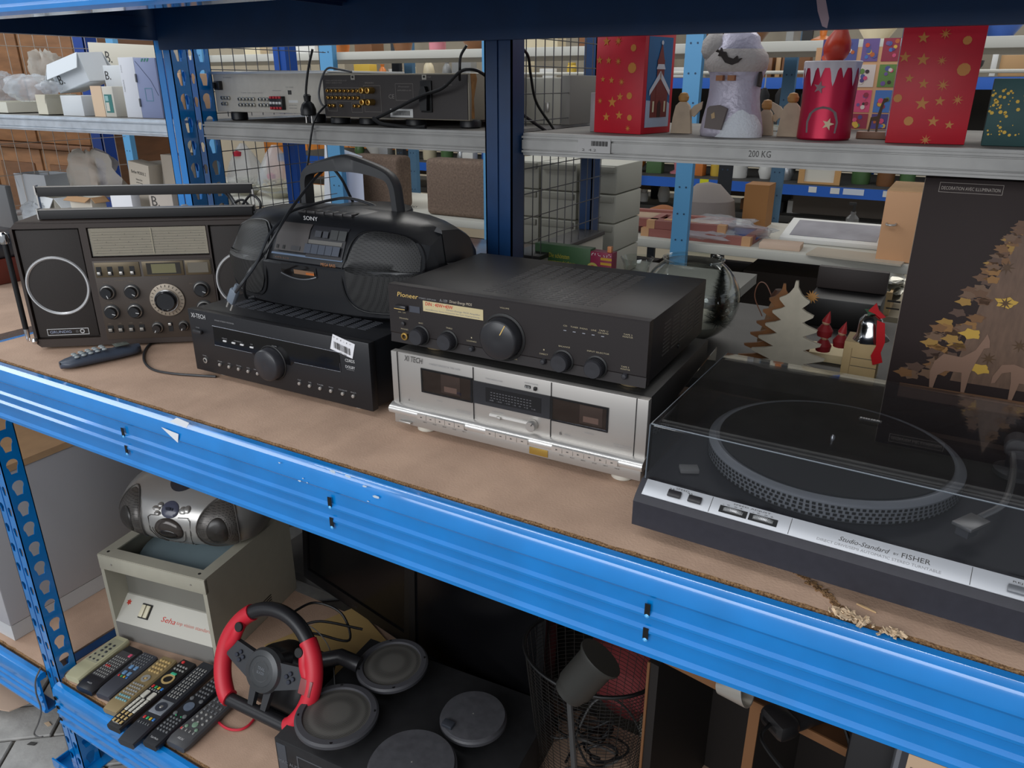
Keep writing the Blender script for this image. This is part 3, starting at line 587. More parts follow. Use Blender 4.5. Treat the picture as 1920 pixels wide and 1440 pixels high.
for x0, x1, nm in ((.157, .248, 'switch_plate'), (.2535, .338, 'lcd_plate'), (.3415, .3945, 'meter_plate')):
    O(nm, MB().box(x0, x1, -.003, -.001, .158, .19, bev=.0006), mat((98, 86, 66), .35, .4), t)
O('lcd', MB().box(.272, .322, -.0036, -.003, .164, .184), mat((118, 114, 82), .3), t); O('lcd_frame', MB().box(.262, .332, -.0034, -.003, .1615, .1865), mat((44, 40, 34), .3), t)
O('signal_meter', MB().box(.347, .389, -.0036, -.003, .163, .185), mat((112, 106, 94), .3), t)
for x in (.165, .1873, .2099, .2324):
    O('switch_slot', MB().box(x-.005, x+.005, -.0036, -.003, .1615, .181), VBLK, t); O('slide_switch', MB().box(x-.0035, x+.0035, -.008, -.0034, .164, .1705, bev=.001), SIL, t)
for x in (.1651, .1861, .2082, .2304): O('switch_slot', MB().box(x-.0055, x+.0055, -.0022, -.0014, .034, .05), VBLK, t); O('slide_switch', MB().box(x-.004, x+.004, -.0065, -.002, .037, .044, bev=.001), mat((150, 145, 138), .4, .4), t)
O('switch_slot', MB().box(.286, .2955, -.0022, -.0014, .032, .053), VBLK, t); O('slide_switch', MB().box(.2875, .294, -.0065, -.002, .046, .052, bev=.001), SIL, t)
KB = mat((28, 28, 30), .2, coat=.4)
for x, z, r_ in ((.1735, .1249, .0125), (.2233, .1246, .0125), (.1746, .081, .0125), (.223, .0811, .0125), (.3686, .1254, .0135), (.3694, .0826, .0135), (.2634, .0417, .0095), (.3191, .0437, .0085), (.365, .0437, .0085)):
    k_ = knob('rotary_knob', t, x, z, r_, .014, KB, y=-.0015, skirt=r_*1.35, mark=random.uniform(1.5, 4))
    O('knob_collar', MB().lathe([(r_*1.08, .001), (r_*1.16, .004), (r_*1.0, .006)], (0, 0, 0), (0, -1, 0), 28, (False, False)), SIL, k_)
tk = O('tuning_knob', MB().lathe([(.036, 0), (.036, .004), (.026, .006), (.024, .006)], (0, 0, 0), (0, -1, 0), 48, (False, False)), mat((160, 148, 132), .4, .3), t, loc=(.294, -.0015, .1045))
O('knob_cap', MB().lathe([(.0235, 0), (.023, .014), (.019, .018), (.018, .017), (0, .0175)], (0, 0, 0), (0, -1, 0), 40), KB, tk, loc=(0, -.003, 0)); O('knob_collar', MB().lathe([(.0225, 0), (.025, .002), (.0245, .007), (.0235, .007)], (0, 0, 0), (0, -1, 0), 40, (False, False)), CHROME, tk, loc=(0, -.005, 0))
b = MB()
for k in range(24): a = 2*pi*k/24; b.box(-.0003, .0003, -.0065, -.0055, .029, .034, M=Matrix.Rotation(a, 4, 'Y'))
O('dial_marks', b, LDK, tk)
bd = O('badge', MB().plate([(.0318, .0315), (.1173, .0315), (.1173, .046), (.0318, .046)], [[(.0328, .0325), (.1163, .0325), (.1163, .045), (.0328, .045)]], .001, 'xz', (0, .0022, 0)), LW, t)
txt('GRUNDIG', .044, .0058, (.037, .0028, .036), mat((150, 160, 185), .4), bd); O('badge_eye', MB().lathe([(.003, 0), (.0042, .0008), (.005, 0)], (0, 0, 0), (0, -1, 0), 20, (False, False)), LW, bd, loc=(.1035, .0032, .0388)); txt('Ω', .0045, .0045, (.0905, .0028, .0366), LG, bd)
for s_, w_, x, z in (('STEREO', .022, .192, .1495), ('VOLUME', .012, .167, .1005), ('BALANCE', .014, .216, .1005), ('TUNING', .018, .285, .151), ('MW  LW', .014, .345, .137), ('BASS', .009, .169, .1465), ('TREBLE', .011, .218, .1465), ('AFC', .006, .162, .0535), ('SSB', .006, .183, .0535), ('TAPE', .007, .205, .0535), ('MIC', .006, .227, .0535), ('BFO', .006, .26, .0545), ('SW', .006, .316, .0545)): txt(s_, w_, .0022, (x, -.002, z), mat((120, 108, 92), .6), t)
# carrying bar and fold-up handle
O('top_bar', MB().box(.055, .49, .03, .05, .2785, .2975, bev=.0006), mat((30, 29, 30), .6), t); O('bar_trim', MB().box(.053, .492, .0295, .05, .2975, .2985).box(.0525, .055, .029, .052, .2785, .3005), SIL, t)
hd = O('handle', MB().box(.05, .49, .054, .066, .322, .342, bev=.001), mat((30, 29, 30), .6), t)
O('handle_trim', MB().box(.048, .492, .0535, .066, .342, .3428).box(.047, .05, .052, .068, .326, .345), SIL, hd); [O('handle_arm', MB().box(x, x+.003, .054, .064, .28, .33), SIL, hd) for x in (.048, .489)]
b = MB()
for k in range(9): b.box(.13+k*.016, .143+k*.016, .055, .075, .277, .284+.002*(k % 2), bev=.001)
O('band_keys', b, mat((180, 178, 172), .4, .4), t)
O('ball_cap', MB().lathe([(.008, 0), (.0125, .004), (.0125, .01), (.006, .018), (0, .019)], (0, 0, 0), (0, 0, 1), 20), mat((150, 148, 146), .5), t, loc=(.335, .09, .277))
an = O('telescopic_aerial', MB().cyl((0, 0, 0), .0055, .19, (0, 0, 1), 12), mat((16, 16, 18), .4), t, loc=(-.008, -.002, .05)); an.rotation_euler = (0, 0.0, 0)
O('aerial_tip', MB().lathe([(.0035, 0), (.0055, .02), (.0055, .028)], (0, 0, -.028), (0, 0, 1), 12).lathe([(0, 0), (.005, .002), (.0065, .008), (.004, .014)], (.012, 0, -.036), (0, 0, 1), 12), CHROME, an); O('aerial_joint', MB().lathe([(.008, 0), (.01, .006), (.008, .02), (.004, .024)], (0, 0, .185), (0, 0, 1), 14), CHROME, an)
# --- cordless phone handset
t = T('cordless_phone', 'dark grey cordless phone handset lying in front of the brown radio', 'phone', (0, 0, 0), 0)
pA = atz(112, 684, .012); pB = atz(262, 652, .012); d = pB-pA; t.location = (pA.x, pA.y, .0005); t.rotation_euler.z = atan2(d.y, d.x); L = d.length
b = MB(); R = []
for k in range(13):
    a = k/12; hw = (.024-.004*abs(2*a-1)**2)*(min(1, (a*9+.12))**.5)*(min(1, (1-a)*9+.25)**.5); z1 = .018+.010*sin(pi*min(1, a*1.2))*.8+.004*(a > .7)
    zb = .012*abs(2*a-1)**3*.2
    R.append([(a*L, hw*cos(q_), zb+(z1-zb)*(.5+.5*(sin(q_) if abs(sin(q_)) < .8 else .92*math.copysign(1, sin(q_))))) for q_ in [2*pi*i/16 for i in range(16)]])
b.rings(R); O('body', b, mat((62, 70, 84), .4), t, ang=60)
kb = MB().lathe([(.0048, 0), (.0045, .002), (.003, .003), (0, .0032)], (0, 0, 0), (0, 0, 1), 10).mesh('key', mat((150, 158, 160), .4))
for i in range(5):
    for j in range(3): o = O('key', kb, None, t, loc=(L*(.2+i*.085), (j-1)*.0125, .0235+.0012*i-.0006*(j-1)**2)); o.scale = (1.1, .9, 1)
O('screen', MB().box(L*.68, L*.86, -.012, .012, .0275, .0292, bev=.0006), mat((92, 98, 92), .2), t); O('microphone_hole', MB().cyl((.0, 0, 0), .0032, .001, (-1, 0, 0), 12), VBLK, t, loc=(.001, -.004, .014))
# --- turntable
t = T('turntable', 'dark turntable with silver control strip under a smoked dust cover', 'turntable', (-.2895, .0345, .0005), radians(-1.6))
W = .462; TB = mat((44, 43, 50), .45, noise=.12, ns=90)
b = MB(); b.plate([(.0, .02), (0, .054), (.006, .061), (.026, .0745), (.36, .0745), (.36, .016), (.012, .014)], [], W, 'yz'); O('plinth', b, TB, t, ang=30)
for x, y in ((.05, .05), (.41, .05), (.05, .32), (.41, .32)): foot(t, x, y, .022, .0145)
sp = MB(); dy, dz = .019, .0128
M = Matrix.Translation((0, .0068, .0621))@Matrix.Rotation(atan2(dz, dy), 4, 'X'); ln = sqrt(dy*dy+dz*dz)
sp.M = M; sp.box(.008, W-.004, 0, ln, 0, .0016, bev=.0003); st = O('control_strip', sp, mat((196, 198, 202), .38, .45), t)
def onstrip(name, mb, m, parent=st, kind=None): o = O(name, mb, m, parent, kind=kind); o.matrix_local = M@Matrix.Translation((0, 0, .0016)); return o
def strx(px, py): p = atz(px, py, .07); return p.x-t.location.x, p
for px in (1256, 1302): x = strx(px, 938)[0]; onstrip('speed_button', MB().box(x-.0085, x+.0085, ln*.28, ln*.7, 0, .003, bev=.0012), mat((40, 38, 40), .3))
for px in (1373, 1437):
    x = strx(px, 960)[0]; onstrip('wheel_slot', MB().box(x-.0165, x+.0165, ln*.22, ln*.62, 0, .0006), VBLK)
    wv = MB(); wv.lathe([(.0155, -.0022), (.0165, 0), (.0155, .0022)], (x, ln*.42, -.0115), (0, 1, 0), 48)
    for k in range(60): a = 2*pi*k/60; wv.box(-.0003, .0003, -.0022, .0022, .0155, .017, M=Matrix.Translation((x, ln*.42, -.0115))@Matrix.Rotation(a, 4, 'Y'))
    onstrip('adjust_wheel', wv, mat((175, 175, 175), .3, .6))
def strtxt(s_, w_, h_, x, y, m=LDK, sh=0): 
    o = txt(s_, w_, h_, (0, 0, 0), m, st, 'top', sh); o.matrix_local = M@Matrix.Translation((x, y, .0018)); return o
xs = strx(1275, 925)[0]; strtxt('SPEED', .017, .0024, xs-.006, ln*.82); strtxt('33        45', .03, .002, xs-.014, ln*.73)
xs = strx(1408, 955)[0]; strtxt('SPEED ADJUST', .044, .0024, xs-.02, ln*.8); strtxt('- <  > +     - <  > +', .06, .0018, xs-.032, ln*.68)
for px, py in ((1330, 948), (1484, 978), (1820, 1068)): x = strx(px, py)[0]; onstrip('seam', MB().box(x, x+.0006, .001, ln-.001, 0, .0002), LDK)
x = strx(1530, 1010)[0]; strtxt('DIRECT DRIVE/SEMI AUTOMATIC STEREO TURNTABLE', .125, .0032, x, ln*.18, LG); strtxt('Studio-Standard', .052, .0055, x+.022, ln*.46, LDK, .35); strtxt('BY', .005, .0024, x+.078, ln*.5, LDK); strtxt('FISHER', .028, .0058, x+.086, ln*.46, LDK)
x = strx(1896, 1080)[0]; strtxt('REJECT', .022, .0026, x, ln*.72); onstrip('reject_button', MB().box(x-.004, x+.03, ln*.2, ln*.58, 0, .004, bev=.001), mat((120, 122, 126), .3, .5))
# platter with strobe dots
px_, py_ = .196, .193; R_ = .157
pl = O('platter', MB().lathe([(R_-.012, .0), (R_-.003, .001), (R_-.001, .0035), (R_, .0235), (R_-.003, .0262), (R_-.009, .028), (R_-.013, .026), (0, .026)], (0, 0, 0), (0, 0, 1), 96), mat((178, 180, 182), .4, .3), t, loc=(px_, py_, .0755))
b = MB()
for row, (zz, n_) in enumerate(((.0035, 124), (.0085, 130), (.0135, 138), (.0185, 146))):
    for k in range(n_):
        a = 2*pi*k/n_
        if sin(a) > .3: continue
        rr = R_-.0006+.00005*row; da = pi/n_*.95
        p = [Vector((rr*cos(a-da/1.6), rr*sin(a-da/1.6), zz)), Vector((rr*cos(a+da/1.6), rr*sin(a+da/1.6), zz)), Vector((rr*cos(a+da/1.6), rr*sin(a+da/1.6), zz+.0034)), Vector((rr*cos(a-da/1.6), rr*sin(a-da/1.6), zz+.0034))]
        c_ = Vector((cos(a), sin(a), 0))*.0011; b.poly([q_+c_ for q_ in p])
O('strobe_dots', b, VBLK, pl, kind='stuff')
O('rubber_mat', MB().lathe([(R_-.014, 0), (R_-.014, .0025), (R_-.02, .003), (.06, .0028), (.058, .0022), (.05, .0022), (0, .0022)], (0, 0, .026), (0, 0, 1), 72), mat((28, 28, 30), .6), pl); O('spindle', MB().lathe([(.0036, 0), (.0036, .012), (.002, .0145), (0, .015)], (0, 0, .0265), (0, 0, 1), 14), CHROME, pl)
arm = O('tonearm', MB().tube(spline([(.40, .29, .1), (.40, .22, .103), (.392, .14, .101), (.37, .095, .098)], 5), .004, 10), SIL, t)
O('headshell', MB().box(-.011, .011, -.03, .006, -.002, .002, bev=.0006, M=Matrix.Translation((.368, .088, .0985))@Matrix.Rotation(-.5, 4, 'Z')), SIL, arm); O('cartridge', MB().box(-.007, .007, -.026, -.008, -.013, -.002, M=Matrix.Translation((.368, .088, .0985))@Matrix.Rotation(-.5, 4, 'Z')), mat((90, 90, 92), .4), arm)
O('arm_base', MB().lathe([(.028, 0), (.028, .006), (.016, .01), (.016, .026), (.012, .028)], (0, 0, .0745), (0, 0, 1), 32), mat((120, 120, 122), .35, .6), t, loc=(.41, .29, 0)); O('counterweight', MB().cyl((0, 0, 0), .015, .028, (0, 1, 0), 24, bev=.002), SIL, t, loc=(.405, .305, .102))
cl = O('cleaning_pad', MB().box(-.012, .012, -.008, .008, 0, .006, bev=.001, M=Matrix.Rotation(.5, 4, 'Z')), mat((150, 146, 140), .5), t, label='small pale strobe lamp block beside the platter', loc=(.045, .075, .0747))
cv = MB(); x0, x1, y0, y1, z0, z1 = .004, W-.004, .027, .345, .0752, .152
def shell(o): return [[(x0+o, y0+o, z0), (x1-o, y0+o, z0), (x1-o, y1-o, z0), (x0+o, y1-o, z0)], [(x0+o, y0+o+.004, z1-o-.003), (x1-o, y0+o+.004, z1-o-.003), (x1-o, y1-o, z1-o-.003), (x0+o, y1-o, z1-o-.003)], [(x0+o+.003, y0+o+.007, z1-o), (x1-o-.003, y0+o+.007, z1-o), (x1-o-.003, y1-o-.003, z1-o), (x0+o+.003, y1-o-.003, z1-o)]]
cv.rings(shell(0), True, (False, True)); cv.rings(shell(.003), True, (False, True))
dc = O('dust_cover', cv, SMOKE, t, label='smoked transparent dust cover, closed'); O('cover_edge', MB().tube([(x0+.001, y0+.004, z1-.002), (x1-.001, y0+.004, z1-.002)], .0009, 6).tube([(x0, y0, z0), (x0, y0+.004, z1-.003)], .0009, 6).tube([(x0+.001, y0+.004, z1-.002), (x0+.001, y1, z1-.002)], .0007, 6), mat((96, 104, 112), .2), dc)
bp = atz(1604, 779, .1535); fbx, fby = bp.x-t.location.x, bp.y-t.location.y
fb = O('brand_badge', MB().box(0, .026, 0, .006, 0, .0008), VBLK, dc, loc=(fbx, fby, z1+.0002)); txt('FISHER', .023, .0036, (.0015, .0012, .001), LW, fb, 'top')
O('clear_flap', MB().box(-.001, .0, 0, .32, 0, .12), SMOKE, None, label='smoked plastic sheet standing between the cassette deck and the turntable', cat='plastic sheet', loc=(-.302, .17, .001), rz=radians(3))
# ------------------------------------------------------------------ lower shelf
ZL = -.9145
BG = mat((172, 168, 152), .55, noise=.04, ns=30); BGD = mat((120, 118, 110), .6)
t = T('light_box', 'grey beige light box with open top and white switch panel under the silver radio', 'light box', (-1.8475, .1811, ZL+.0005), radians(10.5))
W, D, H = .354, .36, .272
b = MB(); b.box(0, .012, 0, D, 0, H).box(W-.012, W, 0, D, 0, H).box(.012, W-.012, D-.01, D, 0, H); O('side_panels', b, BG, t, kind='stuff')
b = MB(); b.plate([(0, 0), (W, 0), (W, D), (0, D)], [[(.032, .035), (W-.032, .035), (W-.032, D-.03), (.032, D-.03)]], .004, 'xy', (0, 0, H)); O('top_frame', b, BG, t)
O('front_band', MB().box(0, W, -.002, .01, H-.042, H+.002, bev=.0015), BG, t)
O('back_panel', MB().box(.012, W-.012, .06, .066, .05, H-.03), BGD, t)
sp = MB(); sp.plate([(.0, .0), (.0, .058), (.055, .112), (.06, .112), (.06, 0)], [], W-.024, 'yz', (.012, 0, 0)); O('sloping_panel', sp, mat((196, 193, 182), .5), t, ang=20)
O('skirt', MB().box(.012, W-.012, -.0012, 0, 0, .057), mat((128, 126, 122), .55), t)
M = Matrix.Translation((.0, .0, .058))@Matrix.Rotation(atan2(.054, .055), 4, 'X')
def onslope(o): o.matrix_local = M@Matrix.Translation(o.location); return o
sw = onslope(O('rocker_switch', MB().box(.078, .112, .022, .062, 0, .003), VBLK, t)); 
for x in (.081, .0965): O('rocker', MB().box(x, x+.0125, .025, .059, .002, .008, bev=.002), mat((214, 206, 178), .4), sw)
onslope(txt('Seha', .047, .014, (.155, .028, .0006), mat((200, 42, 30), .5), t, 'top', .2)); onslope(txt('top vision standard 3', .125, .012, (.206, .028, .0006), mat((205, 120, 105), .5), t, 'top'))
onslope(O('safety_mark', MB().prism(star(.03, .055, .009, 6, .55), .0006, 'xy'), mat((190, 60, 45), .5), t))
for x, y in ((.02, .018), (W-.03, .018)): O('screw_hole', MB().cyl((x, y, H+.004), .004, .0006, (0, 0, 1), 12), VBLK, t)
for x in (.045, W-.045): O('screw', MB().cyl((x, -.002, H-.02), .0025, .0015, (0, -1, 0), 10), SIL, t)
O('reflector_glass', MB().lathe([(.162, 0), (.155, .008), (.12, .014), (.06, .018), (0, .02)], (W/2, D/2, H-.05), (0, 0, 1), 48), mat((140, 158, 164), .2, .1), t, label='blue grey domed glass inside the open top')
for k in range(6): O('vent_slot', MB().box(W, W+.0006, .2, .24, .02+k*.008, .023+k*.008), VBLK, t)
# --- silver boombox
p = atz(345, 1018, ZL+H+.006)
t = T('silver_boombox', 'rounded silver boombox with an oval cassette window, standing on the grey light box', 'radio', (p.x-.015, p.y+.088, ZL+H-.012), radians(17)); t.scale = (.98, 1.3, 1.3)
SV = mat((182, 180, 176), .28, .55)
b = MB(); R = []
for k in range(25):
    u = -1+2*k/24; e = max(0, 1-abs(u)**2.6)**.5; e = max(e, .02)
    ry, h = .055+.06*e, .075*(.45+.55*e)
    if k in (0, 24): ry, h = .01, .01
    R.append([(u*.2, -ry*cos(a)*(1-.0*sin(a)) if True else 0, .082+h*sin(a)*(1.0 if sin(a) > 0 else 1.08)) for a in [2*pi*i/28 for i in range(28)]])
b.rings(R); O('body', b, SV, t, ang=70)
def ell(y, rx, rz, cx, cz, m, name, par, dome=.006, n=36):
    bb = MB(); V = []
    for q_, d_ in ((1, 0), (.93, dome*.6), (.6, dome), (.0, dome*1.1)):
        V.append([(cx+rx*q_*cos(2*pi*i/n), y(cx+rx*q_*cos(2*pi*i/n), cz+rz*q_*sin(2*pi*i/n))-d_, cz+rz*q_*sin(2*pi*i/n)) for i in range(n)])
    bb.rings(V, True, (False, False)); return O(name, bb, m, par, ang=60)
def ys(x, z):
    u = min(.98, abs(x)/.2); e = max(.02, (1-u**2.6))**.5; ry = .055+.06*e; h = .075*(.45+.55*e)*(1 if z > .082 else 1.08)
    s_ = max(-.97, min(.97, (z-.082)/h)); return -ry*sqrt(1-s_*s_)-.001
ov = ell(ys, .043, .026, 0, .076, mat((70, 64, 60), .12, .2), 'cassette_window', t); ell(lambda x, z: ys(x, z)-.006, .028, .011, 0, .069, mat((30, 26, 24), .2), 'cassette', ov, .002)
dp = ell(ys, .026, .014, .002, .116, mat((74, 76, 92), .2), 'display', t, .003); O('display_digits', MB().box(-.008, .006, ys(0, .118)-.004, ys(0, .118)-.0035, .112, .123).box(.009, .013, ys(0, .118)-.004, ys(0, .118)-.0035, .112, .123), mat((40, 42, 54), .3), dp)
for x, z, rx in ((-.04, .117, .012), (-.034, .109, .009), (-.03, .123, .008), (.04, .118, .01), (.052, .12, .009)): ell(ys, rx, .0035 if x < 0 else .006, x, z, SIL, 'button', t, .004, 16)
for s_ in (-1, 1):
    g = ell(ys, .048, .055, s_*.135, .08, mat((92, 88, 84), .35, .3, dots=(260, (40, 38, 36))), 'speaker', t, .006); ell(lambda x, z: ys(x, z)-.006, .026, .03, s_*.14, .08, mat((48, 45, 42), .3), 'speaker_cone', g, .003)
    pts = [(s_*.135+.05*cos(a), ys(s_*.135+.05*cos(a), .08+.058*sin(a))-.002, .08+.058*sin(a)) for a in [2*pi*i/32 for i in range(32)]]; O('speaker_rim', MB().tube(pts, .0018, 6, True), mat((110, 106, 102), .3, .5), t)
ln_ = lambda P, nm='panel_line', r=.0008: O(nm, MB().tube([(x, ys(x, z)-.0005, z) for x, z in P], r, 5), mat((60, 56, 52), .4), t)
ln_([(-.062, .1), (-.055, .104), (-.03, .105)]); ln_([(.03, .105), (.058, .106), (.066, .1), (.064, .07), (.05, .04), (.04, .03)]); ln_([(-.062, .1), (-.06, .07), (-.05, .045), (-.035, .03)])
ln_([(-.05*cos(a), .078-.042*sin(a)) for a in [pi*i/16 for i in range(17)]], 'door_curve')
for k in range(7): x = -.045+k*.015; ln_([(x, .012), (x*1.02, .03)], 'key_gap')
ln_([(-.046, .03), (.047, .03)], 'key_gap', .0006)
O('cd_lid', MB().lathe([(.062, 0), (.06, .008), (.045, .018), (.02, .023), (0, .024)], (0, -.015, .143), (0, -.25, 1), 36), mat((60, 60, 66), .15, .3), t)
O('carrying_handle', MB().tube(spline([(-.13, .01, .13), (-.11, .0, .175), (0, -.005, .19), (.11, 0, .175), (.13, .01, .13)], 6), .009, 10), mat((150, 148, 144), .3, .4), t)
# --- remote controls
def remote(label, near, far, w0, w1, h, m, wts=None, tip=.35):
    n = Vector(near); f = Vector(far); d = f-n; t = T('remote_control', label, 'remote control', (n.x, n.y, ZL+.0005+h*.0), atan2(d.y, d.x), 'remote controls in a row on the lower shelf'); L = d.length
    b = MB(); R = []
    for k in range(11):
        a = k/10; e = min(1, (a/.1+.78))**.5*min(1, ((1-a)/.1+.8))**.5; w_ = (w0+(w1-w0)*a)/2*e*1.13; z1 = h*(.8+.2*min(1, a*8))
        R.append([(a*L, -w_, z1*.35), (a*L, -w_*.8, z1*.02), (a*L, w_*.8, z1*.02), (a*L, w_, z1*.35), (a*L, w_, z1*.8), (a*L, w_*.86, z1), (a*L, -w_*.86, z1), (a*L, -w_, z1*.8)])
    b.rings(R); O('body', b, m, t, ang=40); return t, L
kcache = {}
def keys_(t, L, x0, x1, nx, y0, y1, ny, h, m, sx, sy, round_=False, name='key', jit=0):
    key = (m.name, sx, sy, round_)
    if key not in kcache:
        kcache[key] = (MB().lathe([(sx, 0), (sx*.9, .0022), (sx*.5, .003), (0, .003)], (0, 0, 0), (0, 0, 1), 10) if round_ else MB().box(-sx, sx, -sy, sy, 0, .0026, bev=min(sx, sy)*.35, seg=1)).mesh('key', m)
    for i in range(nx):
        for j in range(ny):
            O(name, kcache[key], None, t, loc=(L*(x0+(x1-x0)*(i/(nx-1) if nx > 1 else 0)), (y0+(y1-y0)*(j/(ny-1) if ny > 1 else 0)), h-.0003))
KG = mat((150, 150, 146), .5); KGR = mat((102, 104, 106), .5); KD = mat((58, 60, 64), .45); KBL = mat((110, 150, 190), .45); KW = mat((205, 202, 190), .45); KGD = mat((196, 168, 112), .45); KTE = mat((120, 168, 176), .45)
RED, GRN, YEL, BLU = [mat(c_, .4) for c_ in ((215, 60, 60), (60, 170, 110), (215, 175, 60), (60, 130, 205))]
def colrow(t, L, x, h, y0, dy, s=.0032):
    for k, m in enumerate((RED, GRN, YEL, BLU)): keys_(t, L, x, x, 1, y0-k*dy, y0-k*dy, 1, h, m, s, s*.8)
h = .022
t, L = remote('cream remote control with few dark buttons, at the left end of the row', (-1.782, .012, 0), (-1.80, .172, 0), .05, .046, h, mat((188, 184, 150), .45))
keys_(t, L, .62, .78, 3, -.008, .008, 2, h, KD, .004, .003, True); keys_(t, L, .42, .52, 2, -.014, .014, 3, h, KD, .003, .002, True); O('top_plate', MB().box(L*.36, L*.93, -.019, .019, h-.0004, h+.0003), mat((168, 166, 140), .4), t)
t, L = remote('black remote control with grey key field and pink key, second in the row', (-1.716, .003, 0), (-1.732, .163, 0), .058, .052, .021, mat((34, 33, 36), .35))
O('key_field', MB().box(L*.27, L*.87, -.024, .024, .0205, .0214), mat((70, 68, 70), .5), t); keys_(t, L, .3, .72, 8, -.018, .018, 6, .0214, KG, .0026, .0018); keys_(t, L, .5, .5, 1, .002, .014, 3, .022, RED, .003, .0015); keys_(t, L, .82, .82, 1, -.014, -.014, 1, .0214, mat((215, 90, 120), .4), .006, .0045); txt('PHILIPS', .016, .004, (L*.1, .008, .0213), LW, t, 'top', rot=-pi/2)
t, L = remote('slate grey remote control with a blue four way key and a rounded end', (-1.655, .014, 0), (-1.676, .168, 0), .046, .05, .02, mat((66, 68, 76), .45))
keys_(t, L, .7, .95, 5, -.016, .016, 5, .02, KGR, .0028, .0024); keys_(t, L, .50, .64, 2, -.008, .008, 2, .02, KBL, .0065, .0055); colrow(t, L, .42, .02, .014, .009)
t, L = remote('gold remote control with ringed keys between the slate and the long black ones', (-1.592, -.008, 0), (-1.618, .185, 0), .048, .048, .02, mat((158, 138, 100), .4, .3))
keys_(t, L, .72, .92, 4, -.014, .014, 4, .02, KGD, .0042, .003, True); keys_(t, L, .3, .46, 4, -.015, .015, 5, .02, KG, .0034, .0024, True); keys_(t, L, .18, .24, 2, -.015, .015, 5, .02, KTE, .0034, .0026, True); O('ring_key', MB().lathe([(.012, 0), (.012, .002), (.006, .002), (.005, 0)], (0, 0, .0198), (0, 0, 1), 24, (False, False)), KG, t, loc=(L*.58, 0, 0)); keys_(t, L, .58, .58, 1, 0, 0, 1, .02, KGD, .004, .004, True)
t, L = remote('black remote control with cream keys, red power key and a green topped ring', (-1.537, -.036, 0), (-1.56, .202, 0), .045, .048, .021, mat((28, 27, 29), .4))
keys_(t, L, .06, .17, 3, -.012, .012, 3, .021, KGD, .0048, .0036); keys_(t, L, .22, .36, 4, -.013, .013, 3, .021, KW, .0058, .0045); keys_(t, L, .44, .44, 1, -.011, .011, 2, .021, KW, .012, .007); colrow(t, L, .56, .021, .015, .01, .0045); keys_(t, L, .52, .52, 1, -.015, .015, 5, .021, KG, .0026, .002)
O('ring_key', MB().lathe([(.017, 0), (.017, .0022), (.012, .0022), (.0115, 0)], (0, 0, .0208), (0, 0, 1), 28, (False, False)), KGD, t, loc=(L*.7, 0, 0)); keys_(t, L, .78, .78, 1, 0, 0, 1, .022, mat((60, 180, 140), .4), .004, .009); keys_(t, L, .85, .9, 2, -.014, .014, 4, .021, KG, .0035, .0028, True); keys_(t, L, .96, .96, 1, .012, .012, 1, .021, RED, .005, .005, True); txt('Panasonic', .022, .004, (L*.03, .011, .0213), LW, t, 'top', rot=-pi/2)
t, L = remote('long black remote control with a silver ring plate, the longest of the row', (-1.469, -.05, 0), (-1.506, .222, 0), .05, .046, .022, mat((44, 46, 52), .38))
O('silver_plate', MB().box(L*.32, L*.48, -.02, .02, .0215, .0228, bev=.0004), mat((160, 166, 175), .3, .5), t); O('ring_key', MB().lathe([(.0145, 0), (.0145, .0022), (.006, .0022), (.0055, 0)], (0, 0, .0225), (0, 0, 1), 28, (False, False)), mat((52, 56, 66), .3), t, loc=(L*.40, 0, 0)); keys_(t, L, .4, .4, 1, 0, 0, 1, .0226, SIL, .005, .005, True)
keys_(t, L, .54, .9, 9, -.013, .013, 4, .022, KG, .0042, .0022); colrow(t, L, .26, .022, .014, .0095, .0042); keys_(t, L, .2, .2, 1, -.015, .015, 5, .022, KGR, .003, .002)
t, L = remote('narrow black remote control with white lettering at its near end, second from the right', (-1.416, -.026, 0), (-1.437, .195, 0), .044, .042, .02, mat((26, 28, 34), .42))
keys_(t, L, .72, .95, 5, -.013, .013, 4, .02, KGR, .0035, .0028, True); O('ring_key', MB().lathe([(.0135, 0), (.0135, .0025), (.007, .003), (0, .002)], (0, 0, .0198), (0, 0, 1), 28), mat((110, 122, 140), .3, .3), t, loc=(L*.55, 0, 0)); keys_(t, L, .42, .66, 2, -.015, .015, 2, .02, KGR, .006, .0035, True); keys_(t, L, .18, .36, 5, -.014, .014, 4, .02, KGR, .0034, .0026, True); keys_(t, L, .4, .4, 1, -.008, .008, 2, .02, GRN, .002, .002, True); txt('Tele+Media', .024, .005, (L*.06, .012, .0203), LW, t, 'top', rot=-pi/2)
t, L = remote('charcoal remote control with green glowing style keys, rightmost of the row next to the wheel', (-1.362, .003, 0), (-1.372, .168, 0), .058, .05, .021, mat((74, 74, 76), .45))
keys_(t, L, .66, .95, 4, -.018, .018, 4, .021, KGR, .0042, .003); keys_(t, L, .42, .58, 3, -.016, .016, 3, .021, KG, .0036, .0036, True); keys_(t, L, .37, .37, 1, 0, 0, 1, .021, mat((120, 148, 126), .4), .0085, .0085, True); keys_(t, L, .3, .3, 1, -.016, .016, 2, .021, mat((120, 148, 126), .4), .0048, .0048, True); keys_(t, L, .24, .24, 1, -.018, .018, 4, .021, KG, .0034, .002); keys_(t, L, .24, .24, 1, .022, .022, 1, .021, RED, .003, .002); txt('AKAI', .018, .006, (L*.08, .008, .0213), LW, t, 'top', rot=-pi/2)
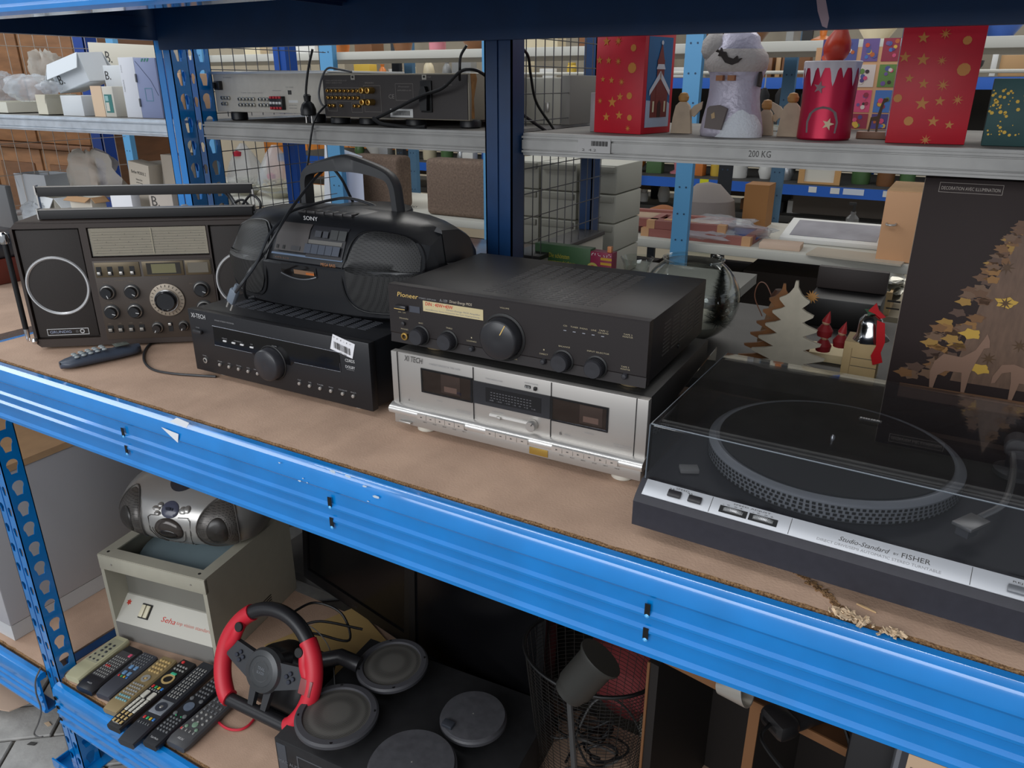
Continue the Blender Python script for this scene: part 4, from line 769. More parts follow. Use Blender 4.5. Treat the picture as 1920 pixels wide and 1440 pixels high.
# --- game steering wheel
REDP = mat((205, 34, 52), .45, bump=.05, bs=600); RB = mat((34, 34, 37), .38)
t = T('steering_wheel', 'red and black toy racing wheel with pedal style hub, right of the remote controls', 'steering wheel', (-1.205, .165, -.732), 0)
t.rotation_euler = (radians(-27), 0, radians(2))
Rw = .138
def rimpt(a):  # a clockwise from top
    x, z = Rw*sin(a), Rw*1.0*cos(a)
    if z < -.098: z = -.098-.12*(z+.098)*0
    return Vector((x, 0, z))
def arc(a0, a1, r, m, name, n=18, flat=False):
    P = [rimpt(radians(a0+(a1-a0)*i/n)) for i in range(n+1)]; return O(name, MB().tube(P, r, 14), m, t, ang=60)
arc(-36, 44, .0175, RB, 'top_grip'); arc(-36, -140, .0205, REDP, 'red_grip'); arc(44, 137, .0205, REDP, 'red_grip')
O('bottom_bar', MB().tube([(-.094, 0, -.1), (-.03, 0, -.1), (.03, 0, -.1), (.094, 0, -.1)], .0155, 14), RB, t, ang=60)
for s_ in (-1, 1):
    O('spoke', MB().plate([(s_*.03, .03), (s_*.128, .045), (s_*.132, .005), (s_*.10, -.01), (s_*.035, -.035)], [], .014, 'xz', (0, -.01, 0)), mat((52, 54, 58), .4), t)
    O('thumb_rest', MB().tube(spline([(s_*.132, -.002, .01), (s_*.112, -.006, .04), (s_*.105, -.008, .062), (s_*.1, -.006, .085)], 4), .014, 10, rr=None), REDP, t, ang=60)
    O('thumb_button', MB().cyl((0, 0, 0), .0115, .006, (0, -1, 0), 20, bev=.001), VBLK, t, loc=(s_*.094, -.017, .075))
    for a in range(4): O('face_button', MB().cyl((0, 0, 0), .0052, .004, (0, -1, 0), 12, bev=.001), mat((44, 48, 60), .35), t, loc=(s_*.078+.0095*cos(a*pi/2), -.011, .01+.0095*sin(a*pi/2)))
    O('lower_spoke', MB().plate([(s_*.012, -.03), (s_*.034, -.03), (s_*.026, -.1), (s_*.012, -.1)], [], .012, 'xz', (0, -.008, 0)), mat((46, 47, 50), .4), t)
O('sticker_patch', MB().box(.114, .148, -.0195, -.017, -.01, .025, bev=.001), mat((140, 74, 74), .4), t)
hb = O('hub', MB().lathe([(.05, -.01), (.053, .008), (.048, .018), (.036, .021), (.034, .019), (.024, .02), (0, .0195)], (0, 0, 0), (0, -1, 0), 40), mat((66, 68, 70), .35, .2), t)
O('hub_ring', MB().lathe([(.022, .0195), (.0235, .022), (.025, .0195)], (0, 0, 0), (0, -1, 0), 36, (False, False)), mat((120, 122, 124), .3, .4), hb); txt('TRAIL', .022, .007, (-.011, -.0205, .003), mat((120, 124, 130), .4), hb); txt('BLAZER', .022, .006, (-.011, -.0205, -.006), mat((120, 124, 130), .4), hb)
O('steering_column', MB().cyl((0, 0, 0), .03, .07, (0, 1, 0), 24), RB, t)
hs = O('base_housing', MB().box(-.085, .085, .05, .17, -.115, .03, bev=.03, seg=4), mat((24, 24, 26), .35), t); O('base_foot', MB().box(-.05, .06, .05, .12, -.145, -.11, bev=.01), RB, t); O('gear_lever', MB().tube([(.06, .1, .02), (.12, .11, .05), (.17, .12, .045)], .019, 12), RB, t)
O('cable', MB().tube(spline([atz(x, y, ZL+.004) for x, y in ((404, 1345), (414, 1358), (430, 1367), (450, 1368), (466, 1360), (478, 1345), (486, 1325))], 6), .0032, 8), mat((205, 40, 60), .45), None, label='thin red cable looping out under the steering wheel', cat='cable')
# --- speaker chassis on black boxes
SB = mat((32, 32, 34), .6, noise=.25, ns=40)
bx = T('subwoofer_box', 'large black box with printed label carrying the loose loudspeakers', 'box', (-1.0956, .072, ZL+.0005), radians(4))
O('carton', MB().box(0, .52, 0, .36, 0, .116, bev=.002), SB, bx); O('side_label', MB().box(.005, .03, -.0008, 0, .01, .105), mat((70, 74, 80), .5), bx); txt('MAC AUDIO', .07, .01, (.006, -.0014, .05), mat((110, 114, 120), .5), bx, rot=0)
pn = O('printed_panel', MB().plate([(.06, .01), (.4, .01), (.4, .09), (.06, .09)], [[(.063, .013), (.397, .013), (.397, .087), (.063, .087)]], .0006, 'xz', (0, -.0007, 0)), mat((84, 86, 90), .5), bx)
SPM = mat((66, 66, 70), .45, bump=.06, bs=500)
def speaker(label, x, y, z, R_, grille, tilt=(0, 0), clip=False):
    t = T('loudspeaker', label, 'loudspeaker', (x, y, z), 0, 'loose loudspeakers on the black box'); t.rotation_euler = (tilt[0], tilt[1], random.uniform(0, 1) if not clip else 0)
    O('magnet', MB().cyl((0, 0, 0), R_*.42, .018, (0, 0, 1), 28, bev=.002), mat((110, 92, 62), .4, .5) if grille else mat((60, 58, 56), .5), t)
    O('basket', MB().lathe([(R_*.42, .016), (R_*.5, .022), (R_*.86, .036), (R_*.86, .04)], (0, 0, 0), (0, 0, 1), 36), mat((62, 56, 50), .5), t)
    O('flange', MB().lathe([(R_*.7, .04), (R_, .04), (R_*1.0, .047), (R_*.95, .051), (R_*.82, .052), (R_*.8, .047)], (0, 0, 0), (0, 0, 1), 48, (False, False)), SPM, t)
    if grille:
        O('grille', MB().lathe([(R_*.81, .047), (R_*.6, .0505), (R_*.3, .0525), (0, .053)], (0, 0, 0), (0, 0, 1), 40, (False, True)), mat((92, 90, 86), .5, .2, dots=(330, (14, 14, 14))), t)
        for k in range(4): O('screw_hole', MB().cyl((0, 0, 0), .0035, .001, (0, 0, 1), 10), VBLK, t, loc=(R_*.9*cos(k*pi/2+.4), R_*.9*sin(k*pi/2+.4), .0505))
    else:
        O('cover_cap', MB().lathe([(R_*.96, .05), (R_*.94, .056), (R_*.4, .059), (0, .0595)], (0, 0, 0), (0, 0, 1), 48), mat((72, 72, 76), .55, noise=.2, ns=60), t); O('centre_pip', MB().lathe([(.002, 0), (0, .001)], (0, 0, .0595), (0, 0, 1), 8), SIL, t)
        if clip: O('terminal', MB().box(-.013, .013, -.009, .009, 0, .009, bev=.002), mat((70, 74, 82), .3, .4), t, loc=(-.03, -R_*.72, .056))
    return t
zt = ZL+.117
speaker('round grey speaker with mesh grille and brass magnet, nearest the steering wheel', -.985, .158, zt, .092, True)
speaker('round dark speaker with mesh grille, behind the brass magnet one', -.975, .345, zt+.0, .086, True, (.05, -.04))
speaker('round capped speaker with a small metal clip at its near rim', -.718, .30, zt, .074, False, (0, 0), True)
speaker('round capped speaker cut by the bottom edge of the picture', -.757, .13, zt, .092, False)
# --- black flat screens leaning behind
SCR = mat((9, 9, 11), .22); FRM = mat((16, 16, 17), .35)
def screen(label, a, b_, z1, tilt):
    a = Vector(a); b_ = Vector(b_); d = b_-a; t = T('television', label, 'television', (a.x, a.y, ZL+.012), atan2(d.y, d.x)); t.rotation_euler.x = -tilt; L = d.length; h_ = z1-ZL
    O('housing', MB().box(0, L, .0, .045, 0, h_, bev=.006), FRM, t); O('bezel', MB().plate([(0, 0), (L, 0), (L, h_), (0, h_)], [[(.022, .035), (L-.022, .035), (L-.022, h_-.022), (.022, h_-.022)]], .006, 'xz', (0, -.007, 0)), FRM, t); O('screen', MB().box(.02, L-.02, -.002, 0, .03, h_-.02), SCR, t); txt('LG', .02, .006, (L*.5, -.0076, .012), mat((60, 60, 62), .4), t); return t
screen('large black flat television behind the light box, its left corner showing', (-1.575, .65, 0), (-1.09, .555, 0), -.16, .08)
screen('large black flat television behind the loudspeakers', (-1.065, .525, 0), (-.632, .462, 0), -.16, .05)
# things around the light box
O('cardboard', MB().box(0, .5, 0, .28, 0, .004), mat((176, 146, 92), .8), None, label='flat tan cardboard with red print behind the steering wheel', cat='cardboard', loc=(-1.45, .36, ZL+.002), rz=-.4)
random.seed(5); 
def tangle(name, label, pts, r=.0035, m=CABLE, cat='cable'): return O(name, MB().tube(spline(pts, 7), r, 7), m, None, label=label, cat=cat)
def P_(L_): return [atz(x, y, ZL+z) if True else 0 for x, y, z in L_]
tangle('cable', 'black cable coiled behind the steering wheel', P_([(545, 1150, .15), (590, 1130, .14), (640, 1150, .12), (655, 1200, .08), (600, 1190, .1), (560, 1180, .12), (600, 1165, .13), (680, 1180, .1)]))
tangle('cable', 'thin grey wire running down to the mesh speaker', P_([(555, 1165, .12), (590, 1180, .12), (615, 1210, .11), (625, 1250, .12), (628, 1290, .14)]), .0014, mat((120, 120, 122), .5))
# --- mesh basket with lamp, right of the screens
def Pt(x, y, Y): return at(x, y, Y)
c0 = Pt(1110, 1330, .36); bk = T('wire_basket', 'black wire mesh basket behind the tangled cables under the main shelf', 'basket', (c0.x-.035, .43, ZL+.001))
mm = MB()
for k in range(40):
    a = 2*pi*k/40; mm.tube([(.11*cos(a), .09*sin(a), 0), (.15*cos(a), .12*sin(a), .34)], .0007, 4)
for k in range(34):
    z = .01*k+.004; s_ = .11+.04*z/.34; mm.tube([(s_*cos(2*pi*i/28), s_*.81*sin(2*pi*i/28), z) for i in range(28)], .0006, 4, True)
O('mesh', mm, mat((30, 28, 26), .5), bk, kind='stuff'); O('rim', MB().tube([(.15*cos(2*pi*i/40), .121*sin(2*pi*i/40), .34) for i in range(40)], .004, 8, True), VBLK, bk)
O('stuffed_bag', MB().lathe([(.0, 0), (.1, .01), (.14, .08), (.12, .16), (.06, .2), (0, .21)], (0, 0, 0), (0, 0, 1), 24), mat((120, 44, 46), .7, noise=.2, ns=12), None, label='dull red bundle seen through the wire mesh basket', cat='bundle', loc=(c0.x-.02, .71, ZL+.001))
lh = Pt(1095, 1240, .27); t = T('desk_lamp', 'grey desk lamp with tilted head in front of the wire basket', 'lamp', (lh.x, .23, ZL+.001))
O('lamp_shade', MB().lathe([(.024, -.004), (.03, 0), (.033, .015), (.036, .02), (.037, .085), (.044, .095), (.044, .1)], (-.02, .02, lh.z-ZL-.07), (.45, .3, .75), 28, (True, True)), mat((50, 50, 47), .5), t); O('base_plate', MB().lathe([(.07, 0), (.07, .008), (.06, .014), (0, .016)], (0, 0, 0), (0, 0, 1), 36), mat((60, 60, 60), .4), t); O('arm', MB().tube([(0, 0, .012), (.01, 0, .2), (-.02, .02, lh.z-ZL-.06)], .006, 8), mat((70, 70, 70), .4), t)
for i, (lab, pts) in enumerate((('dark grey cable rising in a loop beside the television', [(1050, 1320, .1), (1040, 1300, .16), (1050, 1290, .18), (1070, 1360, .08), (1100, 1430, .02), (1130, 1440, .01)]),
    ('thin cable arching over the cable heap to the cabinet', [(1075, 1390, .03), (1110, 1320, .12), (1150, 1310, .13), (1190, 1350, .07), (1215, 1420, .01), (1220, 1440, .01)]),
    ('black cable coiled at the foot of the wire basket', [(1080, 1350, .06), (1110, 1365, .05), (1150, 1350, .07), (1130, 1380, .03), (1080, 1400, .02), (1060, 1430, .01)]),
    ('pale plug cable in the middle of the cable heap', [(1060, 1380, .04), (1100, 1390, .04), (1160, 1420, .02), (1120, 1440, .0), (1060, 1440, .01)]))): tangle('cable', lab, P_(pts), .003, (CABLE, mat((60, 60, 60), .5), CABLE, mat((84, 82, 80), .5))[i])
random.seed(9)
for i in range(7):
    cx, cy = 1090+random.uniform(-40, 90), 1400+random.uniform(-50, 40); rr = random.uniform(18, 42)
    pts = [(cx+rr*cos(a+i)*random.uniform(.8, 1.2), cy+rr*.6*sin(a+i)*random.uniform(.8, 1.2), .01+.02*random.random()+i*.006) for a in [k*.7 for k in range(12)]]
    o = tangle('cable', 'black looped cable in the heap below the wire basket, %s of the loops' % ('lowest', 'second', 'third', 'fourth', 'fifth', 'sixth', 'topmost')[i], P_(pts), .0028); o['group'] = 'looped cables in the heap'
pg = atz(1208, 1372, ZL+.05); O('mains_plug', MB().box(-.012, .012, -.02, .02, 0, .03, bev=.004).cyl((-.005, .02, .015), .002, .02, (0, 1, 0), 8).cyl((.005, .02, .015), .002, .02, (0, 1, 0), 8), mat((120, 120, 112), .4), None, label='pale grey plug lying on the cable heap', cat='plug', loc=(pg.x, pg.y, pg.z), rz=.4)
# --- dark cabinet with pale edges at the right
CE = mat((116, 78, 46), .6); CI = mat((26, 22, 20), .6); CT = mat((74, 48, 28), .5, noise=.2, ns=10)
pA = at(1205, 1216, .3); pC = at(1418, 1320, .3)
ca = atz(1262, 1243, -.42); cb_ = atz(1650, 1442, -.42); cang = atan2(cb_.y-ca.y, cb_.x-ca.x); o_ = ca-(cb_-ca).normalized()*.045
t = T('wooden_cabinet', 'dark open cabinet with pale wooden edges under the right end of the main shelf', 'cabinet', (o_.x, o_.y, ZL+.0005), cang); zc = -.42-ZL-.008; xw = .95; dvx = (atz(1418, 1325, -.42)-o_).length
O('side_panel', MB().box(-.004, .018, .0, .28, 0, .47), CI, t); O('edge_band', MB().box(-.004, .001, -.003, 0, 0, .47), CE, t)
O('top_panel', MB().box(.0, xw, 0, .28, zc+.0, zc+.016), CT, t); O('edge_band', MB().box(.02, xw, -.003, .0, zc, zc+.016), CE, t)
O('divider', MB().box(dvx-.01, dvx+.008, .0, .27, 0, zc), CI, t); O('edge_band', MB().box(dvx-.01, dvx+.008, -.003, 0, 0, zc), CE, t); O('back_panel', MB().box(.018, xw, .27, .28, 0, .47), CI, t)
zt = ZL+zc+.017
p = atz(1372, 1288, zt+.03); O('spot_lamp', MB().lathe([(.014, 0), (.026, .045), (.027, .05), (.024, .05), (.012, .004)], (0, 0, 0), (.75, -.1, .25), 24, (True, False)), mat((190, 186, 178), .35, .6), None, label='small silver spotlight shade lying on the dark cabinet', cat='lamp', loc=(p.x-.02, p.y, zt+.024))
p = atz(1525, 1345, zt); t = T('telephone', 'black telephone handset with coiled cord lying on the dark cabinet', 'telephone', (p.x, p.y, zt), .9)
O('handset', MB().box(-.09, .09, -.024, .024, .006, .03, bev=.008).box(-.09, -.05, -.028, .028, 0, .034, bev=.01).box(.05, .09, -.028, .028, 0, .034, bev=.01), mat((30, 29, 30), .35), t); O('cord', MB().tube(spline([(-.09, 0, .02), (-.13, -.03, .03), (-.11, -.09, .0), (-.05, -.1, -.03), (.0, -.08, .0), (.02, -.03, .03)], 6), .003, 6), VBLK, t)
for i, (lab, pts) in enumerate((('black cable hanging down the front of the dark cabinet', [(1310, 1245, .30), (1290, 1262, .24), (1268, 1290, .2), (1245, 1320, .15), (1236, 1350, .1), (1238, 1368, .08)]), ('shorter black cable hanging beside the cabinet lamp', [(1308, 1246, .3), (1290, 1270, .24), (1275, 1300, .2), (1262, 1330, .15)]))): tangle('cable', lab, P_(pts), .003, mat((54, 54, 56), .35))
p = at(1600, 1352, .16); q_ = at(1686, 1380, .16); t = T('black_carton', 'black carton with a rounded corner beside the boxed telephone', 'box', (p.x, .16, ZL+.0005)); O('carton', MB().box(0, .1, 0, .12, 0, p.z-ZL, bev=.006), mat((30, 29, 31), .5), t)
p = at(1688, 1380, .12); t = T('phone_box', 'small silver blister box printed with a telephone display, at the bottom right', 'box', (p.x, .12, ZL+.0005)); h_ = p.z-ZL
O('carton', MB().box(0, .078, 0, .05, 0, h_, bev=.001), mat((104, 106, 112), .4), t); O('front_print', MB().box(.006, .07, -.0008, 0, .0, h_-.006), mat((58, 58, 64), .4), t); txt('Panasonic', .032, .005, (.02, -.0014, h_-.016), LW, t)
O('display_print', MB().box(.014, .06, -.0014, -.0008, h_-.085, h_-.022), mat((206, 176, 146), .4), t); txt('Panasonic', .032, .0065, (.019, -.002, h_-.048), LDK, t); txt('1234567890', .036, .0065, (.018, -.002, h_-.06), LDK, t); txt('■■■ ■', .03, .005, (.019, -.002, h_-.072), LDK, t)
p = at(1790, 1412, .14); O('pale_tube', MB().cyl((0, 0, 0), .014, max(.05, p.z-ZL), (0, 0, 1), 16), mat((170, 160, 140), .5), None, label='pale roll standing right of the small telephone box', cat='roll', loc=(p.x+.004, .14, ZL+.0005))
# --- big white cabinet in the left bay, paving litter
a = atz(28, 1203, ZL); c_ = atz(190, 1107, ZL); d = c_-a
t = T('white_cabinet', 'large pale grey white cabinet standing in the lower left bay', 'cabinet', (a.x, a.y, ZL+.0005), atan2(d.y, d.x)-pi/2)
O('carcass', MB().box(-.5, 0, 0, .56, .05, .49, bev=.004), mat((176, 174, 176), .55), t); O('plinth', MB().box(-.5, -.002, .002, .55, 0, .049), mat((196, 196, 196), .6), t); O('top_board', MB().box(-.5, .003, -.01, .57, .491, .51), KRAFT, t)
P4 = [atz(x, y, GZ) for x, y in ((-20, 1262), (66, 1322), (62, 1332), (22, 1349), (-20, 1342))]; o = O('cardboard', MB().prism([(p.x-P4[0].x, p.y-P4[0].y) for p in P4], .004, 'xy'), mat((196, 170, 150), .85), None, label='torn flat cardboard lying on the paving at the lower left', cat='cardboard', loc=(P4[0].x, P4[0].y, GZ+.03))
o = O('cable', MB().tube([at(x, y, -.05) for x, y in ((75, 1253),)]+spline([at(x, y, -.05) for x, y in ((75, 1255), (67, 1275), (68, 1300), (77, 1330), (72, 1355), (64, 1375), (72, 1382), (80, 1381))], 5), .0022, 6), mat((96, 94, 92), .5), None, label='thin grey cable hanging from the lower beam over the paving', cat='cable')
for i, (x, y, l_) in enumerate(((90, 1358, 'pale wood chip on the paving near the post'), (60, 1395, 'small dark scrap on the paving'))): p = atz(x, y, GZ); O('scrap', MB().prism([(-.012, -.004), (.01, -.006), (.014, .003), (-.006, .006)], .002, 'xy'), mat((206, 180, 150), .8) if i == 0 else LDK, None, label=l_, cat='scrap', loc=(p.x, p.y, GZ+.001), rz=.5*i)
# ------------------------------------------------------------------ rear rack, upper galvanised shelf
ZG = GT+.0005
def rowpx(*ps, Y): return [at(x, y, Y) for x, y in ps]
# receivers seen from behind
MSIL = mat((208, 202, 190), .5, .1, noise=.05, ns=60)
t = T('receiver', 'silver receiver seen from behind on the galvanised shelf, left of the dark one', 'receiver', (-1.775, .715, ZG), 0)
W, H0, H1 = .386, .022, .118
O('housing', MB().box(0, W+.02, .0, .3, H0, H1, bev=.0015), MSIL, t); O('top_flange', MB().box(-.002, W+.02, -.004, .3, H1-.004, H1+.003, bev=.001), mat((205, 207, 208), .35, .5), t)
for x in (.05, .33): foot(t, x, .03, .022, .0225)
O('aerial_block', MB().box(.012, .034, -.012, 0, .076, .098, bev=.002).box(.016, .022, -.018, 0, .08, .094), BLK, t)
b = MB()
jk = MB().lathe([(.0052, 0), (.005, .006), (.0028, .0065), (.0026, .001)], (0, 0, 0), (0, -1, 0), 12, (False, True)).mesh('socket', mat((180, 178, 170), .25, .8)); jr = MB().lathe([(.0042, 0), (.004, .006), (.0026, .0066), (.0024, .001)], (0, 0, 0), (0, -1, 0), 12, (False, True)).mesh('socket', GOLD)
for i in range(9):
    for j in range(2): O('socket', jk, None, t, loc=(.095+i*.0125+(.012 if i > 4 else 0), 0, .04+j*.014))
for i, j in ((0, 0), (1, 0), (0, 1), (1, 1), (2, 1)): O('socket', jk, None, t, loc=(.03+i*.012, 0, .042+j*.014))
sp = O('terminal_block', MB().box(.212, .256, -.012, 0, .03, .062, bev=.001), BLK, t)
for i in range(4):
    for z, m in ((.031, mat((190, 40, 50), .4)), (.056, mat((190, 40, 50), .4)), (.043, WHITE)): O('clip', MB().box(.215+i*.0105, .2225+i*.0105, -.015, -.011, z, z+.006, bev=.0008), m, sp)
O('rating_label', MB().box(.268, .3, -.0006, 0, .047, .053), WHITE, t); O('approval_mark', MB().box(.268, .28, -.0006, 0, .066, .076), LDK, t)
for s_, w_, x, z in (('SPEAKERS', .03, .215, .074), ('CE 0560', .026, .262, .082), ('AC 230V 50Hz', .026, .268, .04), ('MADE IN CHINA', .026, .268, .033), ('FM ANTENNA', .03, .04, .105), ('TAPE CD AUX DVD', .08, .1, .068)): txt(s_, w_, .0025, (x, -.0004, z), LG, t)
t = T('amplifier', 'dark amplifier seen from behind with rows of gold sockets on the galvanised shelf', 'amplifier', (-1.376, .702, ZG), 0)
W, H1 = .413, .11; DB_ = mat((58, 52, 50), .5)
O('back_panel', MB().box(0, W, 0, .003, .018, H1), DB_, t); O('cover', MB().box(-.001, W+.003, .002, .34, .016, H1+.003, bev=.001), mat((150, 142, 126), .5, .3), t, label='beige grey cover with a rust streak')
O('rust_streak', MB().prism([(.01, .02), (.022, .02), (.02, .06), (.034, .1), (.03, .112), (.008, .112), (.012, .07)], .0005, 'yz', (W+.003, 0, 0)), mat((150, 104, 52), .8, noise=.3, ns=80), t)
for x in (.02, .11, .25, .4): foot(t, x, .03, .024, .0175)
for x in (.095, .3): O('screw_tab', MB().box(x-.006, x+.006, -.001, 0, H1-.01, H1), mat((170, 165, 155), .4, .4), t); O('screw', MB().cyl((x, -.001, H1-.004), .0025, .0015, (0, -1, 0), 8), VBLK, t)
for i in range(8):
    x = .0155+i*.0132
    for z in (.076, .0605): O('socket', jr if z < .07 else MATS.setdefault('jw', jr), None, t, loc=(x, 0, z))
for x in (.018, .031, .055, .0965, .1095): O('socket', jr, None, t, loc=(x, 0, .0425))
for x in (.133, .151):
    for z in (.077, .0515): O('binding_post', MB().lathe([(.0072, 0), (.0072, .014), (.0066, .02), (.004, .0205), (.0038, .012)], (0, 0, 0), (0, -1, 0), 18, (False, True)), GOLD, t, loc=(x, 0, z))
pl_ = O('mains_inlet', MB().box(.29, .32, -.004, 0, .032, .098, bev=.001), VBLK, t); O('socket_cover', MB().plate([(.296, .036), (.314, .036), (.316, .07), (.31, .086), (.3, .086), (.294, .07)], [], .016, 'xz', (0, -.016, 0)), mat((14, 14, 15), .4), pl_)
bl = O('barcode_label', MB().box(.2, .265, -.0007, 0, .02, .038), WHITE, t)
b = MB()
for k in range(22): b.box(.207+k*.0023, .2082+k*.0023, -.0011, -.0007, .024, .034)
O('barcode', b, LDK, bl)
b = MB(); fr = lambda x0, x1, z0, z1: b.plate([(x0, z0), (x1, z0), (x1, z1), (x0, z1)], [[(x0+.0008, z0+.0008), (x1-.0008, z0+.0008), (x1-.0008, z1-.0008), (x0+.0008, z1-.0008)]], .0003, 'xz', (0, -.0004, 0))
for q_ in ((.01, .115, .052, .083), (.01, .04, .03, .05), (.085, .118, .028, .05), (.125, .175, .03, .088), (.218, .268, .056, .092)): fr(*q_)
O('printed_frame', b, mat((130, 124, 118), .5), t, kind='stuff')
for s_, w_, x, z in (('STEREO AMPLIFIER MODEL A-109', .065, .01, .097), ('DIRECT ENERGY MOS', .05, .01, .092), ('SPEAKERS', .026, .13, .092), ('Pioneer', .03, .228, .084), ('AMPLIFIER A-109', .04, .223, .076), ('CE', .016, .198, .06), ('IN OUT IN OUT', .09, .014, .0665), ('AC OUTLET', .024, .295, .104), ('230V 50Hz', .022, .352, .088)): txt(s_, w_, .003 if s_ != 'CE' else .009, (x, -.0006, z), mat((140, 134, 128), .5), t)
# cables and plugs around the receivers
def cable(label, pts, r=.0028, m=CABLE, cat='cable'): return O('cable', MB().tube(spline(pts, 8), r, 8), m, None, label=label, cat=cat)
A_ = lambda L: [at(x, y, Y) for x, y, Y in L]
cable('thin black cable dropping from the top shelf to the hanging plug', A_([(586, 92, .66), (578, 130, .66), (574, 165, .66), (574, 185, .66)]))
p = at(578, 205, .66); t = T('mains_plug', 'black round mains plug hanging in front of the silver receiver', 'plug', p); 
O('plug_body', MB().lathe([(.006, .034), (.009, .03), (.0075, .018), (.014, .012), (.0185, .0), (.0185, -.012), (.016, -.014), (0, -.014)], (0, 0, 0), (0, 0, 1), 20), mat((18, 18, 19), .4), t); 
for x in (-.009, .009): O('pin', MB().cyl((x, 0, -.031), .002, .018, (0, 0, 1), 8), SIL, t)
cable('thin grey cable looping over the gap between the two receivers', A_([(660, 135, .7), (635, 130, .69), (615, 128, .68), (604, 145, .68), (598, 175, .68), (603, 195, .68), (615, 202, .69)]), .0024, mat((90, 92, 96), .4))
cable('black cable running across the back of the dark amplifier', A_([(700, 225, .67), (740, 205, .67), (790, 180, .67), (830, 165, .665), (862, 135, .66), (885, 130, .66), (905, 138, .68), (930, 160, .72), (975, 210, .76), (1030, 250, .8)]), .0035)
cable('black cable hanging from the top shelf above the dark amplifier', A_([(875, 85, .66), (864, 105, .66), (862, 130, .66), (862, 150, .685)]))
cable('black cable with a plug lying along the shelf under the dark amplifier', A_([(700, 222, .665), (715, 232, .66), (740, 236, .66), (770, 241, .66), (798, 238, .66)]), .0045)
cable('long black cable hanging from the galvanised shelf over the radio cassette player', A_([(612, 196, .655), (592, 220, .63), (584, 250, .625), (578, 300, .6), (570, 335, .58), (563, 375, .56), (568, 393, .55)]), .0024)
cable('black cable hanging behind the wire mesh right of the middle post', A_([(975, 86, .7), (990, 105, .72), (995, 140, .74), (1005, 190, .78), (1030, 230, .84), (1052, 262, .9)]), .003)
# power cord of the radio cassette player
cable('black mains cord looped over the radio handle and down to its grey plug', A_([(735, 410, .42), (700, 385, .4), (655, 372, .39), (620, 375, .37), (570, 388, .31), (545, 397, .27), (530, 412, .24), (505, 440, .205), (480, 495, .17), (455, 530, .14), (442, 548, .14)]), .0028, mat((44, 46, 50), .4))
cable('second strand of the mains cord running over the radio to its left end', A_([(668, 392, .45), (655, 365, .43), (640, 335, .41), (620, 314, .4), (600, 325, .37), (570, 360, .31), (545, 393, .26), (525, 425, .222), (495, 475, .19), (467, 510, .16), (458, 535, .17), (462, 558, .19), (478, 556, .2)]), .0028, mat((34, 36, 40), .4))
p = at(436, 558, .155); t = T('mains_plug', 'flat grey two pin plug hanging at the left end of the radio cassette player', 'plug', (p.x, p.y, p.z)); d_ = radians(28)
t.rotation_euler = (0, radians(32), 0)
O('plug_body', MB().box(-.009, .009, -.006, .006, -.012, .02, bev=.004).lathe([(.0045, 0), (.0035, .014)], (0, 0, .018), (0, 0, 1), 12), mat((108, 118, 130), .4), t)
for x in (-.0055, .0055): O('pin', MB().cyl((x, 0, -.027), .0019, .017, (0, 0, 1), 8), mat((200, 200, 196), .25, .7), t)
cable('black cable lying on the chipboard left of the black receiver', [atz(x, y, .003) for x, y in ((372, 618), (335, 622), (300, 632), (275, 652), (270, 675), (285, 692), (320, 700), (370, 704), (405, 706))], .0026, mat((40, 41, 44), .4))
cable('black cable loops behind the brown radio, right end', A_([(405, 345, .42), (430, 370, .42), (446, 392, .42), (470, 366, .42), (488, 380, .42), (482, 398, .42), (455, 375, .42), (436, 384, .42), (430, 395, .42)]), .0028)
cable('grey cable end curling over the fold-up radio handle', A_([(392, 352, .42), (402, 346, .42), (415, 350, .42), (430, 365, .42), (446, 390, .42)]), .0032, mat((80, 82, 86), .4))
p = at(780, 236, .95); O('tray', MB().lathe([(.05, 0), (.1, .004), (.12, .022), (.117, .022), (.098, .007), (0, .004)], (0, 0, 0), (0, 0, 1), 40), mat((190, 30, 50), .35), None, label='red round tray lying behind the feet of the dark amplifier', cat='tray', loc=(p.x+.05, 1.06, ZG))
p = at(650, 236, .95); O('tray', MB().lathe([(.03, 0), (.05, .004), (.06, .02), (.057, .02), (.048, .007), (0, .004)], (0, 0, 0), (0, 0, 1), 30), mat((200, 40, 60), .35), None, label='small red dish lying behind the gap between the two receivers', cat='dish', loc=(p.x, 1.1, ZG))
# grey instrument case behind the mesh
p = at(962, 150, .95); t = T('metal_case', 'grey metal case standing behind the wire mesh right of the middle post', 'case', (p.x, .95, ZG))
O('housing', MB().box(0, .13, 0, .16, 0, .105, bev=.003), mat((168, 166, 154), .5), t); O('front_rim', MB().box(.13, .155, 0, .16, 0, .11, bev=.002), mat((122, 120, 114), .5), t); O('latch', MB().box(.09, .1, -.004, 0, .03, .05, bev=.001), SIL, t)
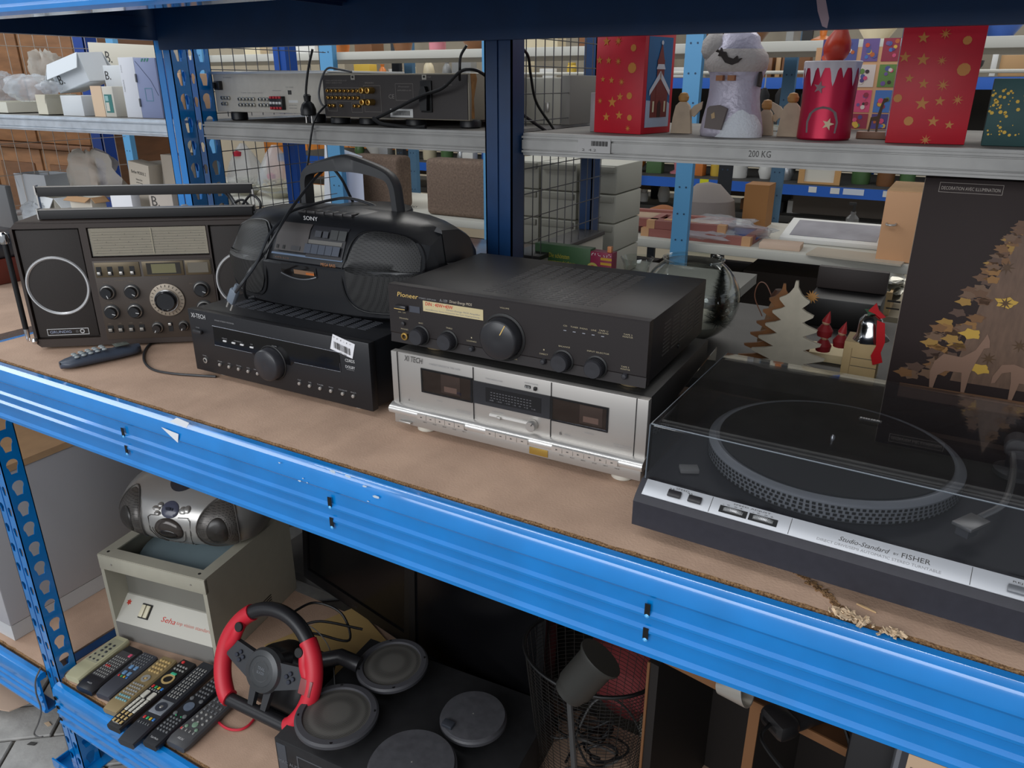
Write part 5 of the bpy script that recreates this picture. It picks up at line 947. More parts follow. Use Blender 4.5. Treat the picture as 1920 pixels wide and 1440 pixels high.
# Christmas village box
def starprint(parent, pts, plane, off, m, n=5):
    for i, (x, z, r_) in enumerate(pts):
        b = MB(); k = i % 4
        pp = star(x, z, r_, 5, .4) if k in (0, 3) else star(x, z, r_*1.1, 8, .28) if k == 1 else circ(x, z, r_*.8, 10)
        b.prism(pp, .0004, plane, off); O('printed_star' if k != 2 else 'printed_bauble', b, m, parent)
RBOX = mat((206, 28, 48), .42, noise=.12, ns=12); GST = mat((206, 132, 52), .45)
t = T('gift_box', 'red carton with gold stars and a picture of a village church on its side', 'box', (-.563, .70, ZG), radians(-13)); s_ = .113; Hc = .187
O('carton', MB().box(-s_, 0, 0, .105, 0, Hc, bev=.0008), RBOX, t)
starprint(t, [(-.09, .168, .009), (-.062, .168, .008), (-.026, .155, .008), (-.105, .135, .008), (-.083, .134, .007), (-.06, .132, .007), (-.027, .12, .012), (-.095, .1, .006), (-.074, .098, .007), (-.05, .095, .007), (-.03, .07, .008), (-.052, .068, .008), (-.07, .058, .011), (-.1, .06, .006), (-.027, .03, .007), (-.052, .034, .009), (-.083, .03, .009), (-.03, .01, .006)], 'xz', (0, -.0006, 0), GST)
pc = O('picture', MB().box(0, .0006, .012, .095, .012, Hc-.012), mat((28, 98, 150), .4), t)
O('snow_print', MB().prism([(.012, .012), (.095, .012), (.095, .055), (.07, .065), (.04, .06), (.012, .062)], .0004, 'yz', (.0006, 0, 0)), mat((176, 190, 210), .5), pc)
BRK = mat((122, 48, 42), .5); SNW = mat((208, 208, 216), .5)
for nm, pp, m, o_ in (('church_nave', [(.026, .03), (.085, .03), (.085, .075), (.055, .105), (.026, .075)], BRK, .001), ('church_tower', [(.043, .03), (.068, .03), (.068, .135), (.043, .135)], BRK, .0014), ('church_spire', [(.045, .135), (.066, .135), (.056, .165)], BRK, .0014), ('roof_snow', [(.02, .07), (.055, .102), (.091, .07), (.091, .08), (.055, .115), (.02, .08)], SNW, .0018), ('roof_snow', [(.04, .118), (.071, .118), (.066, .127), (.045, .127)], SNW, .0018), ('spire_ball', circ(.056, .165, .004, 8), SNW, .0018), ('church_door', [(.05, .03), (.062, .03), (.062, .055), (.056, .062), (.05, .055)], mat((60, 26, 26), .5), .0018), ('lit_window', [(.033, .04), (.038, .04), (.038, .06), (.033, .06)], mat((226, 214, 180), .5), .0018), ('lit_window', [(.073, .04), (.078, .04), (.078, .06), (.073, .06)], mat((226, 214, 180), .5), .0018), ('lit_window', [(.053, .1), (.059, .1), (.059, .112), (.053, .112)], mat((230, 160, 50), .5), .0018)): O(nm, MB().prism(pp, .0004, 'yz', (o_, 0, 0)), m, pc)
# second red box
t = T('gift_box', 'tall red carton with gold stars at the right end of the galvanised shelf', 'box', (-.128, .70, ZG), radians(5)); 
O('carton', MB().box(0, .117, 0, .11, 0, .187, bev=.0008), RBOX, t)
starprint(t, [(.03, .16, .009), (.06, .165, .008), (.092, .155, .008), (.008, .132, .009), (.035, .128, .01), (.062, .126, .007), (.095, .113, .012), (.02, .1, .007), (.042, .092, .008), (.07, .09, .009), (.008, .07, .008), (.045, .062, .011), (.07, .066, .008), (.095, .068, .008), (.03, .035, .009), (.066, .035, .009), (.09, .03, .007), (.06, .006, .008)], 'xz', (0, -.0006, 0), GST)
pc = O('picture', MB().box(-.0006, 0, .006, .1, .01, .175), mat((120, 170, 215), .4), t)
for nm, pp, m in (('snow_print', [(.01, .012), (.1, .012), (.1, .04), (.01, .05)], SNW), ('house_print', [(.02, .05), (.07, .05), (.07, .09), (.045, .11), (.02, .09)], BRK), ('tree_print', [(.075, .04), (.098, .04), (.087, .09)], mat((60, 100, 60), .5)), ('sky_print', [(.006, .12), (.1, .12), (.1, .175), (.006, .175)], mat((40, 120, 190), .5))): O(nm, MB().prism(pp, .0003, 'yz', (-.001, 0, 0)), m, pc)
# snowman lantern
p = at(1362, 258, .72); t = T('snowman_lantern', 'white and silver ceramic snowman lantern with a comet shaped opening', 'lantern', (p.x, .745, ZG))
SG = mat((196, 190, 206), .4, .25, bump=.6, bs=110, noise=.06, ns=30)
def lump(prof, n=40, amp=.003, seed=1, sy=.8):
    random.seed(seed); ph = [(random.randint(2, 9), random.uniform(0, 6), random.uniform(-60, 60)) for _ in range(6)]
    return [[(r_*cos(a)*(1+sum(amp/.05*.16*sin(k*a+p_+z*q_) for k, p_, q_ in ph)), r_*sy*sin(a)*(1+sum(amp/.05*.16*sin(k*a+p_+z*q_) for k, p_, q_ in ph)), z) for a in [2*pi*i/n for i in range(n)]] for r_, z in prof]
b = MB(); b.rings(lump([(.058, 0), (.06, .008), (.056, .03), (.05, .05), (.046, .07), (.045, .09), (.047, .105), (.052, .118), (.053, .13), (.048, .145), (.038, .158), (.036, .17), (.028, .178), (.01, .182)])); O('body', b, SG, t, ang=80)
b = MB(); b.rings(lump([(.05, .112), (.056, .12), (.058, .13), (.055, .14), (.046, .15)], seed=3, sy=.86), True, (False, False)); O('hat_brim', b, mat((198, 188, 182), .7, bump=.8, bs=160), t, ang=80)
b = MB(); b.rings(lump([(.018, 0), (.024, .012), (.022, .03), (.01, .045)], seed=5)); O('hair_curl', b, mat((196, 188, 182), .7, bump=.8, bs=160), t, loc=(-.042, -.01, .135), ang=80)
b = MB(); b.rings(lump([(.05, 0), (.047, .02), (.03, .05), (.02, .08), (.008, .1)], seed=8)); O('snow_drift', b, mat((222, 226, 232), .6, bump=.8, bs=160), t, loc=(.012, -.012, .0), ang=80)
dk = mat((52, 42, 38), .7)
fy = lambda z: -.049+(.006 if z > .05 else 0)
cm = [(-.026, .152), (-.021, .149), (-.02, .155), (-.017, .148), (-.012, .148), (-.006, .139), (.004, .136), (.01, .141), (.012, .135), (.018, .137), (.012, .13), (.002, .126), (-.01, .13), (-.018, .14), (-.024, .141), (-.022, .146), (-.029, .148)]
O('comet_opening', MB().prism([(x+.002, z-.003) for x, z in cm], .01, 'xz', (0, -.054, 0)), dk, t)
O('window_opening', MB().prism([(-.035, .016), (-.004, .013), (.004, .05), (-.012, .056), (-.028, .054), (-.032, .05)], .01, 'xz', (0, -.056, 0)), mat((112, 102, 98), .8), t); O('flame_hole', MB().prism([(-.022, .032), (-.016, .034), (-.018, .044), (-.024, .04)], .001, 'xz', (0, -.057, 0)), mat((180, 150, 110), .6), t)
for x in (-.017, .004): O('teeth_opening', MB().box(x-.006, x+.006, -.05, -.03, .097, .106), mat((170, 110, 70), .6), t)
O('side_opening', MB().prism([(-.012, .088), (.008, .086), (.01, .104), (.003, .114), (-.008, .11)], .004, 'yz', (.0445, -.01, 0)), dk, t)
# candle lantern
p = at(1536, 262, .71); t = T('candle_lantern', 'red metal candle lantern with white icing drips and an orange flame', 'lantern', (p.x, .745, ZG)); CR = mat((186, 22, 62), .32, .45)
b = MB(); b.lathe([(.043, 0), (.045, .003), (.0435, .06), (.0455, .122), (.044, .124), (.0, .124)], (0, 0, 0), (0, 0, 1), 48); O('body', b, CR, t)
def wrap(poly, r_, z0, name, m, th=.0012):   # polygon (arc length, height) wrapped on the cylinder front
    b = MB(); k = len(poly); tri = tessellate_polygon([[Vector((a, c, 0)) for a, c in poly]])
    def W3(a, c, rr): return Vector((rr*sin(a/r_), -rr*cos(a/r_), c+z0))
    A = [b.v(W3(a, c, r_+th)) for a, c in poly]; Bv = [b.v(W3(a, c, r_)) for a, c in poly]
    for f in tri: b._f([A[i] for i in f])
    for i in range(k): j = (i+1) % k; b._f([A[i], A[j], Bv[j], Bv[i]])
    return O(name, b, m, t)
L_ = .145; xs_ = [L_*(-.5+i/28) for i in range(29)]; random.seed(21)
dr = [.011+(.035 if i % 7 == 2 else .022 if i % 7 == 3 else .006 if i % 7 in (0, 6) else .014) *(1 if i != 16 else 1.3) for i in range(29)]
for i in range(28):
    za, zb = dr[i], dr[i+1]; wrap([(xs_[i], -za), (xs_[i+1]+.0002, -zb), (xs_[i+1]+.0002, 0), (xs_[i], 0)], .0447, .126, 'icing_drip', mat((214, 206, 212), .5), .0022) if i % 4 == 0 and False else None
ic = MB(); ring_o = [(a, 0) for a in xs_[::-1]]
pp = []
for i in range(57):
    a = L_*(-.5+i/56); ph = (i % 14); d_ = {2: .016, 3: .03, 4: .038, 5: .03, 6: .014, 9: .016, 10: .025, 11: .016}.get(ph, .009); pp.append((a, -d_))
for i in range(56):
    (a0, d0), (a1, d1) = pp[i], pp[i+1]; rr = .0475
    P_3 = lambda a, z, r2: Vector((r2*sin(a/.0447), -r2*cos(a/.0447), z))
    V4 = [ic.v(P_3(a0, .126+d0, .0458)), ic.v(P_3(a1, .126+d1, .0458)), ic.v(P_3(a1, .127, rr)), ic.v(P_3(a0, .127, rr))]; ic._f(V4)
ic.lathe([(.0475, 0), (.0465, .002), (.0, .002)], (0, 0, .1265), (0, 0, 1), 48, (False, False)); O('icing', ic, mat((216, 208, 214), .5), t, ang=80, dist=.0003)
wrap(star(-.010, .086, .0105, 5, .42, 1.4), .0442, 0, 'star_opening', mat((150, 120, 124), .6))
wrap([(-.024, .012), (.026, .012), (.028, .03), (.023, .046), (.012, .054), (0, .056), (-.012, .053), (-.022, .044), (-.026, .03)], .0449, 0, 'arched_opening', mat((124, 110, 112), .8)); wrap(star(.012, .027, .0105, 5, .4, 1.3), .0462, 0, 'star_light', mat((226, 204, 168), .5), .001)
b = MB(); b.lathe([(.012, 0), (.019, .008), (.0225, .02), (.02, .034), (.011, .05), (.003, .066), (0, .07)], (0, 0, .128), (.12, 0, 1), 28); O('flame', b, mat((200, 62, 26), .35, noise=.4, ns=30, alt=(170, 30, 20)), t)
# wooden angels
WA = mat((186, 166, 142), .7, noise=.12, ns=40); WH = mat((178, 132, 74), .6)
def angel(label, px, py0, py1, Y, flip=1, wings=(1, 1)):
    a = at(px, py1, Y); c_ = at(px, py0, Y); h = c_.z-ZG; t = T('wooden_angel', label, 'figurine', (a.x, Y, ZG)); k = h/.075
    b = MB(); b.prism([(-.02*k, 0), (.02*k, 0), (.017*k, .03*k), (.013*k, .05*k), (.006*k, .057*k), (-.006*k, .057*k), (-.013*k, .05*k), (-.017*k, .03*k)], .012, 'xz', (0, -.006, 0)); O('robe', b, WA, t)
    O('head', MB().lathe([(.004, 0), (.0095, .005), (.0105, .011), (.007, .018), (0, .02)], (0, 0, .055*k), (0, 0, 1), 18), WH, t)
    for s_, on in zip((-1, 1), wings):
        if on: O('wing', MB().prism([(s_*.008*k, .035*k), (s_*.02*k, .05*k), (s_*.036*k, .058*k), (s_*.035*k, .045*k), (s_*.022*k, .03*k)], .005, 'xz', (0, .002, 0)), WA, t)
angel('wooden angel figure right of the church picture box', 1277, 172, 250, .78, wings=(0, 1)); angel('wooden angel with one wing peeping out left of the snowman lantern', 1345, 188, 255, .82, wings=(1, 0)); angel('wooden angel with spread wing right of the snowman lantern', 1432, 190, 256, .80, wings=(0, 1)); angel('wooden angel with raised arm left of the candle lantern', 1478, 172, 258, .78, wings=(1, 0))
# clear cup behind, board with small giraffe
p = at(1463, 250, .95); O('glass_cup', MB().lathe([(.02, 0), (.028, .01), (.032, .05), (.031, .05), (.027, .012), (0, .006)], (0, 0, 0), (0, 0, 1), 24, (True, False)), GLASS, None, label='small clear glass tumbler between two wooden angels', cat='glass', loc=(p.x, .95, ZG))
p = at(1640, 245, .80); t = T('wooden_giraffe', 'little dark wooden giraffe on a wooden block left of the right red carton', 'figurine', (p.x, .8, ZG)); O('block', MB().box(-.028, .022, -.015, .015, 0, .012, bev=.001), mat((140, 106, 84), .6), t)
O('giraffe', MB().prism([(-.012, .012), (-.009, .012), (-.008, .03), (.0, .03), (.001, .012), (.004, .012), (.005, .034), (.008, .06), (.014, .064), (.013, .068), (.006, .068), (.003, .055), (.0, .038), (-.01, .036)], .004, 'xz'), mat((84, 60, 36), .6), t)
# tall thin board left of the first red box
p = at(1107, 200, .74); O('frosted_pane', MB().box(0, .012, 0, .1, 0, .075, bev=.001), mat((150, 144, 146), .4), None, label='narrow pale panel standing at the left side of the church picture box', cat='panel', loc=(p.x, .74, ZG))
# green box
p0 = at(1812, 272, .70); t = T('green_box', 'dark teal green box with gold spatter at the right edge, beside the red carton', 'box', (p0.x+.02, .71, ZG), radians(0)); ph_ = at(1830, 147, .71).z-ZG
O('carton', MB().box(0, .14, 0, .12, 0, ph_, bev=.001), mat((42, 82, 82), .55, noise=.15, ns=14), t); b = MB(); random.seed(2)
for k in range(46): x, z = random.gauss(.02, .012), random.uniform(.015, .085); b.prism(circ(max(.002, x), z, random.uniform(.0008, .003), 6), .0004, 'xz', (0, -.0005, 0))
O('gold_spatter', b, mat((176, 142, 52), .4, .5), t, kind='stuff'); O('small_label', MB().box(.055, .073, -.0006, 0, .025, .042), mat((120, 110, 104), .6), t); O('black_dot', MB().cyl((.085, 0, .03), .01, .001, (0, -1, 0), 16), VBLK, t)
# picture board
a = at(1508, 265, 1.1); t = T('picture_board', 'cream board with a grid of small colourful pictures behind the candle lantern', 'board', (a.x, 1.1, ZG)); hh = at(1520, 90, 1.1).z-ZG
O('panel', MB().box(0, .175, 0, .006, 0, hh), mat((224, 178, 132), .6), t)
random.seed(12); PC = [(90, 80, 140), (220, 90, 60), (110, 150, 80), (90, 100, 160), (226, 90, 130), (200, 110, 60), (120, 100, 160), (80, 130, 200), (230, 190, 80), (160, 60, 80), (70, 60, 60), (230, 220, 210)]
for j, z in enumerate((.135, .085, .035, -.012)):
    for i, x in enumerate((.012, .05, .091, .13)):
        z0 = max(z, .002); f = O('small_picture', MB().box(x, x+.032, -.001, 0, z0, z+.044), mat(PC[(i*3+j*5) % 12], .5), t)
        for k in range(7): O('coloured_patch', MB().prism(circ(x+random.uniform(.006, .026), max(z0+.006, z+random.uniform(.006, .038)), random.uniform(.003, .006), 7, random.random()), .0003, 'xz', (0, -.0014-.0001*k, 0)), mat(random.choice(PC), .5), f)
# ------------------------------------------------------------------ cartons at the left
WC = mat((214, 218, 220), .7); WC2 = mat((206, 202, 190), .75); GC = mat((150, 146, 138), .75); PEACH = mat((222, 194, 164), .8)
def carton(label, x, y, z, w_, d, h, rz=0, m=WC, inner=None, flaps=(0, 0, 0, 0), tilt=(0, 0), text=None, name='carton', fl=None):
    t = T(name, label, 'box', (x, y, z)); t.rotation_euler = (tilt[0], tilt[1], rz); opn = any(flaps); th = .0025
    if opn:
        b = MB(); b.plate([(0, 0), (w_, 0), (w_, d), (0, d)], [[(th, th), (w_-th, th), (w_-th, d-th), (th, d-th)]], h, 'xy'); b.box(0, w_, 0, d, 0, th); O('walls', b, m, t)
        fm = fl or m; L = min(d, w_)*.5
        for k, a in enumerate(flaps):
            if not a: continue
            q = MB(); q.box(0, w_ if k < 2 else d, 0, L, 0, th*.8); f = O('flap', q, fm, t)
            M = Matrix.Translation((0, 0, h))
            if k == 0: M = M@Matrix.Rotation(radians(a), 4, 'X')@Matrix.Scale(-1, 4, (0, 1, 0))
            elif k == 1: M = Matrix.Translation((0, d, h))@Matrix.Rotation(-radians(a), 4, 'X')
            elif k == 2: M = M@Matrix.Rotation(pi/2, 4, 'Z')@Matrix.Rotation(-radians(a), 4, 'X')
            else: M = Matrix.Translation((w_, 0, h))@Matrix.Rotation(pi/2, 4, 'Z')@Matrix.Rotation(radians(a), 4, 'X')@Matrix.Scale(-1, 4, (0, 1, 0))
            f.matrix_local = M
    else: O('box_body', MB().box(0, w_, 0, d, 0, h, bev=.0015), m, t)
    if text:
        for s_, ww, hh, xx, zz in text: txt(s_, ww, hh, (xx, -.0006, zz), LDK, t)
    return t
Yl = .70
def X(px, Y=Yl): return at(px, 200, Y).x
Zp = lambda py, px=150, Y=Yl: at(px, py, Y).z
# magazine file: white spine, blue grey side
t = T('archive_box', 'upright archive box with white spine and blue grey side next to the bright blue post', 'box', (X(236), .70, ZG)); hh = Zp(107, 250)-ZG
O('spine', MB().box(0, .068, 0, .06, 0, hh, bev=.001), mat((216, 218, 224), .6), t); O('side_panel', MB().box(.069, .16, 0, .06, 0, hh-.003, bev=.001), mat((132, 142, 176), .55), t)
for z in (.03, .095): O('clasp', MB().box(.067, .073, -.003, 0, z, z+.022, bev=.001), mat((90, 92, 96), .4), t)
O('crease_line', MB().tube([(.075, -.0006, hh-.01), (.13, -.0006, hh-.06), (.155, -.0006, hh-.1)], .0006, 4), mat((70, 76, 100), .5), t); O('stamp', MB().plate([(.098, .045), (.13, .045), (.13, .08), (.098, .08)], [[(.1, .047), (.128, .047), (.128, .078), (.1, .078)]], .0004, 'xz', (0, -.0005, 0)), mat((84, 130, 150), .6), t); txt('NIEDAX', .032, .005, (.012, -.0006, .07), LG, t, rot=pi/2); txt('JUNG', .02, .005, (.012, -.0006, .12), LG, t, rot=pi/2)
for k in range(3): O('green_mark', MB().prism([(.1+k*.012, hh-.012), (.106+k*.012, hh-.012), (.112+k*.012, hh-.004), (.106+k*.012, hh-.004)], .0004, 'xz', (0, -.0005, 0)), mat((60, 130, 110), .5), t)
t = carton('small grey carton with a teal printed label, left of the archive box', X(199), .695, ZG, .05, .05, Zp(162, 210)-ZG, m=WC2); O('teal_label', MB().box(.008, .042, -.0008, 0, .012, .062), mat((60, 122, 118), .5), t); O('label_window', MB().box(.011, .026, -.0012, -.0008, .044, .058), mat((150, 190, 190), .5), t); O('label_text', MB().box(.011, .026, -.0012, -.0008, .016, .04), WC2, t)
O('open_flap', MB().box(-.052, .0, -.001, .001, .0, .085), PEACH, t)
carton('white carton marked with a dotted letter behind the small teal labelled carton', at(193, 130, .76).x, .76, ZG+.082, .08, .06, .06, m=WC, text=[('B.', .026, .024, .006, .02)], flaps=(0, 0, 0, 0)); carton('opened beige carton under the marked white one, flaps sticking out', X(175), .79, ZG, .095, .1, .083, m=mat((186, 160, 130), .8), flaps=(70, 0, 0, 60))
carton('long white carton marked with a dotted letter, lying across at the back', at(165, 95, 1.0).x, 1.0, ZG+.135, .38, .1, .09, m=mat((206, 200, 184), .75), text=[('B.', .034, .036, .09, .028)], tilt=(.0, .05)); carton('kraft carton under the long lettered carton at the back', at(230, 120, .98).x, .98, ZG, .28, .12, .122, m=mat((196, 160, 128), .8))
carton('big tilted white carton with loose flaps and a letter on its side', X(112), .71, ZG+.062, .125, .1, .085, rz=radians(14), m=mat((222, 228, 232), .65), flaps=(60, 70, 50, 0), tilt=(.05, -.28), text=[('B.', .02, .028, .016, .02)]); carton('white carton lying under the tilted one, its lid bulging', X(128), .68, ZG, .10, .1, .058, m=mat((220, 224, 226), .65), rz=.04)
carton('flat open white tray at the left end of the galvanised shelf', X(-20), .69, ZG, .125, .12, .035, m=mat((216, 214, 200), .7), flaps=(0, 40, 20, 0)); carton('cream opened carton with a kraft edge right of the flat tray', X(88), .67, ZG, .052, .1, .06, m=mat((214, 208, 188), .7), flaps=(0, 75, 0, 100))
def blob(label, c_, r3, seed, m=POLY, name='plastic_bag', cat='plastic bag', n=22):
    random.seed(seed); b = MB(); ph = [(random.randint(2, 8), random.uniform(0, 6), random.randint(1, 6), random.uniform(0, 6)) for _ in range(9)]
    R = []
    for i in range(1, 13):
        th = pi*i/13
        R.append([(r3[0]*sin(th)*cos(f)*q, r3[1]*sin(th)*sin(f)*q, r3[2]*(1-cos(th))*(.8+.2*q)) for f in [2*pi*k/n for k in range(n)] for q in [1+sum(.11*sin(a*f+p1+c2*th+p2) for a, p1, c2, p2 in ph)]])
    b.rings(R); return O(name, b, m, None, label=label, cat=cat, loc=c_, ang=70)
BUB = mat((196, 190, 180), .5, alpha=.6, bump=.8, bs=90)
p = at(62, 180, .80); blob('crumpled clear plastic bag with silver contents on the galvanised shelf', (p.x, .80, ZG+.03), (.085, .07, .045), 4); p = at(90, 150, .95); blob('pointed translucent wrapping behind the clear plastic bag', (p.x, .95, ZG+.08), (.06, .05, .06), 9, BUB)
p = at(8, 170, .85); blob('clear plastic dome cut by the left edge of the picture', (p.x-.03, .85, ZG+.02), (.06, .06, .055), 15)
p = at(130, 190, .72); blob('small clear bag hanging over the cream carton', (p.x-.02, .68, ZG+.06), (.03, .03, .02), 19)
# lower left, behind the brown radio
Z0_ = .001
def XY(px, py, Y): p = at(px, py, Y); return p.x, p.z
x_, z_ = XY(30, 310, .85); carton('grey carton flap panel standing behind the left end of the brown radio', x_-.03, .85, Z0_, .17, .1, z_-Z0_-.03, rz=.1, m=mat((170, 174, 178), .7), flaps=(0, 60, 110, 0))
x_, z_ = XY(62, 345, .8); carton('opened white carton with a dark inside behind the radio handle', x_, .80, Z0_, .15, .12, z_-.04, m=WC2, flaps=(60, 40, 50, 30), fl=WC, rz=-.15)
x_, z_ = XY(214, 300, .78); carton('beige carton with small printed lines leaning above the radio handle', x_, .80, Z0_, .10, .05, z_, tilt=(.0, .12), m=mat((196, 186, 170), .75), text=[('Berker MODUL 2', .07, .01, .015, z_-.035), ('Rahmen 2fach', .03, .006, .035, z_-.055), ('polarweiss', .03, .006, .035, z_-.065), ('Serie', .02, .006, .035, z_-.078), ('10 Stueck', .03, .006, .035, z_-.09)])
x_, z_ = XY(300, 290, .84); carton('grey beige carton right of the printed one, partly behind the blue post', x_, .84, Z0_, .14, .1, z_, m=mat((176, 166, 152), .75))
x_, z_ = XY(250, 300, .95); carton('wide grey carton with faint print at the back behind the printed one', x_, .96, Z0_, .16, .12, z_-.01, m=mat((158, 150, 140), .8))
x_, z_ = XY(277, 358, .74); carton('white box with large letter B print low behind the radio, beside the blue post', x_, .74, Z0_, .11, .06, z_-.0, m=mat((176, 168, 158), .75), text=[('B.', .035, .03, .012, z_-.045), ('Berker', .036, .01, .012, z_-.062)])
x_, z_ = XY(208, 362, .72); carton('bright white carton between the radio handle bars', x_, .715, Z0_, .105, .03, z_-.0, m=mat((222, 224, 228), .65)); x_, z_ = XY(150, 362, .76); carton('open light carton showing a brown fold between the radio handle bars', x_-.05, .75, Z0_, .12, .05, z_-.012, m=WC2, flaps=(30, 50, 0, 40), fl=mat((190, 150, 110), .8))
p = at(165, 320, .92); blob('sheet of translucent bubble wrap bunched up behind the brown radio', (p.x, .93, p.z-.10), (.13, .05, .085), 31, BUB, 'bubble_wrap', 'bubble wrap'); p = at(95, 400, .75); blob('clear wrinkled plastic sheet at the left end of the radio handle', (p.x-.09, .75, .01), (.07, .05, .07), 33, POLY)
O('grey_board', MB().box(-.08, .02, 0, .02, 0, .22, bev=.004), mat((92, 94, 96), .5), None, label='dark grey rounded board cut by the left edge beside the radio', cat='panel', loc=(at(5, 360, .66).x-.01, .665, .001)); t = T('vintage_case', 'red brown wooden case with metal fittings left of the brown radio', 'case', (at(8, 560, .35).x-.22, .33, .0005)); O('wooden_body', MB().box(0, .2, 0, .16, 0, .07, bev=.003), mat((104, 44, 32), .45, noise=.2, ns=10), t); O('metal_top', MB().box(0, .19, .01, .15, .07, .14, bev=.01), mat((70, 74, 80), .3, .5), t); O('red_lamp', MB().cyl((.18, .008, .1), .005, .003, (0, -1, 0), 12), mat((200, 40, 40), .4), t)
# ------------------------------------------------------------------ grey shelf behind the amplifier
t = T('flat_case', 'flat glossy dark red and grey case lying behind the radio cassette player', 'case', (-1.42, .80, Z0_)); 
O('case_body', MB().box(0, .42, 0, .34, 0, .105, bev=.004), mat((60, 52, 52), .4), t); O('lid', MB().box(.002, .418, .002, .338, .1055, .116, bev=.003), mat((96, 62, 60), .15, noise=.3, ns=5, alt=(120, 110, 106)), t)
t = T('speaker_box', 'white sided box with a black top behind the wire mesh divider', 'box', (-.95+.13, .80, Z0_)); t.location.x = at(958, 470, .80).x
O('carcass', MB().box(0, .075, 0, .38, 0, .155, bev=.002), mat((178, 172, 160), .6), t); O('top_board', MB().box(-.003, .078, -.003, .383, .156, .166, bev=.001), mat((50, 48, 48), .4), t)
x_, z_ = XY(1003, 455, .85); t = T('advent_book_box', 'green and magenta flat gift box with gold title, right of the dark blue post', 'box', (x_, .85, Z0_), radians(-2)); hh = z_-Z0_
O('green_cover', MB().box(0, .15, 0, .028, 0, hh, bev=.0008), mat((52, 92, 50), .5, noise=.1, ns=20), t); O('magenta_end', MB().box(.1505, .205, -.0008, .028, 0, hh-.004, bev=.0008), mat((140, 28, 66), .5), t)
txt('Die schönsten', .055, .011, (.04, -.0006, hh-.03), mat((196, 180, 60), .5), t); txt('Adventsgeschichten', .085, .011, (.025, -.0006, hh-.046), mat((196, 180, 60), .5), t); txt('24 Geschichten zum Vorlesen', .09, .005, (.015, -.0006, hh-.066), mat((150, 180, 140), .5), t); txt('fuer die Weihnachtszeit', .085, .005, (.012, -.0006, hh-.078), mat((150, 180, 140), .5), t)
for k in range(3): O('gold_stripe', MB().box(.177, .205, -.0014, -.0008, hh-.022-k*.011, hh-.016-k*.011), mat((206, 160, 60), .4), t)
bd = O('round_badge', MB().cyl((.157, -.0008, hh-.045), .015, .001, (0, -1, 0), 24), mat((190, 176, 90), .5), t); O('badge_centre', MB().cyl((.157, -.0018, hh-.045), .009, .0006, (0, -1, 0), 20), mat((190, 30, 50), .5), bd)
random.seed(6)
b = MB()
for k in range(26):
    x, z = random.uniform(.153, .203), random.choice((random.uniform(.01, hh-.065), random.uniform(hh-.014, hh-.007))); b.prism(circ(x, z, .0011, 6), .0004, 'xz', (0, -.0012, 0))
O('white_dots', b, WHITE, t, kind='stuff'); O('peg', MB().box(.19, .2, .005, .015, hh-.004, hh+.01, bev=.001), mat((214, 140, 90), .5), t)
# glass hurricane vase and big bowl
p = at(1195, 483, .93); zt = p.z; b = MB(); pr = [(.028, 0), (.04, .01), (.045, zt*.35), (.04, zt*.6), (.029, zt*.78), (.032, zt*.9), (.04, zt)]; b.lathe(pr+[(r_-.0015, h) for r_, h in pr[::-1]], (0, 0, 0), (0, 0, 1), 36, (False, False)); O('glass_vase', b, GLASS, None, label='small clear glass vase with a pinched neck left of the big glass bowl', cat='vase', loc=(p.x, .93, Z0_))
p = at(1294, 560, .88); R_ = .108; cx, cy = p.x+.003, .87; t = T('fish_bowl', 'large clear glass bowl holding snow and a bottle brush tree', 'bowl', (cx, cy, Z0_))
pr = [(R_*cos(a), .098+R_*.92*sin(a)) for a in [radians(q) for q in range(-78, 62, 7)]]; pr += [(pr[-1][0]+.004, pr[-1][1]+.006)]
b = MB(); b.lathe(pr+[(r_-.002, h+.0005) for r_, h in pr[::-1]], (0, 0, 0), (0, 0, 1), 64, (False, False)); O('glass', b, GLASS, t); O('rim', MB().tube([(pr[-1][0]*cos(2*pi*i/64), pr[-1][0]*sin(2*pi*i/64), pr[-1][1]) for i in range(64)], .0022, 8, True), GLASS, t)
pr2 = [(r_-.004, h) for r_, h in pr if h < .06]; b = MB(); b.lathe([(0, pr2[0][1]+.001)]+pr2+[(pr2[-1][0]*.5, pr2[-1][1]+.008), (0, pr2[-1][1]+.004)], (0, 0, 0), (0, 0, 1), 40, (False, False)); O('snow', b, mat((184, 178, 166), .9, bump=.6, bs=80), t)
random.seed(14); b = MB()
for k in range(2600):
    h = random.random(); r_ = .040*(1-h)**.75+.003; a = random.uniform(0, 2*pi); z = .05+h*.13; d = Vector((cos(a), sin(a), random.uniform(-.15, .35))); q = Vector((0, 0, z)); e = q+d*r_*random.uniform(.7, 1.05); u = d.cross(Vector((0, 0, 1))).normalized()*.0011
    b.poly([q-u, q+u, e])
tr = O('bottle_brush_tree', b, mat((26, 36, 28), .8), t, kind='stuff', loc=(.072, -.025, 0))

O('trunk', MB().cyl((.072, -.025, .04), .003, .02, (0, 0, 1), 8), mat((70, 50, 34), .7), t)
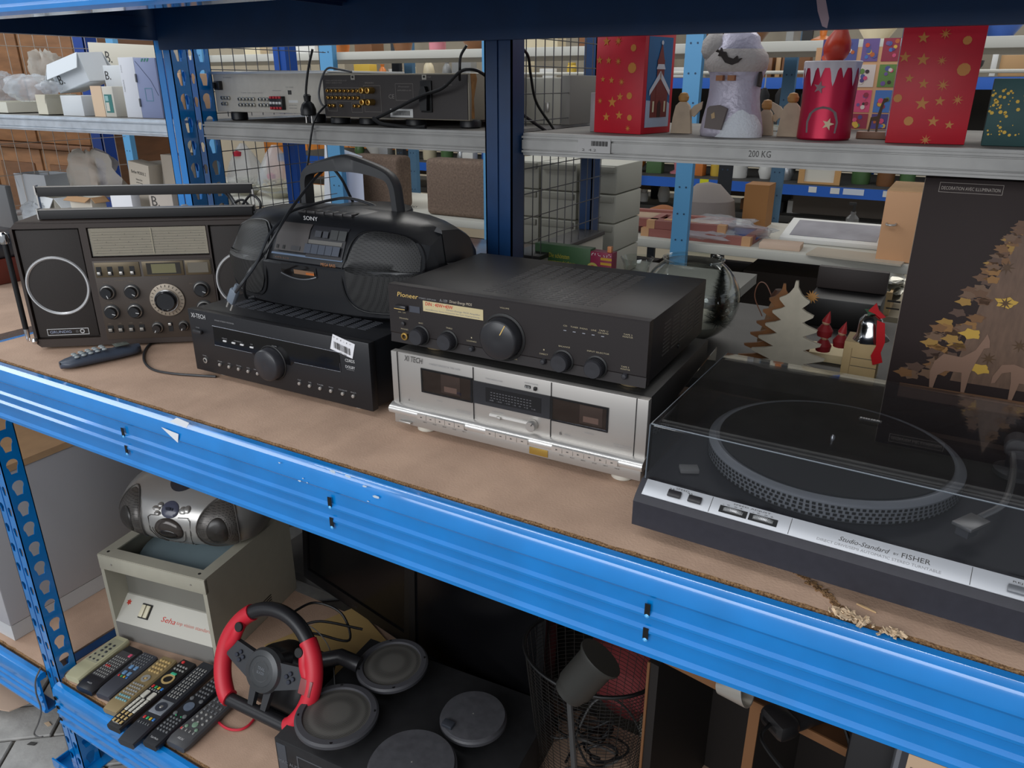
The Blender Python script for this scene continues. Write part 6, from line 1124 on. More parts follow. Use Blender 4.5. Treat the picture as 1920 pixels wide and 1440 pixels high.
# wooden tree cut-outs
def treepoly(w_, h, n=6, jag=.0):
    L = []
    for i in range(n):
        z = h*.9*i/n; wd = w_*(1-.78*i/n); L += [(wd*.98, z+.006), (wd, z+.010), (wd*.62, z+h*.085), (wd*.40, z+h*.115)]
    L = [(w_*.55, 0)]+L+[(.004, h*.93), (.0025, h)]
    return L+[(-a, c_) for a, c_ in L[::-1]]
x_, z_ = XY(1497, 520, .78); TW = mat((178, 170, 152), .7, noise=.08, ns=50)
b = MB(); b.plate(treepoly(.082, z_-.004, 6), [], .008, 'xz', (0, 0, 0)); O('wooden_tree', b, TW, None, label='pale flat wooden Christmas tree cut-out standing on the grey shelf', cat='decoration', loc=(x_+.002, .76, .001))
b = MB(); b.plate(treepoly(.075, z_*.88, 6), [], .006, 'xz', (0, 0, 0)); O('wooden_tree', b, mat((128, 82, 40), .6, noise=.3, ns=30), None, label='brown flat wooden tree cut-out just behind the pale one', cat='decoration', loc=(x_-.028, .805, .001), rz=.2)
p = at(1452, 600, .84); t = T('wooden_snowman', 'wooden snowman figure with brown hat and wire loop left of the pale tree cut-out', 'figurine', (p.x, .86, .001))
O('body', MB().lathe([(.03, 0), (.034, .03), (.026, .065), (.022, .085), (.018, .105), (.014, .115)], (0, 0, 0), (0, 0, 1), 24), mat((150, 112, 78), .7), t); O('head', MB().lathe([(.006, 0), (.017, .01), (.018, .02), (.01, .034), (0, .036)], (0, 0, .108), (0, 0, 1), 20), mat((70, 40, 24), .6), t); O('wire_loop', MB().tube(spline([(-.03, 0, .08), (-.05, 0, .12), (-.045, 0, .15), (-.03, 0, .15), (-.012, 0, .12)], 6), .0012, 6), mat((120, 80, 60), .5), t)
p = at(1520, 560, .80); O('straw_star', MB().prism(star(0, 0, .014, 12, .45), .003, 'xz'), mat((180, 130, 70), .7), None, label='small straw star hanging behind the tip of the pale tree', cat='decoration', loc=(p.x, .815, p.z))
for i, (px, py, l_) in enumerate(((1545, 640, 'small red gnome with pointed hat lying right of the pale tree'), (1578, 632, 'second small red gnome beside the silver bell'), (1548, 612, 'tiny red gnome head above the pale tree branch'))):
    p = at(px, py, .84); zb = p.z-.025 if i else .06; t = T('gnome', l_, 'figurine', (p.x, .84, p.z-.02)); O('coat', MB().lathe([(.014, 0), (.016, .012), (.008, .024)], (0, 0, 0), (0, 0, 1), 16), mat((134, 22, 30), .6), t); O('head', MB().lathe([(.004, 0), (.008, .006), (.006, .012), (0, .014)], (0, 0, .022), (0, 0, 1), 14), mat((190, 150, 120), .6), t); O('hat', MB().lathe([(.009, 0), (.005, .012), (0, .024)], (0, 0, .03), (.2, 0, 1), 14), mat((150, 20, 26), .6), t)
p = at(1545, 660, .86); O('cream_carton', MB().box(-.075, .07, 0, .08, 0, p.z-.005, bev=.001), mat((216, 200, 160), .7), None, label='cream box carrying the red gnomes behind the pale tree', cat='box', loc=(p.x, .86, .001))
x0_, z_ = XY(1584, 640, .76); x1_, _ = XY(1652, 640, .76); t = T('wooden_box', 'small light wooden box standing under the silver bell', 'box', (x0_, .76, .001)); O('carcass', MB().box(0, x1_-x0_, 0, .07, 0, z_, bev=.0012), mat((184, 158, 112), .6, noise=.1, ns=20), t)
for z in (.035, .052): O('drawer_line', MB().box(.016, x1_-x0_, -.0005, 0, z, z+.001), LDK, t)
O('dark_line', MB().box(.0145, .0155, -.0004, 0, 0, z_-.012), mat((140, 116, 80), .6), t)
bx_ = at(1632, 640, .77); t = T('silver_bell', 'shiny silver bell with a red ribbon bow on the light wooden box', 'bell', (bx_.x-.002, .79, z_+.0015)); b = MB(); b.lathe([(.034, 0), (.032, .003), (.025, .012), (.0225, .03), (.02, .042), (.012, .05), (0, .052)], (0, 0, 0), (-.12, 0, 1), 36, (False, False)); O('bell_cup', b, CHROME, t)
O('clapper', MB().lathe([(0, 0), (.006, .004), (0, .01)], (0, 0, .001), (0, 0, 1), 12), CHROME, t); RR = mat((178, 16, 26), .35); O('holly_leaves', MB().prism(star(-.006, .054, .014, 5, .5), .003, 'xz'), mat((24, 66, 36), .5), t)
O('ribbon_bow', MB().prism([(-.012, .058), (0, .075), (.006, .062), (.02, .05), (.012, .046), (0, .054)], .006, 'xz', (0, -.008, 0)), RR, t); O('ribbon_tail', MB().prism([(.008, .05), (.022, .046), (.028, .01), (.024, -.012), (.03, -.03), (.014, -.038), (.008, -.02), (.014, .0), (.01, .03)], .002, 'xz', (0, -.037, 0)), RR, t)
t = T('black_case', 'black open case standing behind the red gnomes', 'case', (at(1512, 580, 1.12).x, 1.12, .001)); O('case_body', MB().box(0, .16, 0, .12, 0, .07, bev=.004), VBLK, t); O('lid', MB().box(.0, .16, .1, .12, .07, .125, bev=.004), mat((52, 44, 42), .6), t)
# big picture box
x_, z1_ = XY(1722, 335, .72); t = T('decoration_box', 'tall dark box printed with a glowing wooden Christmas tree and two deer', 'box', (x_+.012, .72, .001), radians(1)); hh = .398; Wd = .34
O('carton', MB().box(0, Wd, 0, .09, 0, hh, bev=.001), mat((52, 43, 42), .6, spec=.2, noise=.06, ns=6), t); O('side_strip', MB().box(-.0008, .0, .0, .09, 0, hh), mat((124, 112, 100), .5), t); t.location.x = at(1700, 520, .72).x
txt('DECORATION AVEC ILLUMINATION', .085, .0055, (.026, -.0006, hh-.018), mat((170, 160, 152), .5), t)
O('text_frame', MB().plate([(.0225, hh-.0225), (.1145, hh-.0225), (.1145, hh-.0065), (.0225, hh-.0065)], [[(.0231, hh-.0219), (.1139, hh-.0219), (.1139, hh-.0071), (.0231, hh-.0071)]], .0004, 'xz', (0, -.0005, 0)), mat((170, 160, 152), .5), t)
random.seed(33); cxp = .172
def leaf(x, z, s_, m, dy, name='leaf_print'): 
    a0 = random.uniform(-.5, .5)+(0 if x > cxp else pi); q = []
    for i, r_ in enumerate((1, .62, .8, .5, .62, .42, .3, .42, .62, .5, .8, .62)): a = a0+2*pi*i/12; q.append((x+s_*r_*cos(a)*1.25, z+s_*r_*sin(a)*.72))
    q = [(min(Wd-.002, max(.002, a)), max(.03, c_)) for a, c_ in q]; O(name, MB().prism(q, .0002, 'xz', (0, -.0006-dy, 0)), m, t)
tones = [mat(c_, .5) for c_ in ((104, 74, 52), (122, 86, 52), (88, 66, 54), (144, 104, 56), (158, 122, 58), (112, 86, 66))]
O('trunk_print', MB().prism([(.1, .05), (.24, .05), (.222, .2), (.2, .3), (.175, .38), (.15, .3), (.12, .2)], .0002, 'xz', (0, -.0004, 0)), mat((108, 84, 68), .5, noise=.2, ns=30, stretch=(4, 1, 1)), t)
for k in range(150):
    h = random.random()**1.2; side = random.choice((-1, 1)); half = .125*(1-h)+.012; x = cxp+side*half*random.uniform(.55, 1.05); leaf(x, .05+h*.30, .019-.008*h, random.choice(tones), .0002*(k % 5))
for x, z in ((.145, .08), (.22, .13), (.16, .2), (.2, .25), (.12, .14), (.24, .07)): leaf(x, z, .02, mat((196, 158, 66), .5), .0011, 'glow_print')
for x, z in ((.145, .26), (.155, .2), (.19, .13), (.15, .1)): O('snowflake_print', MB().prism(star(x, z, .012, 8, .3), .0002, 'xz', (0, -.0018, 0)), mat((84, 60, 36), .5), t)
DR = mat((136, 106, 88), .5)
def deer(x, z, s_, down):
    q = [(0, 0), (.006, 0), (.009, .025), (.02, .035), (.045, .036), (.05, .0), (.056, 0), (.058, .035), (.062, .055)]
    q += ([(.075, .05), (.082, .03), (.088, .028), (.088, .042), (.078, .066), (.06, .07)] if down else [(.07, .085), (.078, .088), (.076, .1), (.07, .112), (.066, .1), (.058, .08)]); q += [(.04, .064), (.012, .066), (.0, .05), (-.004, .03)]
    O('deer_print', MB().prism([(x+(a if not down else .085-a)*s_, z+c_*s_) for a, c_ in q], .0002, 'xz', (0, -.0022, 0)), DR, t)
deer(.07, .032, 1.0, False); deer(.165, .03, .95, True)
O('base_print', MB().box(.022, Wd-.01, -.0024, -.002, .005, .026), mat((140, 110, 92), .5), t); O('base_edge', MB().box(.022, Wd-.01, -.0028, -.0024, .026, .032), mat((110, 78, 54), .5), t)
# ------------------------------------------------------------------ far racks in the hall
PW = mat((196, 194, 184), .6); PWD = mat((120, 118, 112), .7)
def shelf_far(y, z, d, label, m=PW, x0=-4.6, x1=1.6, th=.032, beam=None):
    t = T('shelf', label, 'shelf', (x0, y, z-th)); O('board', MB().box(0, x1-x0, 0, d, 0, th, bev=.003), m, t)
    if beam: O('beam', MB().box(0, x1-x0, -.006, -.0005, -.012, th*.92), beam, t)
    return t
XL_ = at(176, 250, 1.9).x+.03
UW = shelf_far(2.0, .672, .6, 'upper off-white shelf of the pale blue rack, behind the amplifiers and red boxes', x0=XL_)
LWs = shelf_far(2.0, -.006, .62, 'long off-white shelf of the pale blue rack carrying picture frames and bags', x0=XL_)
shelf_far(2.0, -.62, .6, 'lowest off-white shelf of the pale blue rack', x0=XL_); 
def fpost(px, py, y, w_, m, label, dots=True, z1=1.7, d=.03):
    x = at(px, py, y).x; t = T('rack_post', label, 'post', (x, y-.012, GZ+.002), 0); O('angle_bar', MB().box(0, w_, 0, .003, 0, z1-GZ).box(w_-.003, w_, .003, d, 0, z1-GZ), m, t)
    if dots:
        b = MB(); z = .2
        while z < z1-GZ: b.cyl((w_*.3, 0, z), .0035, .0008, (0, -1, 0), 8).cyl((w_*.7, 0, z), .0035, .0008, (0, -1, 0), 8); z += .095
        O('bolt_holes', b, mat((40, 70, 100), .6), t, kind='stuff')
    return t
fpost(619, 300, 1.985, .075, LBLUE, 'pale blue post behind the radio handle, beside the paper sheets'); fpost(909, 300, 1.985, .075, LBLUE, 'pale blue post peeping out left of the dark blue middle post')
fpost(1271, 300, 1.985, .06, LBLUE, 'pale blue post with bolt holes between church box and snowman lantern'); fpost(236, 270, 1.985, .06, LBLUE, 'pale blue post seen between the cartons at the left'); fpost(388, 270, 1.985, .07, LBLUE, 'pale blue post right of the two bright blue ones')
GB = mat((78, 118, 150), .55); DG = mat((30, 36, 44), .6)
fpost(1446, 330, 2.66, .05, GB, 'grey blue post between snowman lantern and candle lantern', True); fpost(1347, 340, 2.66, .055, DG, 'dark steel post below the galvanised shelf, behind the plastic bags', True); fpost(1170, 340, 3.55, .06, GB, 'grey blue post left of the pale blue one, above the picture frames', False)
fpost(1220, 380, 4.2, .05, DG, 'thin dark post behind the picture frames', False); fpost(770, 330, 2.66, .05, GB, 'grey blue post between the two upholstered backs', True); fpost(748, 330, 2.64, .045, DG, 'dark post beside the left upholstered back', True); fpost(1458, 400, 4.2, .07, VBLK, 'black post beside the brown carton', False); fpost(1600, 440, 4.6, .06, mat((16, 92, 190), .45), 'bright blue post far behind the framed pictures', False); fpost(1498, 430, 4.6, .05, VBLK, 'second black post far behind the framed pictures', True)
BB2 = mat((30, 98, 196), .45); DSH = mat((84, 82, 78), .7)
shelf_far(3.6, .575, .7, 'far blue edged shelf at the height of the snowman lantern', DSH, -4.6, 1.8, .045, BB2); shelf_far(3.6, .045, .7, 'far blue edged shelf just under the galvanised shelf', DSH, -4.6, 1.8, .045, BB2)
shelf_far(3.9, -.17, .6, 'far dark grey shelf above the picture frames', DSH, -4.6, 2.0, .04); shelf_far(4.7, -.46, .6, 'farthest pale shelf with pots seen left of the tan cupboard', PW, -4.6, 2.2, .03); shelf_far(4.7, .95, .6, 'farthest high shelf close under the top beam', PW, -4.6, 2.2, .03); shelf_far(2.66, -.36, .5, 'shelf with crates below the long off-white shelf', mat((150, 140, 120), .7), -4.6, 1.6, .03)
for y_, z0, z1, l_, m_ in ((4.32, .05, .52, 'added dark backing between the two far blue shelves', (62, 58, 52)), (4.52, -.16, .0, 'added brown backing above the far dark grey shelf', (74, 60, 48)), (4.32, .58, .9, 'added grey backing behind the things on the upper far blue shelf', (150, 140, 122)), (2.62, .12, .12, '', (0, 0, 0))):
    if l_: O('back_panel', MB().box(-4.5, 1.8, 0, .01, 0, z1-z0), mat(m_, .8, noise=.25, ns=3), None, label=l_, cat='panel', loc=(0, y_, z0))  # panels added to darken the gaps behind the far shelves
for px_, py_, w_, h__, m_, l_ in ((1184, 313, .045, .045, (110, 220, 50), 'round bright green sticker on the far blue shelf edge'), (1321, 332, .05, .04, (222, 220, 30), 'bright yellow note on the far blue shelf edge'), (1526, 337, .04, .03, (226, 226, 222), 'white price tag on the far blue shelf edge, first from left'), (1568, 340, .045, .03, (226, 226, 222), 'white price tag on the far blue shelf edge, second from left'), (1603, 342, .1, .03, (214, 222, 234), 'long torn white label on the far blue shelf edge'), (1668, 349, .05, .03, (226, 226, 222), 'white price tag nearest the printed tree box')):
    p = at(px_, py_, 3.59); z_ = min(p.z, .045-h__/2+.02)
    O('price_tag', MB().cyl((0, 0, 0), w_/2, .0012, (0, -1, 0), 16) if 'round' in l_ else MB().box(-w_/2, w_/2, -.0012, 0, -h__/2, h__/2), mat(m_, .6), None, label=l_, cat='tag', loc=(p.x, 3.5925, .0225))
random.seed(77)
PAL = {'white': (222, 220, 214), 'cream': (214, 200, 168), 'brown': (126, 84, 52), 'blue': (60, 96, 170), 'grey': (140, 140, 138), 'orange': (206, 118, 50), 'green': (84, 116, 72), 'black': (34, 33, 34), 'yellow': (214, 178, 70), 'pink': (206, 130, 140), 'red': (170, 44, 44), 'silver': (176, 178, 180), 'tan': (190, 150, 104)}
def prof(kind, s_):
    h = s_; r_ = s_*.5
    if kind == 'bowl': return [(r_*.45, 0), (r_*.5, h*.06), (r_*1.0, h*.42), (r_*1.08, h*.62), (r_*1.0, h*.6), (r_*.4, h*.12), (0, h*.1)]
    if kind == 'vase': return [(r_*.42, 0), (r_*.62, h*.3), (r_*.5, h*.62), (r_*.24, h*.82), (r_*.34, h), (r_*.28, h), (0, h*.7)]
    if kind == 'jar': return [(r_*.6, 0), (r_*.64, h*.1), (r_*.64, h*.68), (r_*.5, h*.76), (r_*.52, h*.78), (r_*.52, h*.92), (0, h*.94)]
    if kind == 'jug': return [(r_*.5, 0), (r_*.62, h*.25), (r_*.55, h*.6), (r_*.42, h*.85), (r_*.5, h), (r_*.45, h), (0, h*.6)]
    if kind == 'plate stack': return [(r_*.5, 0), (r_*1.1, h*.12), (r_*.7, h*.13), (r_*1.1, h*.24), (r_*.7, h*.25), (r_*1.1, h*.36), (r_*.7, h*.33), (0, h*.32)]
    if kind == 'candlestick': return [(r_*.5, 0), (r_*.5, h*.06), (r_*.14, h*.14), (r_*.2, h*.4), (r_*.12, h*.6), (r_*.28, h*.66), (r_*.16, h*.7), (r_*.15, h), (0, h)]
    if kind == 'flower pot': return [(r_*.4, 0), (r_*.58, h*.5), (r_*.64, h*.5), (r_*.64, h*.58), (r_*.5, h*.58), (0, h*.54)]
ORD = ['first', 'second', 'third', 'fourth', 'fifth', 'sixth', 'seventh', 'eighth', 'ninth', 'tenth', 'eleventh', 'twelfth', 'thirteenth', 'fourteenth', 'fifteenth', 'sixteenth']
used_ = {}
def frow(y, z, px0, px1, py, kinds, cols, place, smin, smax, gap=1.25):
    x = at(px0, py, y).x; x1 = at(px1, py, y).x; cnt = {}
    while x < x1:
        k = random.choice(kinds); c = random.choice(cols); s_ = random.uniform(smin, smax); cnt[(k, c)] = cnt.get((k, c), 0)+1; n_ = cnt[(k, c)]
        lab = '%s %s %s from left on %s' % (ORD[min(15, n_-1)], c, k, place); m = mat(PAL[c], .35 if k != 'box' else .7, .7 if c == 'silver' else 0)
        nm = k.replace(' ', '_'); yy = y+.05+s_*.5+random.uniform(0, .04)
        if k == 'box':
            t = T('carton', lab, 'box', (x+s_*.5, yy-s_*.4, z+.0006), random.uniform(-.15, .15)); O('box_body', MB().box(-s_*.45, s_*.45, 0, s_*.6, 0, s_*random.uniform(.5, .9), bev=.002), m, t); 
        elif k == 'book':
            O('book', MB().box(-.012, .012, -.06, .06, 0, s_*1.0, bev=.001), m, None, label=lab, cat='book', loc=(x+.02, yy, z+.0006)); s_ = .026
        else: O(nm, MB().lathe(prof(k, s_), (0, 0, 0), (0, 0, 1), 20), m, None, label=lab, cat=k.split()[0], loc=(x+s_*.5, yy, z+.0006))
        if k == 'flower pot':
            o = S.objects[-1] if False else list(COL.objects)[-1]; b = MB(); 
            for q in range(60): a = random.uniform(0, 6.28); r_ = s_*.4*random.random(); zz = s_*random.uniform(.6, 1.1); b.poly([(r_*cos(a), r_*sin(a), zz), (r_*cos(a)+s_*.1, r_*sin(a), zz+s_*.04), (r_*cos(a)+s_*.03, r_*sin(a)+s_*.08, zz+s_*.09)])
            O('foliage', b, mat(random.choice([(70, 110, 60), (206, 80, 90), (220, 200, 190)]), .7), o, kind='stuff')
        x += s_*gap*random.uniform(.85, 1.25)
C1 = ['bowl', 'vase', 'jar', 'jug', 'plate stack', 'box']
frow(2.02, .672, 440, 900, 110, ['bowl', 'jar', 'box', 'jug'], ['white', 'orange', 'cream', 'green', 'brown', 'pink'], 'the upper white shelf above the receivers', .09, .16)
frow(2.02, .672, 965, 1120, 90, ['box', 'bowl'], ['brown', 'cream', 'tan'], 'the upper white shelf behind the mesh', .09, .16)
frow(2.02, .672, 1270, 1900, 85, ['box', 'book', 'candlestick', 'bowl'], ['brown', 'cream', 'grey', 'silver', 'blue', 'black', 'orange'], 'the upper white shelf above the lanterns', .09, .17)
frow(3.62, .575, 650, 1100, 130, ['jar', 'bowl', 'box', 'vase'], ['white', 'orange', 'grey', 'cream', 'yellow'], 'the far blue shelf behind the amplifiers', .09, .16)
frow(3.62, .575, 1180, 1900, 130, ['box', 'jug', 'bowl', 'book'], ['orange', 'brown', 'black', 'white', 'silver', 'tan'], 'the far blue shelf behind the lanterns', .1, .17)
frow(3.62, .045, 640, 905, 290, ['jar', 'vase', 'bowl', 'box'], ['white', 'blue', 'cream', 'green', 'silver'], 'the far blue shelf above the cushions', .09, .17, 1.0)
frow(3.62, .045, 1115, 1350, 310, ['box', 'bowl', 'jar', 'candlestick'], ['cream', 'white', 'orange', 'pink', 'green', 'yellow'], 'the far blue shelf right of the mesh', .09, .16, 1.0)
frow(3.62, .045, 1360, 1480, 310, ['bowl', 'vase', 'jug'], ['white', 'silver', 'brown', 'cream'], 'the far blue shelf behind the dark post', .08, .13, .9)
frow(3.62, .045, 1580, 1700, 325, ['flower pot', 'jar'], ['green', 'white', 'brown'], 'the far blue shelf above the cupboard', .11, .15, .8)
t = T('framed_board', 'cream framed board lying on the far blue edged shelf', 'board', (at(1500, 330, 3.62).x, 3.64, .047)); O('panel', MB().box(0, .17, 0, .01, 0, .1), CREAM, t); O('frame', MB().plate([(-.01, -.0), (.2, 0), (.2, .11), (-.01, .11)], [[(.02, .01), (.17, .01), (.17, .1), (.02, .1)]], .012, 'xz', (0, -.012, 0)), mat((206, 158, 100), .6), t)
frow(3.92, -.17, 1120, 1340, 380, ['bowl', 'vase', 'candlestick', 'jar'], ['white', 'silver', 'brown', 'black', 'pink'], 'the far grey shelf left of the dark post', .07, .15, .9)
frow(3.92, -.17, 1380, 1480, 380, ['bowl', 'box'], ['silver', 'brown', 'white', 'black'], 'the far grey shelf right of the dark post', .09, .13)
t = T('long_crate', 'long grey brown crate on the far dark grey shelf', 'crate', (at(1482, 380, 3.95).x, 4.0, -.1695)); O('crate_body', MB().box(0, .62, 0, .3, 0, .15, bev=.01), mat((118, 108, 98), .7), t); O('rim', MB().box(-.01, .63, -.01, .31, .14, .16, bev=.004), mat((100, 92, 84), .7), t)
frow(4.72, -.46, 1120, 1330, 430, ['bowl', 'plate stack', 'jar', 'candlestick'], ['yellow', 'white', 'silver', 'orange', 'cream'], 'the farthest shelf above the frames', .1, .16, .9)
frow(4.72, -.46, 1500, 1650, 430, ['bowl', 'jug', 'jar', 'candlestick'], ['silver', 'white', 'brown', 'tan'], 'the farthest shelf left of the cupboard', .1, .16, 1.0)
frow(2.7, -.36, 1120, 1330, 520, ['bowl', 'candlestick', 'jug', 'jar'], ['silver', 'brown', 'grey', 'black'], 'the crate shelf behind the big glass bowl', .07, .12, .9)
# crates on the shelf below
for i, (a, c_, l_) in enumerate(((1480, 1580, 'light brown crate with silver things behind the tip of the pale tree'), (1590, 1640, 'light brown crate with tableware left of the printed tree box'), (1645, 1672, 'narrow light brown crate beside the printed tree box'))):
    x0, x1 = at(a, 555, 2.66).x, at(c_, 555, 2.66).x; t = T('crate', l_, 'crate', (x0, 2.67, -.3595)); O('crate_walls', MB().plate([(0, 0), (x1-x0, 0), (x1-x0, .3), (0, .3)], [[(.01, .01), (x1-x0-.01, .01), (x1-x0-.01, .29), (.01, .29)]], .1, 'xy'), mat((188, 160, 118), .7), t); O('hand_slot', MB().box(.04, .09, -.001, 0, .06, .068).box(.04, .09, -.001, 0, .03, .036), LDK, t)
    b = MB(); random.seed(i)
    for k in range(26): b.lathe([(.01, 0), (.035, .012), (.036, .014), (.01, .004)], (random.uniform(.05, x1-x0-.05) if x1-x0 > .12 else .05, random.uniform(.05, .24), random.uniform(.06, .12)), (random.uniform(-.6, .6), random.uniform(-.8, .2), 1), 10)
    O('tableware', b, mat((170, 168, 158), .25, .7), t, kind='stuff')
# things on the long off-white shelf
zw = -.0055
PF_ = mat((150, 92, 84), .5); PI = mat((176, 148, 122), .6, noise=.2, ns=10)
def frame(label, px, py, w_, d, rz, dz=0):
    p = at(px, py, 2.04); t = T('framed_picture', label, 'picture frame', (p.x, 2.05, zw+dz), rz); O('frame', MB().plate([(0, 0), (w_, 0), (w_, d), (0, d)], [[(.03, .03), (w_-.03, .03), (w_-.03, d-.03), (.03, d-.03)]], .03, 'xy'), PF_, t); O('picture', MB().box(.028, w_-.028, .028, d-.028, .012, .02), PI, t)
    for x, y in ((0, 0), (w_-.03, 0)): O('corner_cap', MB().box(x-.001, x+.031, -.001, .03, -.0005, .031), mat((196, 150, 108), .6), t)
frame('reddish picture frame lying on the shelf right of the dark blue angle post', 1085, 430, .3, .34, .35); frame('second reddish picture frame stacked askew on the left one', 1090, 428, .36, .26, .12, .031); frame('long reddish picture frame lying behind the pale blue post', 1200, 440, .42, .26, -.02); frame('smaller reddish picture frame on top of the long one', 1210, 436, .3, .2, .06, .031)
p = at(1225, 415, 2.3); O('fur_hat', MB().lathe([(.06, 0), (.075, .02), (.06, .05), (.02, .065), (0, .066)], (0, 0, 0), (0, 0, 1), 24), mat((140, 84, 44), .9, bump=1, bs=60), None, label='brown round fur piece behind the long picture frame', cat='hat', loc=(p.x, 2.42, zw)); p = at(1310, 410, 2.35); O('grey_cushion', MB().lathe([(.09, 0), (.12, .03), (.11, .1), (.05, .16), (0, .17)], (0, 0, 0), (0, 0, 1), 24), mat((134, 126, 122), .8), None, label='rounded grey cushion behind the pale blue post', cat='cushion', loc=(p.x, 2.45, zw))
def bag(label, px, r3, seed, y, inner=None):
    p = at(px, 440, y); b = blob(label, (p.x, y, zw), r3, seed, POLY)
    if inner: O('bag_contents', MB().box(-r3[0]*.8, r3[0]*.8, -r3[1]*.7, r3[1]*.7, .004, r3[2]*.7, bev=.01), mat(inner, .6), b)
bag('clear plastic bag with blue contents beside the pale blue post', 1360, (.17, .12, .035), 51, 2.2, (70, 84, 150)); bag('clear plastic bag with beige papers in front of the blue one', 1330, (.11, .06, .02), 52, 2.09, (214, 180, 140))
p = at(1455, 455, 2.15); t = T('framed_print', 'white framed print lying tilted on the shelf behind the candle lantern', 'picture frame', (p.x, 2.2, zw+.0)); t.rotation_euler = (.16, 0, 0); O('frame', MB().box(0, .36, 0, .24, 0, .018, bev=.003), WHITE, t); O('picture', MB().box(.03, .33, .03, .21, .0185, .02), mat((150, 148, 156), .4, noise=.3, ns=7), t)
p = at(1425, 462, 2.05); O('postcard_stack', MB().box(0, .14, 0, .09, 0, .02, bev=.001), mat((206, 180, 160), .7), None, label='stack of pale cards at the front of the off-white shelf', cat='cards', loc=(p.x, 2.03, zw), rz=.05); O('flat_print', MB().box(0, .3, 0, .14, 0, .006), mat((190, 178, 160), .6), None, label='flat pale print overhanging the off-white shelf edge left of the cupboard', cat='print', loc=(at(1510, 490, 2.0).x, 1.99, zw), rz=-.1)
p = at(1587, 445, 2.4); t = T('pump_bottle', 'small black pump bottle behind the framed print', 'bottle', (p.x, 2.5, zw)); O('bottle', MB().lathe([(.022, 0), (.024, .01), (.024, .06), (.01, .075), (.01, .085), (0, .085)], (0, 0, 0), (0, 0, 1), 18), mat((100, 100, 100), .2), t); O('pump', MB().cyl((0, 0, .085), .005, .03).box(-.02, .006, -.004, .004, .11, .12), VBLK, t)
x0, x1 = at(1652, 420, 2.02).x, at(1706, 420, 2.02).x+.12; zt = at(1680, 358, 2.02).z; t = T('small_cupboard', 'small tan cupboard with a metal handle beside the printed tree box', 'cupboard', (x0, 2.02, zw)); O('carcass', MB().box(0, x1-x0, .012, .3, 0, zt-zw, bev=.002), KRAFT, t); O('door', MB().box(.001, x1-x0-.001, -.002, .011, .002, zt-zw-.003, bev=.001), mat((214, 164, 122), .6), t); O('handle', MB().tube(spline([(.016, -.002, .125), (.018, -.016, .123), (.03, -.02, .122), (.042, -.016, .123), (.044, -.002, .125)], 4), .0035, 8), SIL, t)
t = T('brown_carton', 'brown upright carton left of the black post', 'box', (at(1392, 400, 2.75).x, 2.75, -.3)); t.location.z = LWs.location.z; t.location = (at(1392, 400, 2.45).x, 2.45, zw); O('box_body', MB().box(0, .095, 0, .12, 0, .17), mat((150, 104, 56), .7), t); 
# upholstered backs, paper and bags on the same shelf further left
UP = mat((126, 106, 92), .9, noise=.3, ns=120, bump=.6, bs=200)
for px0_, px1_, pyt, l_, yy in ((657, 748, 292, 'brown tweed cushion seen through the radio handle', 2.1), (797, 912, 300, 'large brown tweed cushion left of the dark blue middle post', 2.05)):
    x0, x1 = at(px0_, 350, yy).x, at(px1_, 350, yy).x+(.04 if px1_ > 900 else 0); zt = at((px0_+px1_)/2, pyt, yy).z; t = T('cushion', l_, 'cushion', (x0, yy, zw)); O('cover', MB().box(0, x1-x0, 0, .11, 0, zt-zw, bev=.022, seg=4), UP, t); O('piping', MB().tube([(.02, .004, .02), (x1-x0-.02, .004, .02), (x1-x0-.02, .004, zt-zw-.02), (.02, .004, zt-zw-.02)], .003, 6, True), mat((84, 66, 58), .9), t)
x0 = at(568, 350, 1.9).x; t = T('paper_sheet', 'white sheets of paper leaning between the blue post and the pale blue one', 'paper', (x0, 2.03, zw)); t.rotation_euler = (-.08, .05, 0); O('sheet', MB().prism([(0, 0), (.2, 0), (.23, .25), (.12, .27), (0, .28)], .002, 'xz'), mat((222, 226, 234), .7), t); O('sheet', MB().prism([(.12, 0), (.27, 0), (.25, .2), (.2, .24), (.1, .27)], .002, 'xz', (0, -.02, 0)), mat((206, 212, 232), .7), t)
for i, (px, l_, cc) in enumerate(((462, 'clear bag with a red cap filled with pale stuff behind the mesh', (226, 220, 200)), (520, 'clear bag of dried flowers in a pale bowl behind the mesh', (214, 196, 140)))):
    p = at(px, 380, 2.1); t = T('filled_bag', l_, 'plastic bag', (p.x, 2.12, zw)); O('bowl', MB().lathe([(.04, 0), (.05, .01), (.11, .06), (.105, .062), (.04, .02), (0, .018)], (0, 0, 0), (0, 0, 1), 28), mat((206, 202, 182), .4), t); random.seed(i); b = MB()
    for k in range(60): b.lathe([(.002, 0), (.012, .006), (0, .012)], (random.gauss(0, .04), random.gauss(0, .03), random.uniform(.045, .085)), (random.uniform(-1, 1), random.uniform(-1, 1), 1), 6)
    O('dried_petals', b, mat(cc, .7), t, kind='stuff'); b = MB(); b.rings([[(r_*cos(2*pi*q/20)*(1+.12*sin(3*q+z*30)), r_*.8*sin(2*pi*q/20)*(1+.1*cos(5*q)), z) for q in range(20)] for r_, z in ((.1, .03), (.115, .08), (.09, .16), (.05, .22), (.015, .26))]); O('plastic', b, POLY, t, ang=40); O('red_cap', MB().lathe([(.02, 0), (.022, .02), (0, .028)], (.01, -.05, .1 if i else .2), (0, 0, 1), 16), mat((196, 36, 60), .4), t)
t = T('leaning_board', 'slanting grey panel behind the right end of the brown radio', 'panel', (at(405, 330, .95).x, .95, .001)); O('board', MB().prism([(0, 0), (.42, 0), (.42, .06), (.2, .16), (0, .2)], .02, 'xz'), mat((152, 148, 138), .7), t); O('socket_box', MB().box(.31, .36, -.02, 0, .0, .06, bev=.003), mat((120, 116, 108), .5), t)
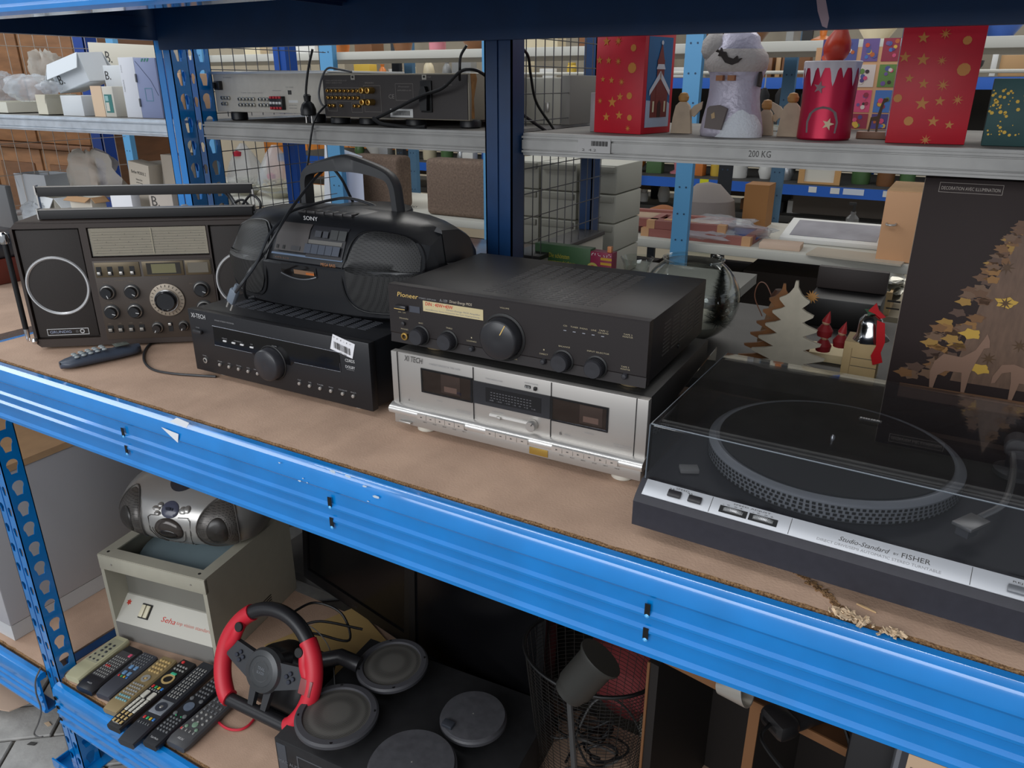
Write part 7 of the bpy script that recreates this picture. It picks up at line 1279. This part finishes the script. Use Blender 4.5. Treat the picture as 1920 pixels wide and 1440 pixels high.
# storage bins behind the lower wire mesh
random.seed(8); t = None
for i in range(4):
    for j in range(3):
        x0 = at(962, 350, 1.35).x+j*.125; z0 = .001+i*.083
        t = T('storage_bin', 'grey bin behind the lower wire mesh, %s row, %s from left' % (['bottom', 'third', 'second', 'top'][i], ['first', 'second', 'third'][j]), 'bin', (x0, 1.3, z0-.04 if False else z0)); O('bin_body', MB().box(0, .118, 0, .2, 0, .08, bev=.004), mat((168, 166, 154), .6), t); O('front_lip', MB().box(.006, .112, -.008, 0, .058, .076, bev=.002), mat((148, 146, 134), .6), t)
O('metal_shelf', MB().box(-1.3, -.5, 1.24, 1.6, -.03, -.0005), mat((130, 128, 122), .6), None, label='grey shelf under the stacked bins behind the wire mesh', cat='shelf')
# hanging dark hats behind the angels
for i, (px, l_) in enumerate(((1250, 'black slipper hanging left of the pale blue post'), (1434, 'black slipper hanging between the two angels'), (1466, 'second black slipper hanging between the two angels'), (1515, 'black slipper hanging behind the candle lantern'))):
    p = at(px, 165, 3.2); t = T('slipper', l_, 'shoe', (p.x, 3.2, p.z-.13)); O('sole', MB().lathe([(0, 0), (.028, .02), (.034, .08), (.024, .17), (.026, .23), (.01, .26), (0, .262)], (0, 0, -.13), (0, 0, 1), 18), mat((22, 21, 22), .7), t); O('hook', MB().tube([(0, 0, .13), (0, 0, .2)], .003, 6), SIL, t)
O('rail', MB().cyl((0, 0, 0), .008, 3.2, (1, 0, 0), 10), PW, None, label='pale rail with hanging black slippers behind the wooden angels', cat='rail', loc=(-2.6, 3.2, at(1450, 168, 3.2).z+.075))
# left: brown cupboards, lattice, orange furniture
WB = mat((134, 92, 58), .5, noise=.3, ns=5, stretch=(1, 1, 5)); WBD = mat((104, 68, 42), .5, noise=.25, ns=6, stretch=(1, 1, 5))
xr = at(172, 250, 1.9).x; t = T('wooden_wardrobe', 'brown wooden wardrobe behind the wire mesh at the far left', 'wardrobe', (xr-1.6, 1.9, GZ+.001)); hh = 2.6
O('carcass', MB().box(0, 1.6, .02, .5, 0, hh, bev=.004), WBD, t)
for k in range(3):
    x0 = .03+k*.52; d_ = O('door', MB().box(x0, x0+.5, 0, .018, .05, 1.42, bev=.003), WB, t); O('door_panel', MB().box(x0+.07, x0+.43, -.008, 0, .12, 1.34, bev=.006), WBD, d_); O('upper_door', MB().box(x0, x0+.5, 0, .018, 1.46, hh-.05, bev=.003), WB, t)
O('cornice', MB().box(0, 1.6, -.03, .02, 1.425, 1.455, bev=.005), WBD, t)
OR = mat((206, 112, 36), .5, noise=.25, ns=6)
x0 = at(405, 290, 4.3).x; t = T('orange_sideboard', 'orange brown wooden furniture far behind the plastic bags', 'sideboard', (x0, 4.9, GZ+.001)); O('carcass', MB().box(0, 1.5, 0, .4, 0, 1.33, bev=.004), OR, t)
for k in range(4): O('door', MB().box(.02+k*.37, .37+k*.37, -.012, 0, .6, 1.28, bev=.004), mat((222, 138, 50), .5, noise=.2, ns=6), t)
x0 = at(240, 280, 3.6).x; t = T('lattice_gate', 'white lattice of crossing bars between the left cartons and the bright blue post', 'gate', (x0-.1, 3.6, GZ+.001))
for k in range(7): O('slat', MB().box(-.02, .02, 0, .012, 0, 1.2, M=Matrix.Translation((.1+k*.14, .014*(k % 2), .75))@Matrix.Rotation(.6 if k % 2 else -.6, 4, 'Y')), mat((206, 204, 192), .6), t)
O('kick_board', MB().box(0, 1.0, -.01, .03, .6, .72), PW, t)
b = T('orange_crate', 'orange panel beyond the white lattice', 'panel', (x0+.2, 4.3, GZ+.001)); O('board', MB().box(0, .12, 0, .03, 0, 1.7), mat((206, 110, 50), .6), b)
# boxes added to keep the space behind the lower shelf dark
for i, (x0, w_, h_, m, l_) in enumerate(((-1.75, .7, .5, mat((44, 42, 42), .7), 'added dark box behind the light box on the rear lower level'), (-.98, .42, .55, mat((30, 28, 28), .7), 'added black box behind the televisions on the rear lower level'), (-.5, .2, .34, mat((96, 72, 58), .8), 'added dull brown box behind the wire basket'), (-.2, .9, .5, mat((26, 24, 24), .8), 'added black box behind the dark cabinet'))): carton(l_, x0, .85, ZL, w_, .3, h_, m=m)
O('metal_shelf', MB().box(-1.78, 1.2, .66, 1.2, -.03, -.0005), mat((70, 68, 66), .7), None, label='dark rear shelf at the level of the remote controls', cat='shelf', loc=(0, 0, ZL)); O('metal_shelf', MB().box(-3.6, -1.9, .66, 1.2, -.03, -.0005), mat((120, 118, 114), .7), None, label='rear shelf at lower level behind the white cabinet', cat='shelf', loc=(0, 0, ZL))

for i, (a, c_) in enumerate(((1090, 1250), (1255, 1420), (1425, 1600))):  # row of boxes added as dark backing below the far shelf
    x0, x1 = at(a, 500, 2.55).x, at(c_, 500, 2.55).x; carton('added dark backing for the shade under the long white shelf, %s of three' % ('left', 'middle', 'right')[i], x0, 2.25, -.6195, x1-x0-.02, .3, .42+.03*i, m=mat((48, 38, 32), .8))

GRP = {'storage_bin': 'grey bins behind the wire mesh', 'slipper': 'black slippers hanging from the pale rail', 'wooden_angel': 'wooden angels among the lanterns', 'gnome': 'red gnomes behind the pale tree', 'price_tag': 'tags on the far blue shelf edge', 'framed_picture': 'reddish frames on the white shelf', 'television': 'black televisions on the lower shelf', 'crate': 'light brown crates behind the pale tree', 'rack_post': 'posts of the racks', 'rack_beam': 'beams of the racks', 'mesh_divider': 'wire mesh dividers', 'filled_bag': 'filled clear bags behind the mesh', 'cushion': 'brown tweed cushions', 'carton': 'cartons and boxes', 'shelf': 'shelves of the far racks', 'shelf_board': 'chipboard panels of the front rack', 'metal_shelf': 'metal shelves of the rear rack', 'gift_box': 'red cartons with gold stars', 'wooden_tree': 'flat wooden trees', 'tray': 'red trays on the galvanised shelf'}
for k in ('bowl', 'vase', 'jar', 'jug', 'plate_stack', 'candlestick', 'flower_pot', 'book'): GRP[k] = k.replace('_', ' ')+'s on the far shelves'
for o in COL.objects:
    if o.parent is None and 'label' in o and 'group' not in o:
        g = GRP.get(o.name.split('.')[0])
        if g: o['group'] = g
